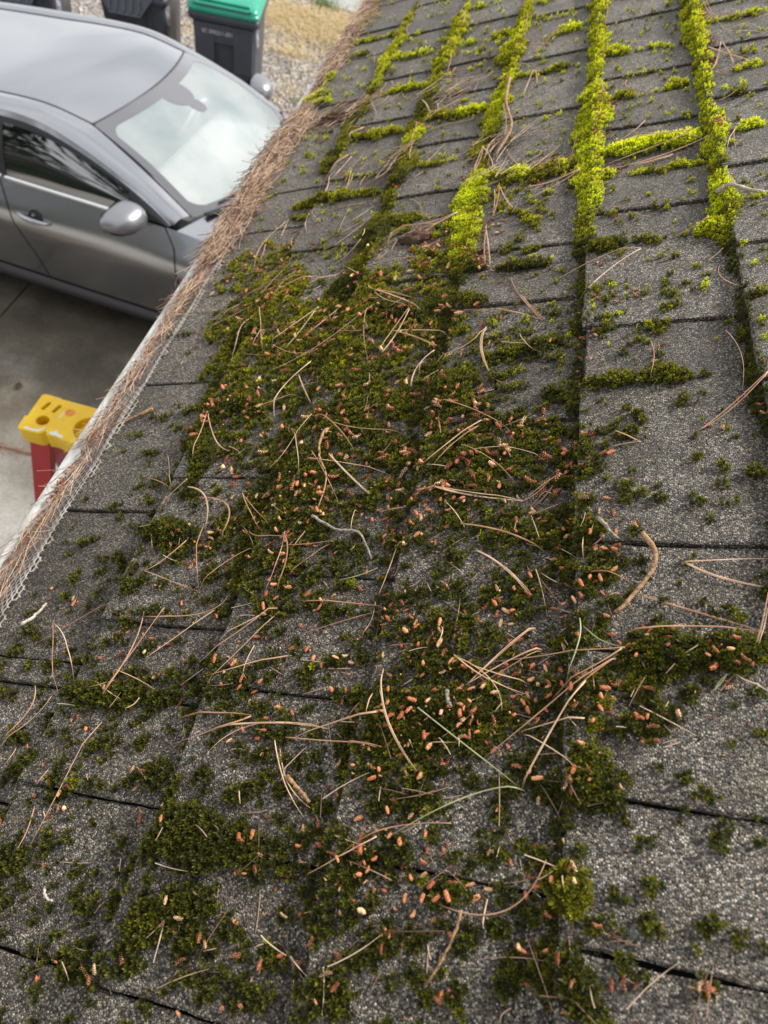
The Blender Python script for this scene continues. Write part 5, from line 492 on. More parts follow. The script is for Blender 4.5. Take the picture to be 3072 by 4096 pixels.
def band(u):
    for lim, nm in ((.02, 'very bottom'), (.09, 'near bottom'), (.17, 'lower part'), (.25, 'below centre'), (.33, 'at centre'), (.42, 'above centre'), (.55, 'mid mossy mat'), (.75, 'top of mat'), (1.05, 'lower moss ridges'), (1.5, 'middle moss ridges')):
        if u < lim: return nm
    return 'far end'
def orient(a):
    a = math.degrees(a) % 180
    return 'running upslope' if a < 22 or a > 158 else ('slanting right' if a < 68 else ('parallel to gutter' if a < 112 else 'slanting left'))
for n_, (u, s) in enumerate(near[:295]):
    mi = rr.randrange(len(CM)); o = bpy.data.objects.new('pollen_cone', CM[mi]); COL.objects.link(o); az = rr.uniform(0, 6.28)
    o.matrix_world = RM @ Matrix.Translation((s, u, top(s, u)+.0002)) @ Matrix.Rotation(az, 4, 'Z') @ Matrix.Rotation(rr.uniform(-.35, .35), 4, 'Y') @ Matrix.Scale(rr.uniform(.58, 1.0), 4)
    i = min(NU-1, max(0, int((u-UA)/DU))); j = min(NS-1, max(0, int((s-SA)/DU))); on = T[i, j] > .001
    tag(o, '%s pollen cone %s on %s, %s, %s' % (CSH[mi], orient(az), 'moss' if on else 'grey shingle', course(s), band(u)), 'pollen cone', 'pollen cones scattered over the mossy roof')
def join_protos(name, items, m, label, cat, pal=None):
    vs = []; fs = []; cs = []; b0 = 0
    for me, Mx, c in items:
        co = np.empty(len(me.vertices)*3, np.float32); me.vertices.foreach_get('co', co); co = co.reshape(-1, 3)
        A = np.array(Mx); co = co@A[:3, :3].T+A[:3, 3]; vs.append(co); cs.append(np.full(len(co), c, np.float32))
        fs += [tuple(b0+i for i in p.vertices) for p in me.polygons]; b0 += len(co)
    me = bpy.data.meshes.new(name); me.from_pydata(np.concatenate(vs).tolist(), [], fs); at = me.attributes.new('mcol', 'FLOAT', 'POINT'); at.data.foreach_set('value', np.concatenate(cs))
    eg = []
    for q_, _, _ in items: e_ = np.empty(len(q_.vertices), np.float32); q_.attributes['edge'].data.foreach_get('value', e_); eg.append(e_)
    at = me.attributes.new('edge', 'FLOAT', 'POINT'); at.data.foreach_set('value', np.concatenate(eg))
    for p in me.polygons: p.use_smooth = True
    o = link(name, me, m); o.matrix_world = RM; return tag(o, label, cat, None, 'stuff')
it = []
for u, s in near[295:]:
    it.append((rr.choice(CML), Matrix.Translation((s, u, top(s, u)+.0004)) @ Matrix.Rotation(rr.uniform(0, 6.28), 4, 'Z') @ Matrix.Rotation(rr.uniform(-.4, .4), 4, 'Y') @ Matrix.Scale(rr.uniform(.75, 1.1), 4), rr.random()))
for (u, s) in [(rr.gauss(m_[0], m_[2]*.6), rr.gauss(m_[1], m_[3]*.6)) for m_ in MATS if m_[4] > .45 for _ in range(3 if m_[0] < .3 else 13)]:
    it.append((rr.choice(CML), Matrix.Translation((s, u, top(s, u)+.0002)) @ Matrix.Rotation(rr.uniform(0, 6.28), 4, 'Z') @ Matrix.Rotation(rr.uniform(-.4, .4), 4, 'Y') @ Matrix.Scale(rr.uniform(.55, .95) if u < .35 else rr.uniform(1.0, 1.5), 4), rr.random()*.7))
for q in range(1100):   # specks of broken cones
    a = rr.choice(near); u, s = a[0]+rr.gauss(0, .03), a[1]+rr.gauss(0, .02)
    it.append((rr.choice(CML), Matrix.Translation((s, u, top(s, u)+.0002)) @ Matrix.Rotation(rr.uniform(0, 6.28), 4, 'Z') @ Matrix.Scale(rr.uniform(.25, .5), 4), rr.random()))
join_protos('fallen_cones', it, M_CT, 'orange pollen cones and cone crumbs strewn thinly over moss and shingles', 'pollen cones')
it = []
for q in range(1900):
    u = rr.uniform(-.1, 2.6); d = .5+.5*math.sin(u*7.3+1)*math.sin(u*3.1+.4)
    if rr.random() > .35+.65*d: continue
    s = GO+.003+abs(rr.gauss(0, .008)); it.append((rr.choice(CML), Matrix.Translation((s, u, .003+rr.random()*.006)) @ Matrix.Rotation(rr.uniform(0, 6.28), 4, 'Z') @ Matrix.Rotation(rr.uniform(-.7, .7), 4, 'Y') @ Matrix.Scale(rr.uniform(.7, 1.1), 4), rr.random()*.35))
join_protos('gutter_cones', it, M_CT, 'rust-coloured pollen cones banked along the white gutter lip', 'pollen cones')
# ------------------------------------------------------------------ pine needles
def qb(p, n):
    if len(p) == 2: p = [p[0], ((p[0][0]+p[1][0])/2+rr.gauss(0, .0012), (p[0][1]+p[1][1])/2+rr.gauss(0, .0012)), p[1]]
    if len(p) == 3:
        a, m, c = p; ctl = (2*m[0]-.5*a[0]-.5*c[0], 2*m[1]-.5*a[1]-.5*c[1]); out_ = []
        for i in range(n+1):
            t = i/n; out_.append(((1-t)**2*a[0]+2*t*(1-t)*ctl[0]+t*t*c[0], (1-t)**2*a[1]+2*t*(1-t)*ctl[1]+t*t*c[1]))
        return out_
    out_ = []; q = [p[0]]+list(p)+[p[-1]]; per = max(2, n//(len(p)-1))
    for i in range(1, len(q)-2):
        for k in range(per):
            t = k/per; f = lambda a, b, c, d: .5*((2*b)+(-a+c)*t+(2*a-5*b+4*c-d)*t*t+(-a+3*b-3*c+d)*t**3)
            out_.append(tuple(f(q[i-1][x], q[i][x], q[i+1][x], q[i+2][x]) for x in (0, 1)))
    out_.append(tuple(p[-1])); return out_
def lay(path, lift=.0012):
    zs = [top(s, u)+lift for u, s in path]; n = len(zs)
    # stiff needle: rests on its highest points
    z2 = zs[:]
    for _ in range(30):
        z2 = [z2[0]]+[max(zs[i], (z2[i-1]+z2[i+1])/2) for i in range(1, n-1)]+[z2[-1]]
    return [(path[i][1], path[i][0], z2[i]) for i in range(n)]
def need(path, r, m, name, label, cat, group, twin=False, lift=.0012, nseg=14, knob=False):
    P = lay(qb(path, nseg), lift); o0 = Vector(P[0]); b = MB(); n = len(P)
    Q = [Vector(p)-o0 for p in P]
    rs = [r*(.9 if i < n*.6 else 1-.75*((i/(n-1)-.6)/.4)) for i in range(n)]
    b.tube(Q, rs, 5)
    if twin:
        off = [Vector((math.sin(i/n*2.1)*r*1.7, math.cos(i/n*1.4)*r*1.2, r*.25)) for i in range(n)]
        b.tube([Q[i]+off[i] for i in range(n)], rs, 5)
    o = b.build(name, m, None, True); o.matrix_world = RM @ Matrix.Translation(o0); tag(o, label, cat, group)
    return o
for i, p in enumerate(NEEDLES):
    L = sum(math.hypot(a[0]-c[0], a[1]-c[1]) for a, c in zip(p[:-1], p[1:]))
    ch = math.hypot(p[0][0]-p[-1][0], p[0][1]-p[-1][1]); bent = 'curved' if L > ch*1.02 else 'straight'
    sz = 'short' if L < .045 else ('long' if L > .085 else 'medium-length')
    u, s = p[len(p)//2]; cu = (p[0][0]+p[-1][0])/2; tw = L > .04 and rr.random() < .45
    lb = '%s %s %s needle %s, %s, %s' % (sz, bent, 'paired' if tw else 'single', orient(math.atan2(p[-1][0]-p[0][0], p[-1][1]-p[0][1])), course(s), band(cu))
    need(p, rr.uniform(.00036, .00052)*(1 if cu < .8 else 1.25), M_ND, 'pine_needle', lb, 'pine needle', 'tan pine needles lying on the roof', twin=tw, lift=rr.uniform(.0008, .003))
for p in GREENN:
    L = sum(math.hypot(a[0]-c[0], a[1]-c[1]) for a, c in zip(p[:-1], p[1:]))
    lb = '%s pale green pine needle %s' % ('short' if L < .04 else 'long curved', 'near the bottom of the roof' if p[0][0] < .13 else 'on the central moss')
    lb += ', '+course(p[1][1]); need(p, .00052, M_NG, 'pine_needle', lb, 'pine needle', 'green pine needles on the roof', lift=.002)
TL = ['curled scaly brown twig on the moss in the middle of the roof', 'forked grey lichen-covered twig lying on the central moss', 'thick peeling tan twig with a bent tip on the right-hand moss', 'short grey twig beside the shingle seam right of centre',
 'whitish stubby twig on bare shingle near the gutter', 'brown knobbly twig beside a pair of needles, lower left', 'short pale splinter on dark shingle at lower left', 'tiny grey twig standing out of the moss below centre', 'slim brown twig over shingle at the bottom centre',
 'long pinkish-brown twig winding beside the third moss ridge', 'straight pale bark sliver crossing the rightmost moss ridge', 'straight lichen-spotted twig leaning from the gutter guard onto shingle']
for (p, r, c), lb in zip(TWIGS, TL):
    P = lay(qb(p, 16), r/1000+.001); o0 = Vector(P[0]); n = len(P); b = MB()
    b.tube([Vector(q)-o0+Vector((rr.gauss(0, .0003), rr.gauss(0, .0003), 0)) for q in P], [r/1000*(1-.35*i/n)*rr.uniform(.82, 1.18) for i in range(n)], 7)
    o = b.build('twig', M_TW[c], None, True); o.matrix_world = RM @ Matrix.Translation(o0); tag(o, lb, 'twig')
# litter heaped on the gutter guard and in drifts on the roof
def litter(name, spots, label):
    vs = []; fs = []; cs = []; b0 = 0
    for (u, s, z, ang, L, tilt, c) in spots:
        dx, dy = math.sin(ang), math.cos(ang); cv = rr.uniform(-.18, .18); r = .0004 if u < .9 else .00055
        n = 5
        for i in range(n+1):
            t = i/n-.5; px = s+dx*L*t-dy*cv*L*(t*t*4-.5)*.25; py = u+dy*L*t+dx*cv*L*(t*t*4-.5)*.25; pz = z+tilt*L*t
            rr_ = r*(1 if i < n-1 else .5)
            for w in (0, 2.094, 4.188): vs.append((px-dy*math.cos(w)*rr_, py+dx*math.cos(w)*rr_, pz+math.sin(w)*rr_)); cs.append(c)
        for i in range(n):
            for k in range(3): fs.append((b0+i*3+k, b0+i*3+(k+1) % 3, b0+(i+1)*3+(k+1) % 3, b0+(i+1)*3+k))
        b0 += (n+1)*3
    me = bpy.data.meshes.new(name); me.from_pydata(vs, [], fs); at = me.attributes.new('mcol', 'FLOAT', 'POINT'); at.data.foreach_set('value', np.array(cs, np.float32))
    o = link(name, me, M_LT, None, True); o.matrix_world = RM; return tag(o, label, 'pine needles', None, 'stuff')
dens = lambda u: float(np.interp(u, [-.2, .25, .35, .45, .50, .56, .62, .70, .80, .90, 1.0, 1.15, 1.35, 1.42, 1.52, 1.6, 2.0, 2.6], [.42, .38, .20, .16, .42, .60, .22, .30, .60, .9, 1, 1, 1, .45, .10, .55, .9, .8]))
wid = lambda u: float(np.interp(u, [-.2, .4, .7, .85, 1.0, 1.2, 1.35, 1.45, 1.6, 2.6], [.045, .04, .042, .06, .075, .065, .075, .04, .06, .06]))
sp = []
while len(sp) < 4800:
    u = rr.uniform(-.15, 2.6); d = dens(u)*(.18+.82*max(0, min(1, .55+.8*math.sin(u*31)*math.sin(u*13+1)+.5*math.sin(u*67)))) if u < .85 else dens(u)
    if rr.random() > d: continue
    w = wid(u); s = GO+.004+rr.betavariate(1.5, 2.1)*w
    hmax = .004+.018*d*math.exp(-((s-GO-.022)/.03)**2)
    a = rr.gauss(.0, .55)+rr.choice((.2, .2, -.5)); sp.append((u, s, .004+.009*max(0, min(1, (s-GO)/(GI-GO)))+rr.random()*hmax, a, rr.uniform(.03, .085), rr.gauss(0, .10), rr.random()))
for q in range(90):   # ends poking out over the lip
    u = rr.uniform(0, 2.4) if rr.random() < .3 else rr.gauss(1.2, .1); sp.append((u, GO-.010+rr.uniform(-.004, .012), .012+rr.random()*.01, rr.uniform(-1.3, 1.6), rr.uniform(.03, .06), rr.gauss(0, .45), rr.random()*.5))
litter('needle_litter', sp, 'brown pine needles heaped along the gutter guard')
sp = []
DR = [(.74, -.52, .03, .03, 16), (1.35, -.53, .03, .045, 110), (1.05, -.36, .02, .03, 30), (.86, -.40, .02, .02, 12), (1.28, -.30, .015, .03, 26), (1.02, -.18, .02, .035, 30), (.92, -.15, .015, .035, 30)]
for (u, s, a, c, n) in DR:
    for _ in range(n):
        uu, ss = rr.gauss(u, a), rr.gauss(s, c); sp.append((uu, ss, top(ss, uu)+.002+rr.random()*.006, rr.gauss(.9, .5), rr.uniform(.03, .08), rr.gauss(0, .05), rr.random()))
for m_ in MATS:
    if m_[4] > .3:
        for _ in range(3):
            uu, ss = rr.gauss(m_[0], m_[2]*.7), rr.gauss(m_[1], m_[3]*.7); sp.append((uu, ss, top(ss, uu)+rr.uniform(-.001, .0015), rr.uniform(-3, 3), rr.choice((.006, .009, .014, .022, .035)), rr.gauss(0, .05), rr.random()*.9))
litter('needle_drift', sp, 'fine broken pine needles and loose drifts tangled in the moss')
# dark composting clumps caught against the moss
for (u, s, r, lb) in ((1.335, -.555, .022, 'dark brown crumbly debris clump beside the gutter guard'), (.80, -.28, .016, 'brown decaying debris clump left of the widest bright moss cushion'), (1.28, -.20, .013, 'small dark debris clump wedged beside the third moss ridge'), (.93, .03, .010, 'grey-brown debris clump on the moss strip between the two right ridges')):
    bm = bmesh.new(); bmesh.ops.create_icosphere(bm, subdivisions=3, radius=r)
    for v in bm.verts:
        k = 1+.25*math.sin(v.co.x*400+1)*math.sin(v.co.y*350)+rr.uniform(-.12, .12); v.co = Vector((v.co.x*k*1.5, v.co.y*k*.75, max(-.003, v.co.z*k*.5)))
    me = bpy.data.meshes.new('debris_clump'); bm.to_mesh(me); bm.free(); o = link('debris_clump', me, M_SOIL); o.matrix_world = RM @ Matrix.Translation((s, u, surf(s, u)+.002)); tag(o, lb, 'debris')
# one open pine cone in the gutter
b = MB()
for i in range(40):
    a = i*2.4; z = i/40; r = .009*math.sin(math.pi*(.15+.8*z)); T_ = Matrix.Translation((0, 0, .004+z*.022)) @ Matrix.Rotation(a, 4, 'Z') @ Matrix.Rotation(-.5+.8*z, 4, 'Y')
    b.add([(0, -.0022, 0), (r*.8, -.0032, .0008), (r*1.15, 0, .001), (r*.8, .0032, .0008), (0, .0022, 0), (r*.6, 0, .0026)], [(0, 1, 5), (1, 2, 5), (2, 3, 5), (3, 4, 5), (0, 4, 3, 2, 1)], T_)
o = b.build('pine_cone', M_SOIL); u_, s_ = 1.03, -.645; o.matrix_world = RM @ Matrix.Translation((s_, u_, .014)) @ Matrix.Rotation(1.2, 4, 'X'); tag(o, 'small dark open pine cone bedded in needles on the gutter', 'pine cone')
# house below
wx0 = RM @ Vector((GI, 0, 0))
hw = empty('house', Matrix.Translation((.12, 0, 0))); tag(hw, 'pale rendered garage wall under the mossy roof eaves', 'house')
b = MB(); b.box(0, .12, -1.2, 2.9, 0, 2.62); b.box(0, .12, 5.4, 6.2, 0, 2.62); b.box(0, .12, 2.9, 5.4, 2.35, 2.62); b.build('wall', M_STUC, hw)
b = MB(); b.box(0, 3.5, -1.2, -1.08, 0, 2.62); b.box(0, 3.5, 6.08, 6.2, 0, 2.62); b.build('wall', M_STUC, hw)
b = MB(); b.box(wx0.x-.12, .0, -.9, 3.15, wx0.z-.17, wx0.z-.15); b.build('soffit', M_GUT, hw)
# ------------------------------------------------------------------ ground
def f_conc(t, b):
    co = objco(t); n = noise(t, co, 1.1, 6, .62); sx = t.nodes.new('ShaderNodeSeparateXYZ'); t.links.new(co, sx.inputs[0]); n2 = math_(t, 'ADD', n, math_(t, 'MULTIPLY', math_(t, 'SUBTRACT', sx.outputs[1], 1.9), -.11)); c = ramp(t, [(.26, (.060,.050,.036)), (.42, (.13,.108,.078)), (.53, (.25,.225,.185)), (.72, (.52,.49,.44))], n2)  # darker and browner towards the car: damp stain plus car shadow in the colour
    c = mixc(t, 1, c, ramp(t, [(.35, .72), (.65, 1.1)], noise(t, co, 55, 5, .7)), 'MULTIPLY')
    sp = ramp(t, [(.70, 0), (.73, 1)], noise(t, co, 90, 2)); c = mixc(t, math_(t, 'MULTIPLY', sp, .5), c, (.50,.48,.44))
    t.links.new(c, b.inputs['Base Color']); t.links.new(ramp(t, [(.35, .38), (.6, .75)], noise(t, co, 1.6, 4)), b.inputs['Roughness']); bump(t, b, noise(t, co, 140, 4), .003)
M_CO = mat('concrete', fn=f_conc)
def f_grav(t, b):
    co = objco(t); v = nd(t, 'ShaderNodeTexVoronoi', Scale=42); t.links.new(co, v.inputs['Vector']); sp = t.nodes.new('ShaderNodeSeparateColor'); t.links.new(v.outputs['Color'], sp.inputs[0])
    c = ramp(t, [(0, (.07,.06,.052)), (.35, (.21,.18,.155)), (.7, (.36,.32,.29)), (1, (.62,.59,.57))], sp.outputs[0])
    st = ramp(t, [(.55, 0), (.70, 1)], noise(t, co, .9, 5, .6)); c = mixc(t, math_(t, 'MULTIPLY', st, .7), c, mixc(t, 1, ramp(t, [(.3, (.32,.22,.10)), (.7, (.58,.44,.22))], noise(t, co, 30, 4)), 1, 'MULTIPLY'))
    t.links.new(c, b.inputs['Base Color']); bump(t, b, v.outputs['Distance'], .03)
M_GV = mat('gravel', rough=.9, fn=f_grav)
M_RD = mat('pale_road', rough=.85, fn=noised((.24,.25,.25), (.38,.395,.395), 8, 5, bmp=.004))
b = MB(); b.box(-200, 200, -200, 200, -.6, -.05); g = b.build('ground', M_GV); g['kind'] = 'structure'
dw = empty('driveway'); dw['kind'] = 'structure'
b = MB(); b.box(-8, 3.5, -5, 5.35, -.05, -.012); b.build('sub_base', mat('damp_joint', (.035,.026,.018), .9), dw)
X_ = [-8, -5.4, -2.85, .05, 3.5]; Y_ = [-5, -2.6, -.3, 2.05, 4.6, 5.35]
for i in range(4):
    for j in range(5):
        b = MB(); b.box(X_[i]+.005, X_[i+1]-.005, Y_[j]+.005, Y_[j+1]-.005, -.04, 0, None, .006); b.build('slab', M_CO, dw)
b = MB(); b.box(-12, 8, 9.75, 16, -.05, .012, None, .01); g = b.build('road', M_RD); g['kind'] = 'structure'
b = MB(); b.grid([[(x, y, -.048+.035*math.sin(x*2.1+y)*math.sin(y*1.7)+.02*math.sin(x*7+1)*math.sin(y*6)+.03) for x in np.linspace(-9, 4, 90)] for y in np.linspace(5.36, 9.74, 40)]); g = b.build('gravel_bed', M_GV, None, True); g['kind'] = 'structure'
def f_straw(t, b):
    a = nd(t, 'ShaderNodeAttribute', attribute_name='mcol'); t.links.new(ramp(t, [(0, (.20,.13,.06)), (.5, (.46,.33,.15)), (1, (.68,.55,.30))], a.outputs['Fac']), b.inputs['Base Color'])
M_ST = mat('dry_straw', rough=.7, fn=f_straw)
def blades(name, spots, m, label, cat, up=.5, L0=.05, L1=.16, w=.003):
    vs = []; fs = []; cs = []
    for (x, y, sx, sy, n, lo) in spots:
        for _ in range(n):
            px, py = rr.gauss(x, sx), rr.gauss(y, sy)
            if py < 5.4: continue
            a = rr.uniform(0, 6.28); L = rr.uniform(L0, L1); el = rr.uniform(0, up); dx, dy, dz = math.cos(a)*math.cos(el), math.sin(a)*math.cos(el), math.sin(el)
            k = len(vs); z = -.01; nx, ny = -math.sin(a)*w, math.cos(a)*w; c = lo+rr.random()*(1-lo)
            vs += [(px-nx, py-ny, z), (px+nx, py+ny, z), (px+dx*L*.6+nx*.7, py+dy*L*.6+ny*.7, z+dz*L*.7+.012), (px+dx*L*.6-nx*.7, py+dy*L*.6-ny*.7, z+dz*L*.7+.012), (px+dx*L, py+dy*L, z+dz*L*.8+.004)]
            fs += [(k, k+1, k+2, k+3), (k+3, k+2, k+4)]; cs += [c]*5
    me = bpy.data.meshes.new(name); me.from_pydata(vs, [], fs); at = me.attributes.new('mcol', 'FLOAT', 'POINT'); at.data.foreach_set('value', np.array(cs, np.float32))
    return tag(link(name, me, m), label, cat, None, 'stuff')
blades('dry_grass', [(-2.5, 9.1, .55, .35, 5200, .45), (-1.7, 9.3, .5, .35, 2600, .45), (-3.6, 6.6, .35, .45, 2600, .5), (-4.6, 6.2, .8, .5, 1500, .2), (-2.7, 6.6, .25, .4, 700, .2), (-1.9, 7.6, .8, .9, 900, .0), (-2.3, 8.2, .15, .1, 260, .6), (-2.45, 6.3, .12, .3, 500, .4)], M_ST, 'dry yellow straw and grass on the gravel behind the bins', 'dry grass')
M_WD = mat('green_weed', (.10,.19,.04), .7)
blades('weeds', [(-2.35, 9.75, .10, .07, 260, 0), (-1.85, 7.1, .06, .05, 50, 0), (-2.0, 8.0, .4, .5, 60, 0)], M_WD, 'small green weeds sprouting at the edge of the gravel', 'weeds', 1.2, .04, .12, .005)
def joint(name, x0, y0, x1, y1, n):
    vs = []; fs = []
    for _ in range(n):
        f = rr.random(); px, py = x0+(x1-x0)*f+rr.gauss(0, .012), y0+(y1-y0)*f+rr.gauss(0, .010); a = rr.uniform(-.5, .5)+(0 if abs(x1-x0) > abs(y1-y0) else 1.57); L = rr.uniform(.02, .09)
        k = len(vs); nx, ny = -math.sin(a)*.0011, math.cos(a)*.0011; dx, dy = math.cos(a)*L, math.sin(a)*L
        vs += [(px-nx, py-ny, .002), (px+nx, py+ny, .002), (px+dx+nx, py+dy+ny, .002), (px+dx-nx, py+dy-ny, .002), (px+dx/2, py+dy/2, .0045)]; fs += [(k, k+1, k+4), (k+1, k+2, k+4), (k+2, k+3, k+4), (k+3, k, k+4)]
    me = bpy.data.meshes.new(name); me.from_pydata(vs, [], fs); at = me.attributes.new('mcol', 'FLOAT', 'POINT'); at.data.foreach_set('value', np.full(len(vs), .3, np.float32))
    return tag(link(name, me, M_LT), 'brown pine needles gathered along the driveway joint', 'pine needles', None, 'stuff')
joint('joint_needles', -3.6, 2.05, -.6, 2.05, 520)
for x, y, lb in ((-2.42, 2.52, 'larger brown dead leaf on the damp concrete driveway'), (-2.05, 2.36, 'curled brown dead leaf on the driveway nearer the gutter')):
    b = MB(); b.grid([[(.05*(i/6-.5)*1.3, .022*math.sin(math.pi*(i+.3)/6.6)*(j-1), .004+.010*abs(j-1)+.004*math.sin(i)) for j in range(3)] for i in range(7)])
    o = b.build('dead_leaf', M_SOIL, None, True); o.location = (x, y, .001); o.rotation_euler.z = x*7; tag(o, lb, 'leaf')
# ------------------------------------------------------------------ car
def f_paint(t, b):
    co = objco(t); v = noise(t, co, 900, 2, .6)
    t.links.new(ramp(t, [(.3, (.33,.335,.36)), (.7, (.43,.435,.46))], v), b.inputs['Base Color'])
M_RK = mat('sill_plastic', (.045,.045,.05), .35)
M_CP = mat('grey_car_paint', (.4,.4,.42), .20, .94, f_paint, Coat_Weight=1.0, Coat_Roughness=.04)
M_CP2 = mat('grey_mirror_paint', (.26,.265,.28), .36, .75, None, Coat_Weight=.5, Coat_Roughness=.15)
M_BK = mat('black_trim', (.018,.018,.020), .38)
M_LN = mat('car_inner_liner', (.006,.006,.007), .9)
M_CH = mat('bright_trim', (.78,.78,.77), .16, 1.0)
M_FR = mat('glass_border', (.12,.12,.135), .25, 0, None, Coat_Weight=1.0)
def f_ws(t, b):
    b.inputs['Base Color'].default_value = (.50,.60,.60,1); b.inputs['Roughness'].default_value = .05; b.inputs['Coat Weight'].default_value = 1
    co = objco(t); c = ramp(t, [(.35, (.50,.60,.62)), (.65, (.72,.79,.79))], noise(t, co, 3.0, 4, .5)); t.links.new(c, b.inputs['Base Color'])  # pale cloudy teal: mist, with reflected sky put into the colour
    tr = nd(t, 'ShaderNodeBsdfTransparent'); ms = nd(t, 'ShaderNodeMixShader', Fac=.52); t.links.new(b.outputs[0], ms.inputs[1]); t.links.new(tr.outputs[0], ms.inputs[2]); t.links.new(ms.outputs[0], t.nodes['Material Output'].inputs[0])
M_WS = mat('misted_sky_windscreen', fn=f_ws)
M_SG = mat('tinted_side_glass', (.006,.007,.009), .03, 0, None, Coat_Weight=1.0, IOR=2.7)
M_TY = mat('tyre', (.02,.02,.02), .85); M_RIM = mat('alloy', (.45,.46,.48), .3, 1)
M_TL = mat('tail_light', (.35,.01,.01), .15); M_HL = mat('head_light', (.7,.72,.75), .1)
M_IN = mat('car_interior', (.42,.42,.41), .8)
CAR = empty('car', Matrix.Translation((-.957, 3.998, 0)) @ Matrix.Rotation(-.0737, 4, 'Z'))
tag(CAR, 'dark grey metallic sedan parked on the driveway beyond the gutter', 'car')
def crv(P):
    P = sorted(P); xs = [p[0] for p in P]
    tg = []
    for i in range(len(P)):
        a, c = P[max(0, i-1)], P[min(len(P)-1, i+1)]; tg.append([(c[k]-a[k])/(c[0]-a[0]) for k in range(1, len(P[0]))])
    def f(x):
        x = max(xs[0], min(xs[-1], x)); i = max(0, min(len(P)-2, np.searchsorted(xs, x)-1)); h = xs[i+1]-xs[i]; t = (x-xs[i])/h
        return [(2*t**3-3*t*t+1)*P[i][k+1]+(t**3-2*t*t+t)*h*tg[i][k]+(-2*t**3+3*t*t)*P[i+1][k+1]+(t**3-t*t)*h*tg[i+1][k] for k in range(len(P[0])-1)]
    return f
WT = crv([(.95,.74),(.75,.90),(.3,.975),(-.4,1.0),(-1.6,1.01),(-3.0,1.0),(-3.6,.965),(-3.98,.86)])
BZ = crv([(.95,.60,.62),(.75,.72,.72),(.3,.79,.83),(-.2,.82,.905),(-.5,.835,.945),(-.92,.85,.955),(-1.6,.85,.945),(-2.6,.85,.96),(-3.3,.84,.985),(-3.7,.80,.985),(-3.98,.74,.93)])   # belt y, z
CZ = crv([(.95,.86,.50),(.5,.90,.64),(-.4,.915,.73),(-1.6,.925,.745),(-3,.92,.79),(-3.98,.9,.80)])                                           # crease
def side(x, t, sg=-1):
    # t 0..1 : rocker bottom .. belt
    w = WT(x)[0]; by, bz = BZ(x); cy, cz = CZ(x); lo = .20+.05*max(0, (x-.3)/.6)
    K = [(0, .80*w, lo), (.10, .885*w, lo+.03), (.17, .900*w, lo+.075), (.22, .874*w, lo+.12), (.45, cy*w*.975, (lo+.12)*.55+cz*.45), (.66, cy*w*1.0, cz-.05), (.74, cy*w*.995, cz+.01), (.80, (cy*.5+by*.5)*w*.985+.02, cz*.62+bz*.38), (1.0, by*min(1, w*1.01), bz)]
    ts = [k[0] for k in K]; y = np.interp(t, ts, [k[1] for k in K]); z = np.interp(t, ts, [k[2] for k in K])
    if t > .22:  # smooth upper part
        yy = 0; zz = 0; W_ = 0
        for d in (-.05, -.025, 0, .025, .05):
            q = min(1, max(.22, t+d)); yy += np.interp(q, ts, [k[1] for k in K]); zz += np.interp(q, ts, [k[2] for k in K]); W_ += 1
        if t < .985: y, z = yy/W_, zz/W_
    return (x, sg*y, z)
def arch(x, z, y=0):
    return any((x-cx)**2+(z-.33)**2 < .36**2 for cx in (0, -2.78)) and True
def sidepatch(name, x0, x1, t0, t1, m, sg, nx, nt_, xfn=None, off=0, par=None):
    G_ = []
    for i in range(nx+1):
        row = []
        for j in range(nt_+1):
            t = t0+(t1-t0)*j/nt_; a, c = (xfn(t) if xfn else (x0, x1)); x = a+(c-a)*i/nx; p = side(x, t, sg); row.append((p[0], p[1]-sg*off, p[2]))
        G_.append(row)
    b = MB(); b.grid(G_, flip=sg > 0)
    b.f = [f for f in b.f if not arch(sum(b.v[k][0] for k in f)/4, sum(b.v[k][2] for k in f)/4)]
    return b.build(name, m, par or CAR, True)
gapF = lambda t: np.interp(t, [.2, .4, .7, .85, 1], [-.47, -.50, -.525, -.54, -.60])
gapR = lambda t: np.interp(t, [.2, .45, .7, 1], [-1.46, -1.50, -1.57, -1.64])
gapR2 = lambda t: np.interp(t, [.2, .45, .7, 1], [-2.42, -2.46, -2.66, -2.74])
g_ = .0045
DE = crv([(-.57,.815,.958),(-.70,.79,1.035),(-.85,.765,1.105),(-1.14,.725,1.205),(-1.4,.705,1.262),(-1.7,.70,1.255),(-2.2,.70,1.20),(-2.8,.72,1.11),(-3.2,.75,1.045),(-3.5,.79,.995)])
WE = crv([(-.49,.72,.985),(-.8,.652,1.140),(-1.14,.570,1.264)])
RE = crv([(-1.14,.570,1.264),(-1.4,.565,1.296),(-1.7,.56,1.275),(-2.0,.56,1.235),(-2.4,.57,1.18),(-2.8,.59,1.115),(-3.15,.62,1.055),(-3.6,.68,.995)])
def lerp(a, c, t): return tuple(a[k]*(1-t)+c[k]*t for k in range(3))
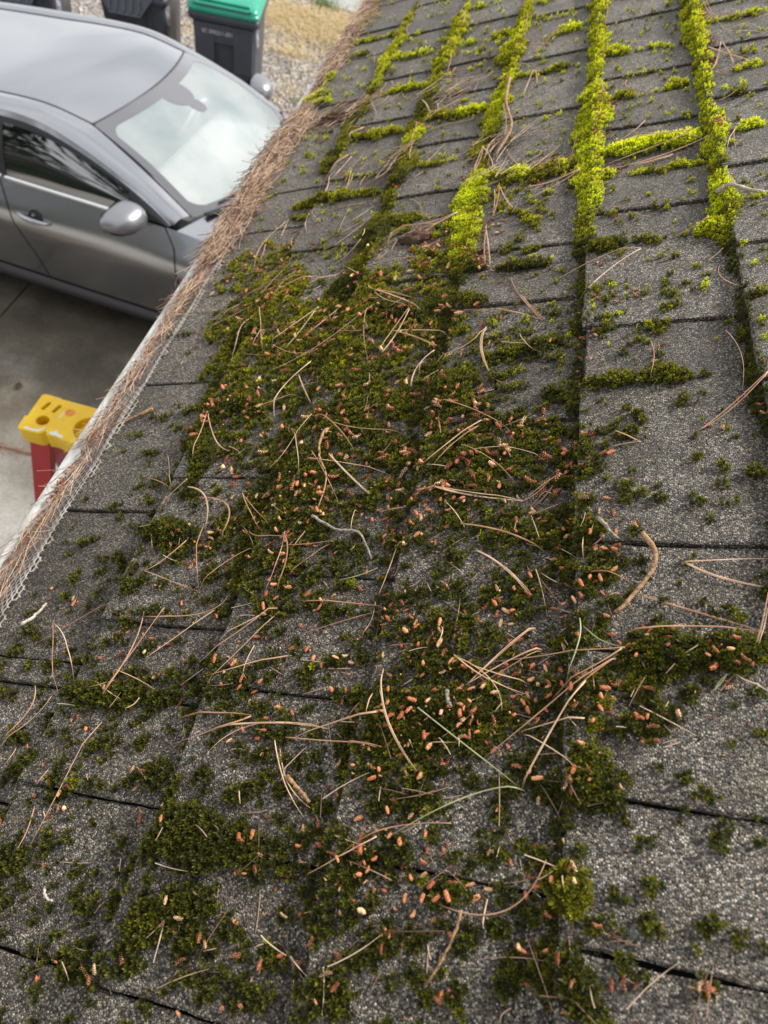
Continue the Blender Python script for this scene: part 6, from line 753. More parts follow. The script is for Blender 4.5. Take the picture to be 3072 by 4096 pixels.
for sg in (-1, 1):
    body = CAR
    sidepatch('fender', 0, 0, .0, 1, M_CP, sg, 40, 26, lambda t: (.93, gapF(t)+g_))
    d1_ = sidepatch('front_door', 0, 0, .225, .995, M_CP, sg, 36, 30, lambda t: (gapF(t)-g_, gapR(t)+g_))
    d2_ = sidepatch('rear_door', 0, 0, .225, .995, M_CP, sg, 30, 30, lambda t: (gapR(t)-g_, gapR2(t)+g_))
    sidepatch('quarter_panel', 0, 0, .0, 1, M_CP, sg, 40, 26, lambda t: (gapR2(t)-g_, -3.98))
    sidepatch('rocker_panel', -.45, -2.45, 0, .215, M_RK, sg, 30, 10)
    sidepatch('door_liner', -.3, -2.9, .1, .99, M_LN, sg, 20, 12, None, .02)
    # handle
    for dr, hx in ((d1_, -1.425), (d2_, -2.45)):
        p = side(hx, .765, sg); hb = MB(); hb.tube([(hx-.105+.21*i/10, p[1]+sg*(.006+.026*math.sin(math.pi*i/10)), p[2]+.004-.01*i/10) for i in range(11)], [.008+.009*math.sin(math.pi*i/10) for i in range(11)], 10); hd = hb.build('handle', M_CP, dr, True)
        rb = MB(); ring = []
        for i in range(24):
            a = 6.283*i/24; q = (hx+.012+.048*math.cos(a), p[1]+sg*.002, p[2]+.006+.042*math.sin(a)); tq = .765
            zz = q[2]; best = min((side(q[0], .6+.4*k/80, sg) for k in range(81)), key=lambda s_: abs(s_[2]-zz)); ring.append((q[0], best[1]+sg*.0015, zz))
        rb.add(ring, [tuple(range(24))]); rb.build('handle_cup', M_BK, dr)
    # side windows, trims, frames
    def gs_pt(x, v, off=0):
        by, bz = BZ(x); dy, dz = DE(x); yb = by-.012
        bow = .018*math.sin(math.pi*min(1, max(0, v)))
        return (x, sg*(yb*(1-v)+dy*v+bow-off), (bz-.004)*(1-v)+dz*v)
    def gpatch(name, x0, x1, v0, v1, m, par, off=0, nx=30, nv=8):
        bb = MB(); bb.grid([[gs_pt(x0+(x1-x0)*i/nx, v0+(v1-v0)*j/nv, off) for j in range(nv+1)] for i in range(nx+1)], flip=sg > 0); return bb.build(name, m, par, True)
    gpatch('door_window', -.80, -1.605, .0, .85, M_SG, d1_, .004); gpatch('door_window', -1.735, -2.72, 0, .85, M_SG, d2_, .004); gpatch('quarter_window', -2.78, -3.22, 0, .80, M_SG, CAR, .004)
    gpatch('window_seal', -.68, -3.3, .83, .93, M_BK, CAR, -.001, 60, 2); gpatch('mirror_sail', -.58, -.83, 0, .93, M_BK, d1_, -.001)
    gpatch('window_frame', -.575, -1.665, .92, 1.0, M_CP, d1_, -.003, 40, 2); gpatch('window_frame', -1.672, -3.45, .92, 1.0, M_CP, d2_, -.003, 50, 2)
    gpatch('centre_pillar', -1.60, -1.665, 0, .86, M_BK, CAR, 0); gpatch('centre_pillar', -1.673, -1.74, 0, .86, M_BK, CAR, 0)
    gpatch('rear_pillar_trim', -2.71, -2.79, 0, .84, M_BK, CAR, 0); gpatch('rear_pillar', -3.2, -3.48, 0, .94, M_CP, CAR, 0)
    cb = MB(); cb.tube([(lambda p: (p[0], p[1]+sg*.006, p[2]+.002))(gs_pt(-.86-.745*i/40, 0)) for i in range(41)], .0145, 8); cb.build('chrome_strip', M_CH, d1_, True)
    cb = MB(); cb.tube([(lambda p: (p[0], p[1]+sg*.006, p[2]+.002))(gs_pt(-1.622-1.6*i/40, 0)) for i in range(41)], .0145, 8); cb.build('chrome_strip', M_CH, d2_, True)
    # A pillar and cant rail
    G_ = []
    for i in range(71):
        x = -.50-3.05*i/70; a = WE(x) if x > -1.14 else RE(x); o_ = DE(min(x, -.575)); row = []
        A = (x, a[0], a[1]); B = (min(x, -.56) if x > -.56 else x, o_[0], o_[1])
        for j in range(9):
            v = j/8; p = lerp(A, B, v); bw = .020*math.sin(math.pi*v); row.append((p[0], sg*(p[1]+bw*.6), p[2]+bw*.8))
        G_.append(row)
    bb = MB(); bb.grid(G_, flip=sg < 0); bb.build('roof_rail', M_CP, CAR, True)
    # drip seam
    bb = MB(); bb.tube([(lambda x, r: (x, sg*r[0], r[1]+.001))(x, RE(x)) for x in np.linspace(-1.14, -3.1, 40)], .0035, 6); bb.build('roof_seam', M_BK, CAR, True)
    bb = MB(); bb.tube([(lambda x, r: (x, sg*(r[0]-.001), r[1]))(x, WE(x)) for x in np.linspace(-.49, -1.14, 20)], .0045, 6); bb.build('windscreen_seal', M_BK, CAR, True)
    # mirror
    mc = Vector((-.78, sg*(1.0 if sg < 0 else .965), 1.035 if sg < 0 else .995)); mi = bpy.data.objects.new('wing_mirror', None); COL.objects.link(mi); mi.parent = CAR; mi.location = mc
    bm = bmesh.new(); bmesh.ops.create_uvsphere(bm, u_segments=32, v_segments=18, radius=1)
    for v in bm.verts:
        x, y, z = v.co; o_ = y*sg
        sx = .125 if x > 0 else .05; sz = .076*(1-.22*o_); v.co = Vector((math.copysign(abs(x)**.85, x)*sx-o_*.028, math.copysign(abs(y)**.8, y)*.128, math.copysign(abs(z)**.85, z)*sz+.008*o_))
    me = bpy.data.meshes.new('mirror_housing'); bm.to_mesh(me); bm.free(); link('mirror_housing', me, M_CP2, mi, True)
    bb = MB(); bb.tube([(.0, -sg*.09, -.035), (.03, -sg*.16, -.055), (.06, -sg*.21, -.075)], [.032, .026, .034], 10); bb.build('mirror_stalk', M_BK, mi, True)
    bb = MB(); bb.grid([[( -.048+.0*j, sg*(-.095+.19*i/6), -.055+.11*j/4) for j in range(5)] for i in range(7)]); bb.build('mirror_glass', M_SG, mi)
    bm = bmesh.new(); bmesh.ops.create_uvsphere(bm, u_segments=24, v_segments=10, radius=1)
    for v in bm.verts: v.co = Vector((v.co.x*(.10 if v.co.x > 0 else .043)+.002, v.co.y*.108, min(v.co.z, -.42)*.080-.004))
    me = bpy.data.meshes.new('mirror_base'); bm.to_mesh(me); bm.free(); link('mirror_base', me, M_BK, mi, True)
    for cx in (0, -2.78):
        wh = bpy.data.objects.new('wheel', None); COL.objects.link(wh); wh.parent = CAR; wh.location = (cx, sg*.80, .33)
        bb = MB(); pr = [(-.11, .22), (-.11, .30), (-.09, .325), (0, .33), (.09, .325), (.11, .30), (.11, .22)]
        bb.grid([[(r*math.cos(a), y, r*math.sin(a)) for y, r in pr] for a in [6.2832*i/40 for i in range(41)]]); bb.build('tyre', M_TY, wh, True)
        bb = MB(); bb.grid([[(r*math.cos(a), sg*y, r*math.sin(a)) for y, r in ((.10, .22), (.07, .20), (.06, .19))] for a in [6.2832*i/40 for i in range(41)]])
        for i in range(10):
            a = 6.2832*i/10; bb.box(.03, .20, -.012, .012, -.012, .014, Matrix.Translation((0, sg*.085, 0)) @ Matrix.Rotation(a, 4, 'Y'), .003)
        bb.prism([(.055*math.cos(6.283*i/16), .055*math.sin(6.283*i/16)) for i in range(16)], -.02, .02, Matrix.Translation((0, sg*.09, 0)) @ Matrix.Rotation(rad(90), 4, 'X')); bb.build('rim', M_RIM, wh)
    bb = MB(); bb.box(-.17, .17, -.02, .02, -.05, .05, Matrix.Translation((.70, sg*.68, .66)) @ Matrix.Rotation(sg*-.5, 4, 'Z'), .015); bb.build('headlight', M_HL, CAR)
    bb = MB(); bb.box(-.03, .03, -.16, .16, -.05, .06, Matrix.Translation((-3.93, sg*.60, .80)) @ Matrix.Rotation(sg*.35, 4, 'Z'), .015); bb.build('taillight', M_TL, CAR)
# roof panel
xs = np.linspace(-1.14, -2.86, 34)
def roofpt(x, v):
    ex = .105*(1-v*v)*max(0, 1-(-1.14-x)/.5); r = RE(x); cr_ = .034*(1-abs(v)**2.2)*(1-.5*min(1, max(0, (-1.3-x)/.9))); return (x+ex, v*r[0], r[1]+cr_)
b = MB(); b.grid([[roofpt(x, v) for v in np.linspace(-1, 1, 33)] for x in xs], flip=True); b.build('roof_panel', M_CP, CAR, True)
# windscreen
def wsp(u, v, off=0):
    e = WE(-.49-(.65*u)); x0 = -.49-.65*u; fx = (.245*(1-u)+.105*u)*(1-abs(v)**2); bl = .022*math.sin(math.pi*u)*(1-.5*v*v)+.034*(1-abs(v)**2.2)*u+.01*(1-v*v)*(1-u)
    return (x0+fx, e[0]*v, e[1]+bl+off)
b = MB(); b.grid([[wsp(u, v) for v in np.linspace(-.995, .995, 33)] for u in np.linspace(.0, .985, 26)], flip=True); ws = b.build('windscreen', M_WS, CAR, True)
def rr_in(u, v):   # rounded inner opening of the frit band
    a = max(0, abs(v)-.81)/.125; c = max(0, (u-.775)/.11 if u > .775 else (.16-u)/.11)
    return math.hypot(max(0, a), c) < 1 if (a > 0 and c > 0) else (abs(v) < .935 and .05 < u < .885)
nu, nv = 150, 220; b = MB(); b.grid([[wsp(u, v, .0015) for v in np.linspace(-.995, .995, nv)] for u in np.linspace(.0, .985, nu)], flip=True)
us_ = np.linspace(0, .985, nu); vs_ = np.linspace(-.995, .995, nv); keepf = []
for f in b.f:
    k = f[0] if True else 0; i, j = min(q//nv for q in f), min(q % nv for q in f)
    u, v = us_[i]+.0033, vs_[j]+.0045
    mir = ((v-.02)/.19)**2+((u-.86)/.15)**2 < 1 or ((v-.03)/.085)**2+((u-.68)/.075)**2 < 1
    if not rr_in(u, v) or mir: keepf.append(f)
b.f = keepf; b.build('windscreen_border', M_FR, ws)
b = MB(); b.tube([wsp(.99, v, .001) for v in np.linspace(-1, 1, 40)], .0045, 6); b.build('windscreen_seal', M_BK, CAR, True)
# rear window, boot, bonnet, ends
b = MB(); b.grid([[(-2.86-.70*u-.06*(1-v*v)*(1-u)-.10*(1-v*v)*u, v*np.interp(u, [0, 1], [.57, .67]), np.interp(u, [0, 1], [RE(-2.86)[1], .995])+.034*(1-v*v)*(1-u)*.5+.02*math.sin(math.pi*u)) for v in np.linspace(-1, 1, 21)] for u in np.linspace(0, 1, 14)], flip=True); b.build('rear_window', M_SG, CAR, True)
b = MB(); b.grid([[(-3.50-.48*u, v*BZ(-3.50-.48*u)[0], BZ(-3.50-.48*u)[1]+.045*(1-v*v)) for v in np.linspace(-1, 1, 21)] for u in np.linspace(0, 1, 10)], flip=True); b.build('boot_lid', M_CP, CAR, True)
b = MB(); b.grid([[(-.53+.245*(1-v*v)*(1-u)+1.46*u, v*BZ(-.53+1.46*u)[0], BZ(-.53+1.46*u)[1]+(.02+.05*math.sin(math.pi*min(1, u+.2)))*(1-abs(v)**3)) for v in np.linspace(-1, 1, 31)] for u in np.linspace(0, 1, 30)]); b.build('bonnet', M_CP, CAR, True)
b = MB(); b.tube([(wsp(0, v)[0]+.03, wsp(0, v)[1], wsp(0, v)[2]+.004) for v in np.linspace(-.93, .93, 40)], .02, 8, flat=.4); b.build('cowl', M_BK, CAR, True)
for v0 in (-.75, .05):
    b = MB(); b.tube([wsp(.02+.02*i/8, v0+.75*i/8, .012) for i in range(9)], .007, 6); b.build('wiper', M_BK, CAR)
for x, s_ in ((.93, 1), (-3.98, -1)):
    b = MB(); b.grid([[(x+s_*.12*(1-v*v)*math.sin(math.pi*(.2+.7*t)), v*abs(side(x, t)[1]), side(x, t)[2]) for v in np.linspace(-1, 1, 25)] for t in np.linspace(0, 1, 16)], flip=s_ > 0); b.build('bumper', M_CP, CAR, True)
b = MB(); b.box(-3.9, .85, -.78, .78, .17, .22); b.build('underbody', M_LN, CAR)
# interior
b = MB(); b.box(-3.2, -.45, -.74, .74, .22, .45); b.build('cabin_floor', M_IN, CAR)
b = MB(); b.box(-.95, -.42, -.70, .70, .70, .94, None, .06); b.build('dashboard', M_IN, CAR)
for y in (-.37, .37):
    b = MB(); b.box(-1.75, -1.2, y-.25, y+.25, .45, .60, None, .05); b.box(-.09, .09, -.24, .24, 0, .42, Matrix.Translation((-1.75, y, .50)) @ Matrix.Rotation(-.25, 4, 'Y'), .06); b.box(-.05, .05, -.13, .13, .42, .56, Matrix.Translation((-1.75, y, .50)) @ Matrix.Rotation(-.25, 4, 'Y'), .04); b.build('front_seat', M_IN, CAR)
b = MB(); ci_ = [Vector((math.cos(a)*.19, math.sin(a)*.19, 0)) for a in [6.2832*i/36 for i in range(37)]]; T_ = Matrix.Translation((-1.02, .37, .90)) @ Matrix.Rotation(rad(-65), 4, 'Y'); b.tube(ci_, .016, 8, T_, False); b.box(-.17, .17, -.03, .03, -.02, .02, T_, .01); b.build('steering_wheel', M_IN, CAR, True)
# ------------------------------------------------------------------ wheelie bins
M_BIN = mat('bin_plastic', rough=.42, fn=noised((.042,.047,.060), (.062,.068,.084), 5, 4, (.35, .6)))
M_LG = mat('green_lid', rough=.3, fn=noised((.01,.26,.16), (.015,.34,.22), 4)); M_LR = mat('red_lid', (.33,.02,.05), .35); M_LY = mat('grey_lid', (.045,.048,.055), .4)
M_TX = mat('white_print', (.50,.52,.58), .7)
def text(s, size, T_, par, name='number'):
    cu = bpy.data.curves.new('txt', 'FONT'); cu.body = s; cu.size = size; cu.extrude = .0006; cu.align_x = 'CENTER'
    o = bpy.data.objects.new('txt', cu); COL.objects.link(o); dg = bpy.context.evaluated_depsgraph_get(); me = bpy.data.meshes.new_from_object(o.evaluated_get(dg)); bpy.data.objects.remove(o)
    me.materials.clear(); o = link(name, me, M_TX, par); o.matrix_local = T_; return o
def make_bin(x, y, rot, lidm, label, txt, style, tsz=.045, tx=0, tz=.80):
    r = empty('wheelie_bin', Matrix.Translation((x, y, 0)) @ Matrix.Rotation(rot, 4, 'Z')); tag(r, label, 'wheelie bin', 'wheelie bins behind the car')
    def ringp(z, w, d0, d1, c=.05, n=5):
        P = []
        for cx, cy, a0 in ((w-c, d0+c, -90), (w-c, d1-c, 0), (-w+c, d1-c, 90), (-w+c, d0+c, 180)):
            for i in range(n+1): a = rad(a0+90*i/n); P.append((cx+c*math.cos(a), cy+c*math.sin(a), z))
        return P
    b = MB(); P = [ringp(z, w, d0, d1) for z, w, d0, d1 in ((.06,.215,.09,.56), (.10,.225,.075,.58), (.55,.25,.03,.63), (.66,.255,.02,.645), (.93,.268,.0,.665))]
    b.grid(P, close=True); b.f.append(tuple(range(24))[::-1]); b.build('body', M_BIN, r, True)
    b = MB(); P = [ringp(z, w, d0, d1) for z, w, d0, d1 in ((.925,.270,-.002,.668), (.93,.292,-.022,.69), (.965,.296,-.026,.694), (.985,.290,-.02,.69), (.985,.262,.01,.66))]
    b.grid(P, close=True); b.build('rim', M_BIN, r, True)
    b = MB(); MB_ = b
    if style == 'cheeks':   # two bulging cheeks with a recess between them
        for sx in (-1, 1):
            xa, xb = (.085, .245) if sx > 0 else (-.245, -.085)
            b.add([(xa, .012, .72), (xb, .012, .72), (xb-.0, .006, .92), (-.10*0+xa, .006, .92), (xa*1.0, -.030, .73), (xb*.99, -.026, .73), (xb, -.014, .90), (xa, -.014, .90), (xa, .02, .56), (xb*.96, .02, .56), (xa, -.040, .58), (xb*.97, -.034, .58)],
                  [(4, 5, 6, 7), (10, 11, 5, 4), (8, 9, 11, 10), (0, 4, 7, 3), (8, 10, 4, 0), (1, 2, 6, 5), (9, 1, 5, 11), (3, 7, 6, 2)]); b.build('cheek_panel', M_BIN, r); b = MB()
        b.box(-.245, .245, -.016, .01, .75+.03, .915, None, .006); b.build('front_band', M_BIN, r)
        b = MB(); b.box(-.08, .08, .036, .05, .30, .36, None, .004); b.build('grip_bar', M_BIN, r)
    else:
        # flared ribbed front lip
        y0, y1 = -.02, -.105
        b.add([(-.21, y0, .98), (.15, y0, .98), (.20, y0, .985), (-.26, y0, .985), (-.15, y1+.0, .845), (.09, y1, .845), (-.15, -.01, .84), (.09, -.01, .84), (-.15, y1-.012, .86), (.09, y1-.012, .86)],
              [(3, 8, 9, 2), (4, 6, 7, 5), (8, 4, 5, 9), (3, 6, 4, 8), (2, 9, 5, 7)][0:])
        for i in range(5):
            xx = -.155+.06*i; b.add([(xx-.008, -.048, .962), (xx+.008, -.048, .962), (xx+.008, -.104, .875), (xx-.008, -.104, .875), (xx-.008, -.056, .968), (xx+.008, -.056, .968), (xx+.008, -.116, .885), (xx-.008, -.116, .885)], [(4, 7, 6, 5), (0, 3, 7, 4), (1, 5, 6, 2), (3, 2, 6, 7)])
        b.tube([(-.25, -.03, .98), (-.15, -.118, .862), (.09, -.118, .862), (.19, -.03, .98)], .009, 8)
        b.box(.13, .155, -.012, .02, .70, .90, None, .004)
    if style == 'lip': b.build('front_lip', M_BIN, r)
    b = MB(); P = [ringp(z, w, d0, d1, c) for z, w, d0, d1, c in ((.985,.286,-.02,.69,.05), (1.0,.298,-.034,.70,.05), (1.018,.298,-.034,.70,.05), (1.022,.288,-.024,.69,.05), (1.030,.286,-.022,.69,.05), (1.050,.282,-.018,.685,.05), (1.062,.25,.02,.65,.05), (1.072,.15,.12,.55,.05))]
    b.grid(P, close=True); k = len(b.v); b.f.append(tuple(range(k-24, k))); ld = b.build('lid', lidm, r, True)
    if style == 'cheeks':
        b = MB(); b.tube([(-.235, -.020, 1.052), (-.21, -.028, 1.044), (.21, -.028, 1.044), (.235, -.020, 1.052)], .0045, 6); b.build('lid_groove', M_BK, ld)
        b = MB(); b.box(-.22, .22, .01, .40, 1.060, 1.078, None, .008); b.build('lid_panel', lidm, ld, True)
    for sx in (-1, 1):
        b = MB(); b.prism([(.11*math.cos(6.2832*i/28), .11*math.sin(6.2832*i/28)) for i in range(28)], -.025, .025, Matrix.Translation((sx*.255, .60, .11)) @ Matrix.Rotation(rad(90), 4, 'Y')); b.build('wheel', M_TY, r)
    b = MB(); b.tube([(-.22, .72, .93), (.22, .72, .93)], .014, 8); b.box(-.23, -.20, .66, .73, .915, .945); b.box(.20, .23, .66, .73, .915, .945); b.build('handle', M_BIN, r)
    T_ = Matrix.Translation((tx, -.0185 if style == 'cheeks' else .0165, tz)) @ Matrix.Rotation(rad(90 if style == 'cheeks' else 88), 4, 'X'); text(txt, tsz, T_, r)
    # round emblem on the right-hand side
    eb = MB(); ER = .062; TE = Matrix.Translation((.2665, .12, .835)) @ Matrix.Rotation(rad(-2.5), 4, 'Y') @ Matrix.Rotation(rad(90), 4, 'Y') @ Matrix.Scale(1.25, 4, Vector((1, 0, 0)))
    def ringm(r0, r1, a0=0, a1=6.2832, n=40): eb.grid([[(q*math.cos(a0+(a1-a0)*i/n), q*math.sin(a0+(a1-a0)*i/n), .0015) for q in (r0, r1)] for i in range(n+1)], TE)
    ringm(ER*.86, ER); ringm(ER*.60, ER*.66)
    for i in range(26):
        a = 6.2832*i/26; eb.add([(ER*.70*math.cos(a), ER*.70*math.sin(a), .0015), (ER*.82*math.cos(a-.05), ER*.82*math.sin(a-.05), .0015), (ER*.82*math.cos(a+.06), ER*.82*math.sin(a+.06), .0015)], [(0, 1, 2)], TE)
    for q in ([(-.030, -.010), (-.002, -.028), (.010, -.018), (-.014, .0)], [(-.016, .004), (.014, -.012), (.024, .004), (.0, .018)], [(.004, .022), (.026, .010), (.030, .022), (.012, .032)]): eb.add([(x_, y_, .0015) for x_, y_ in q], [(0, 1, 2, 3)], TE)
    eb.build('emblem', M_TX, r)
    return r
make_bin(-2.30, 6.07, rad(10), M_LG, 'dark grey wheelie bin with bright green lid', 'SC 090211-001', 'cheeks', .042, -.05, .845)
make_bin(-3.08, 6.02, rad(10), M_LR, 'dark grey wheelie bin with red lid, between the other two bins', '0RRF.012001', 'lip', .045, -.10, .70)
make_bin(-3.86, 5.66, rad(18), M_LY, 'dark grey wheelie bin with grey lid at far left behind the car', '0RRF.012004', 'lip', .045, -.10, .70)
# ------------------------------------------------------------------ step ladder
M_YL = mat('yellow_plastic', rough=.35, fn=noised((.74,.44,.003), (.84,.54,.006), 20, 4, (.3, .5), 0)); M_RD2 = mat('red_fibreglass', rough=.4, fn=noised((.34,.008,.010), (.42,.012,.014), 6))
M_OR = mat('orange_sticker', rough=.4, fn=noised((.60,.13,.01), (.75,.30,.02), 160, 3)); M_AL = mat('ladder_step', (.55,.56,.57), .35, 1); M_SN = mat('white_glare_scuff', rough=.6, fn=noised((.70,.68,.62), (.8,.8,.78), 60))
LX, LY, LZ = -1.068, 1.046, 1.75
lad = empty('step_ladder', Matrix.Translation((LX, LY, 0))); tag(lad, 'red step ladder with a moulded yellow top cap standing by the gutter', 'ladder')
cu = bpy.data.curves.new('cap', 'CURVE'); cu.dimensions = '2D'; cu.fill_mode = 'BOTH'; cu.extrude = .026; cu.bevel_depth = .0022; cu.bevel_resolution = 2
def spl(P):
    s_ = cu.splines.new('POLY'); s_.points.add(len(P)-1); s_.use_cyclic_u = True
    for q, p in zip(s_.points, P): q.co = (p[0], p[1], 0, 1)
def arc(cx, cy, r, a0, a1, n): return [(cx+r*math.cos(rad(a0+(a1-a0)*i/n)), cy+r*math.sin(rad(a0+(a1-a0)*i/n))) for i in range(n+1)]
outl = arc(.008, .008, .008, 180, 270, 4)+[(.060, .0), (.068, .003), (.074, .016), (.080, .016), (.086, .004), (.094, .006), (.115, .006), (.13, .0)]+arc(.335, .012, .012, -90, 0, 4)+arc(.335, .128, .012, 0, 90, 4)+[(.06, .140), (.055, .143), (.02, .143)]+arc(.012, .133, .010, 90, 160, 3)+[(.004, .05), (-.002, .045)]
spl(outl); spl(arc(.050, .048, .0205, 0, 337, 15)[::-1]); spl(arc(.1, .067, .0032, 0, 330, 11)[::-1])
for sx in (.031, .064): spl((arc(sx+.004, .114, .0075, 0, 180, 6)+arc(sx-.002, .090, .0075, 180, 360, 6))[::-1])
spl((arc(.19, .060, .050, 115, 245, 14)+arc(.27, .060, .050, -65, 65, 14))[::-1])
oc = bpy.data.objects.new('c', cu); COL.objects.link(oc); dg = bpy.context.evaluated_depsgraph_get(); me = bpy.data.meshes.new_from_object(oc.evaluated_get(dg)); bpy.data.objects.remove(oc); me.materials.clear()
cap = link('top_cap', me, M_YL, lad); cap.location = (0, 0, LZ-.026)
b = MB(); b.box(.004, .340, .006, .136, LZ-.050, LZ-.030); b.f = b.f; o_ = b.v
tray = MB(); tray.box(.135, .325, .004, .128, LZ-.040, LZ-.020, None, .004); tray.build('tray', M_YL, lad)
b = MB(); b.prism(arc(.107, .100, .0145, 0, 345, 23), LZ-.0005, LZ+.0026); b.build('sticker', M_OR, lad)
sc_ = MB()  # white edge glare built as pale raised scuff shapes
for P in ([(.016, .004), (.04, .003), (.058, .004), (.067, .012), (.071, .024), (.068, .028), (.064, .018), (.054, .010), (.034, .009), (.018, .012)], [(.088, .014), (.093, .006), (.112, .006), (.132, .004), (.130, .012), (.112, .016), (.106, .026), (.099, .018)], [(.086, .074), (.088, .072), (.093, .084), (.094, .096), (.091, .098), (.090, .086)]):
    sc_.prism(P, LZ+.0022, LZ+.0030)
sc_.build('glare_scuff_edge', M_SN, cap).location = (0, 0, -(LZ-.026))
def rail(x, y, dx, dy, m):
    b = MB(); z0 = LZ-.045; T_ = Matrix(((1, 0, -dx, x), (0, 1, -dy, y), (0, 0, 1, z0), (0, 0, 0, 1)))
    b.box(-.030, .030, -.012, -.008, -z0, 0, T_); b.box(-.030, -.026, -.008, .020, -z0, 0, T_); b.box(.026, .030, -.008, .020, -z0, 0, T_); b.build('rail', m, lad)
    b = MB(); b.box(x+dx*z0-.045, x+dx*z0+.045, y+dy*z0-.03, y+dy*z0+.04, .001, .035, None, .006); b.build('foot', M_BK, lad)
rail(.042, .030, -.19, -.10, M_RD2); rail(.042, .112, -.19, .10, M_RD2); rail(.295, .030, .22, -.08, M_RD2); rail(.295, .112, .22, .08, M_RD2)
for i in range(1, 6):
    z = .28*i; q = LZ-.045-z; b = MB(); b.box(.042-.19*q-.035, .042-.19*q+.035, .03-.10*q, .112+.10*q, z-.02, z, None, .003); b.build('step', M_AL, lad)

# ------------------------------------------------------------------ across the street (mirrored in the car windows)
def f_leaf(t, b):
    oi = nd(t, 'ShaderNodeAttribute', attribute_name='mcol'); t.links.new(ramp(t, [(0, (.012,.022,.008)), (1, (.05,.075,.025))], oi.outputs['Fac']), b.inputs['Base Color'])
M_LF = mat('pine_foliage', rough=.7, fn=f_leaf); M_BKK = mat('pine_bark', rough=.9, fn=f_bark((.05,.03,.02), (.14,.09,.06)))
def pine(x, y, h, r0, seed, lb):
    r = random.Random(seed); root = empty('pine_tree', Matrix.Translation((x, y, -.05))); tag(root, lb, 'tree')
    b = MB(); b.tube([(0, 0, 0), (.05, .03, h*.3), (-.03, .06, h*.6), (0, 0, h)], [.22, .17, .10, .02], 9); b.build('trunk', M_BKK, root, True)
    vs = []; fs = []; cs = []; lm = MB()
    for i in range(46):
        z = h*(.32+.66*i/46); L = r0*(1-((z/h-.32)/.70)**1.4)*r.uniform(.75, 1.2)+.3; a = i*2.4+r.uniform(-.4, .4); e = Vector((math.cos(a)*L, math.sin(a)*L, z+L*.18)); lm.tube([(0, 0, z), (e.x*.5, e.y*.5, z+L*.05), tuple(e)], [.05, .03, .01], 5)
        for c_ in range(9):
            f = r.uniform(.35, 1.05); cx, cy, cz = e.x*f+r.gauss(0, .12), e.y*f+r.gauss(0, .12), z+(e.z-z)*f+r.gauss(0, .10)
            for q in range(34):
                d = Vector((r.gauss(0, 1), r.gauss(0, 1), r.gauss(.3, .8))).normalized()*r.uniform(.18, .40); w = d.orthogonal().normalized()*.028; k = len(vs); p = Vector((cx, cy, cz))
                vs += [tuple(p-w), tuple(p+w), tuple(p+d)]; fs.append((k, k+1, k+2)); cs += [r.random()]*3
    lm.build('limbs', M_BKK, root)
    me = bpy.data.meshes.new('crown'); me.from_pydata(vs, [], fs); at = me.attributes.new('mcol', 'FLOAT', 'POINT'); at.data.foreach_set('value', np.array(cs, np.float32)); o = link('crown', me, M_LF, root); o['kind'] = 'stuff'
pine(-5.4, -4.6, 8.0, 2.4, 1, 'tall pine tree standing at the far side of the driveway'); pine(-10.5, -5.0, 6.5, 1.8, 2, 'smaller pine tree beyond the driveway'); pine(-3.2, -9.5, 9.0, 2.4, 3, 'broad pine tree beside the neighbouring house')
nh = empty('house', Matrix.Translation((-25, -22, -.05)) @ Matrix.Rotation(rad(-35), 4, 'Z')); tag(nh, 'low brown neighbouring house with dark gable roof', 'house')
b = MB(); b.box(-7, 7, -4, 4, 0, 2.7); b.build('wall', mat('brown_siding', (.10,.075,.055), .8), nh)
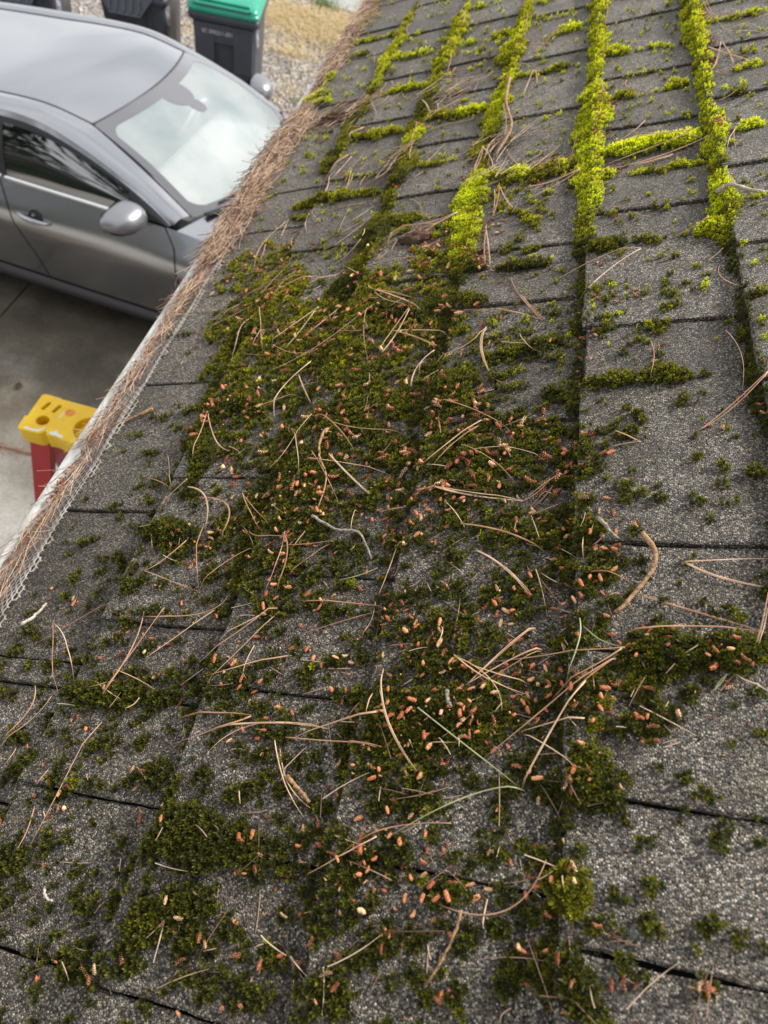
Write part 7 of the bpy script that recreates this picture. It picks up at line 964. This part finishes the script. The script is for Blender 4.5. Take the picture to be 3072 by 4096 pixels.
b = MB(); b.add([(-7.5, -4.6, 2.6), (7.5, -4.6, 2.6), (7.5, 0, 4.7), (-7.5, 0, 4.7), (-7.5, 4.6, 2.6), (7.5, 4.6, 2.6)], [(0, 1, 2, 3), (3, 2, 5, 4), (0, 3, 4), (1, 5, 2), (0, 4, 5, 1)]); b.build('roof', mat('dark_shingle', (.03,.03,.032), .85), nh)
for x in (-4.5, -1, 4):
    b = MB(); b.box(x-.7, x+.7, 3.98, 4.03, 1.0, 2.1); b.build('window', M_SG, nh); b = MB(); b.box(x-.7, x+.7, -4.03, -3.98, 1.0, 2.1); b.build('window', M_SG, nh)

def unseen_hedge(name, x0, y0, x1, y1, h, seed, lb):  # unseen shrubs, added so the lower side windows mirror black
    r = random.Random(seed); L = math.hypot(x1-x0, y1-y0); root = empty(name, Matrix.Translation((x0, y0, -.05)) @ Matrix.Rotation(math.atan2(y1-y0, x1-x0), 4, 'Z')); tag(root, lb, 'unseen_hedge')
    vs = []; fs = []; cs = []
    for i in range(int(L*1500)):
        px = r.uniform(0, L); top_ = h*(1+.10*math.sin(px*2.3)+.06*math.sin(px*5)); a = r.uniform(0, math.pi); q = math.sqrt(r.uniform(.55, 1)); py = math.cos(a)*.55*q; pz = min(top_, (.15+.85*abs(math.sin(a))**.5*q)*top_*r.uniform(.3, 1.05))
        d = Vector((r.gauss(0, 1), r.gauss(0, 1), r.gauss(.4, 1))).normalized()*r.uniform(.05, .11); w = d.orthogonal().normalized()*.025; p = Vector((px, py, pz)); k = len(vs)
        vs += [tuple(p-w), tuple(p+w), tuple(p+d)]; fs.append((k, k+1, k+2)); cs += [r.random()]*3
    me = bpy.data.meshes.new('foliage'); me.from_pydata(vs, [], fs); at = me.attributes.new('mcol', 'FLOAT', 'POINT'); at.data.foreach_set('value', np.array(cs, np.float32)); o = link('foliage', me, M_LF, root); o['kind'] = 'stuff'
    b = MB(); b.grid([[(L*i/40, .40*math.cos(math.pi*j/8), .88*h*math.sin(math.pi*j/8)**.5*(1+.1*math.sin(L*i/40*2.3))) for j in range(9)] for i in range(41)]); b.build('inner_branches', M_LF, root, True)
unseen_hedge('unseen_hedge', -14, -3.2, -2.2, -7.2, 1.7, 5, 'dark clipped hedge added to blacken the car-window reflection')
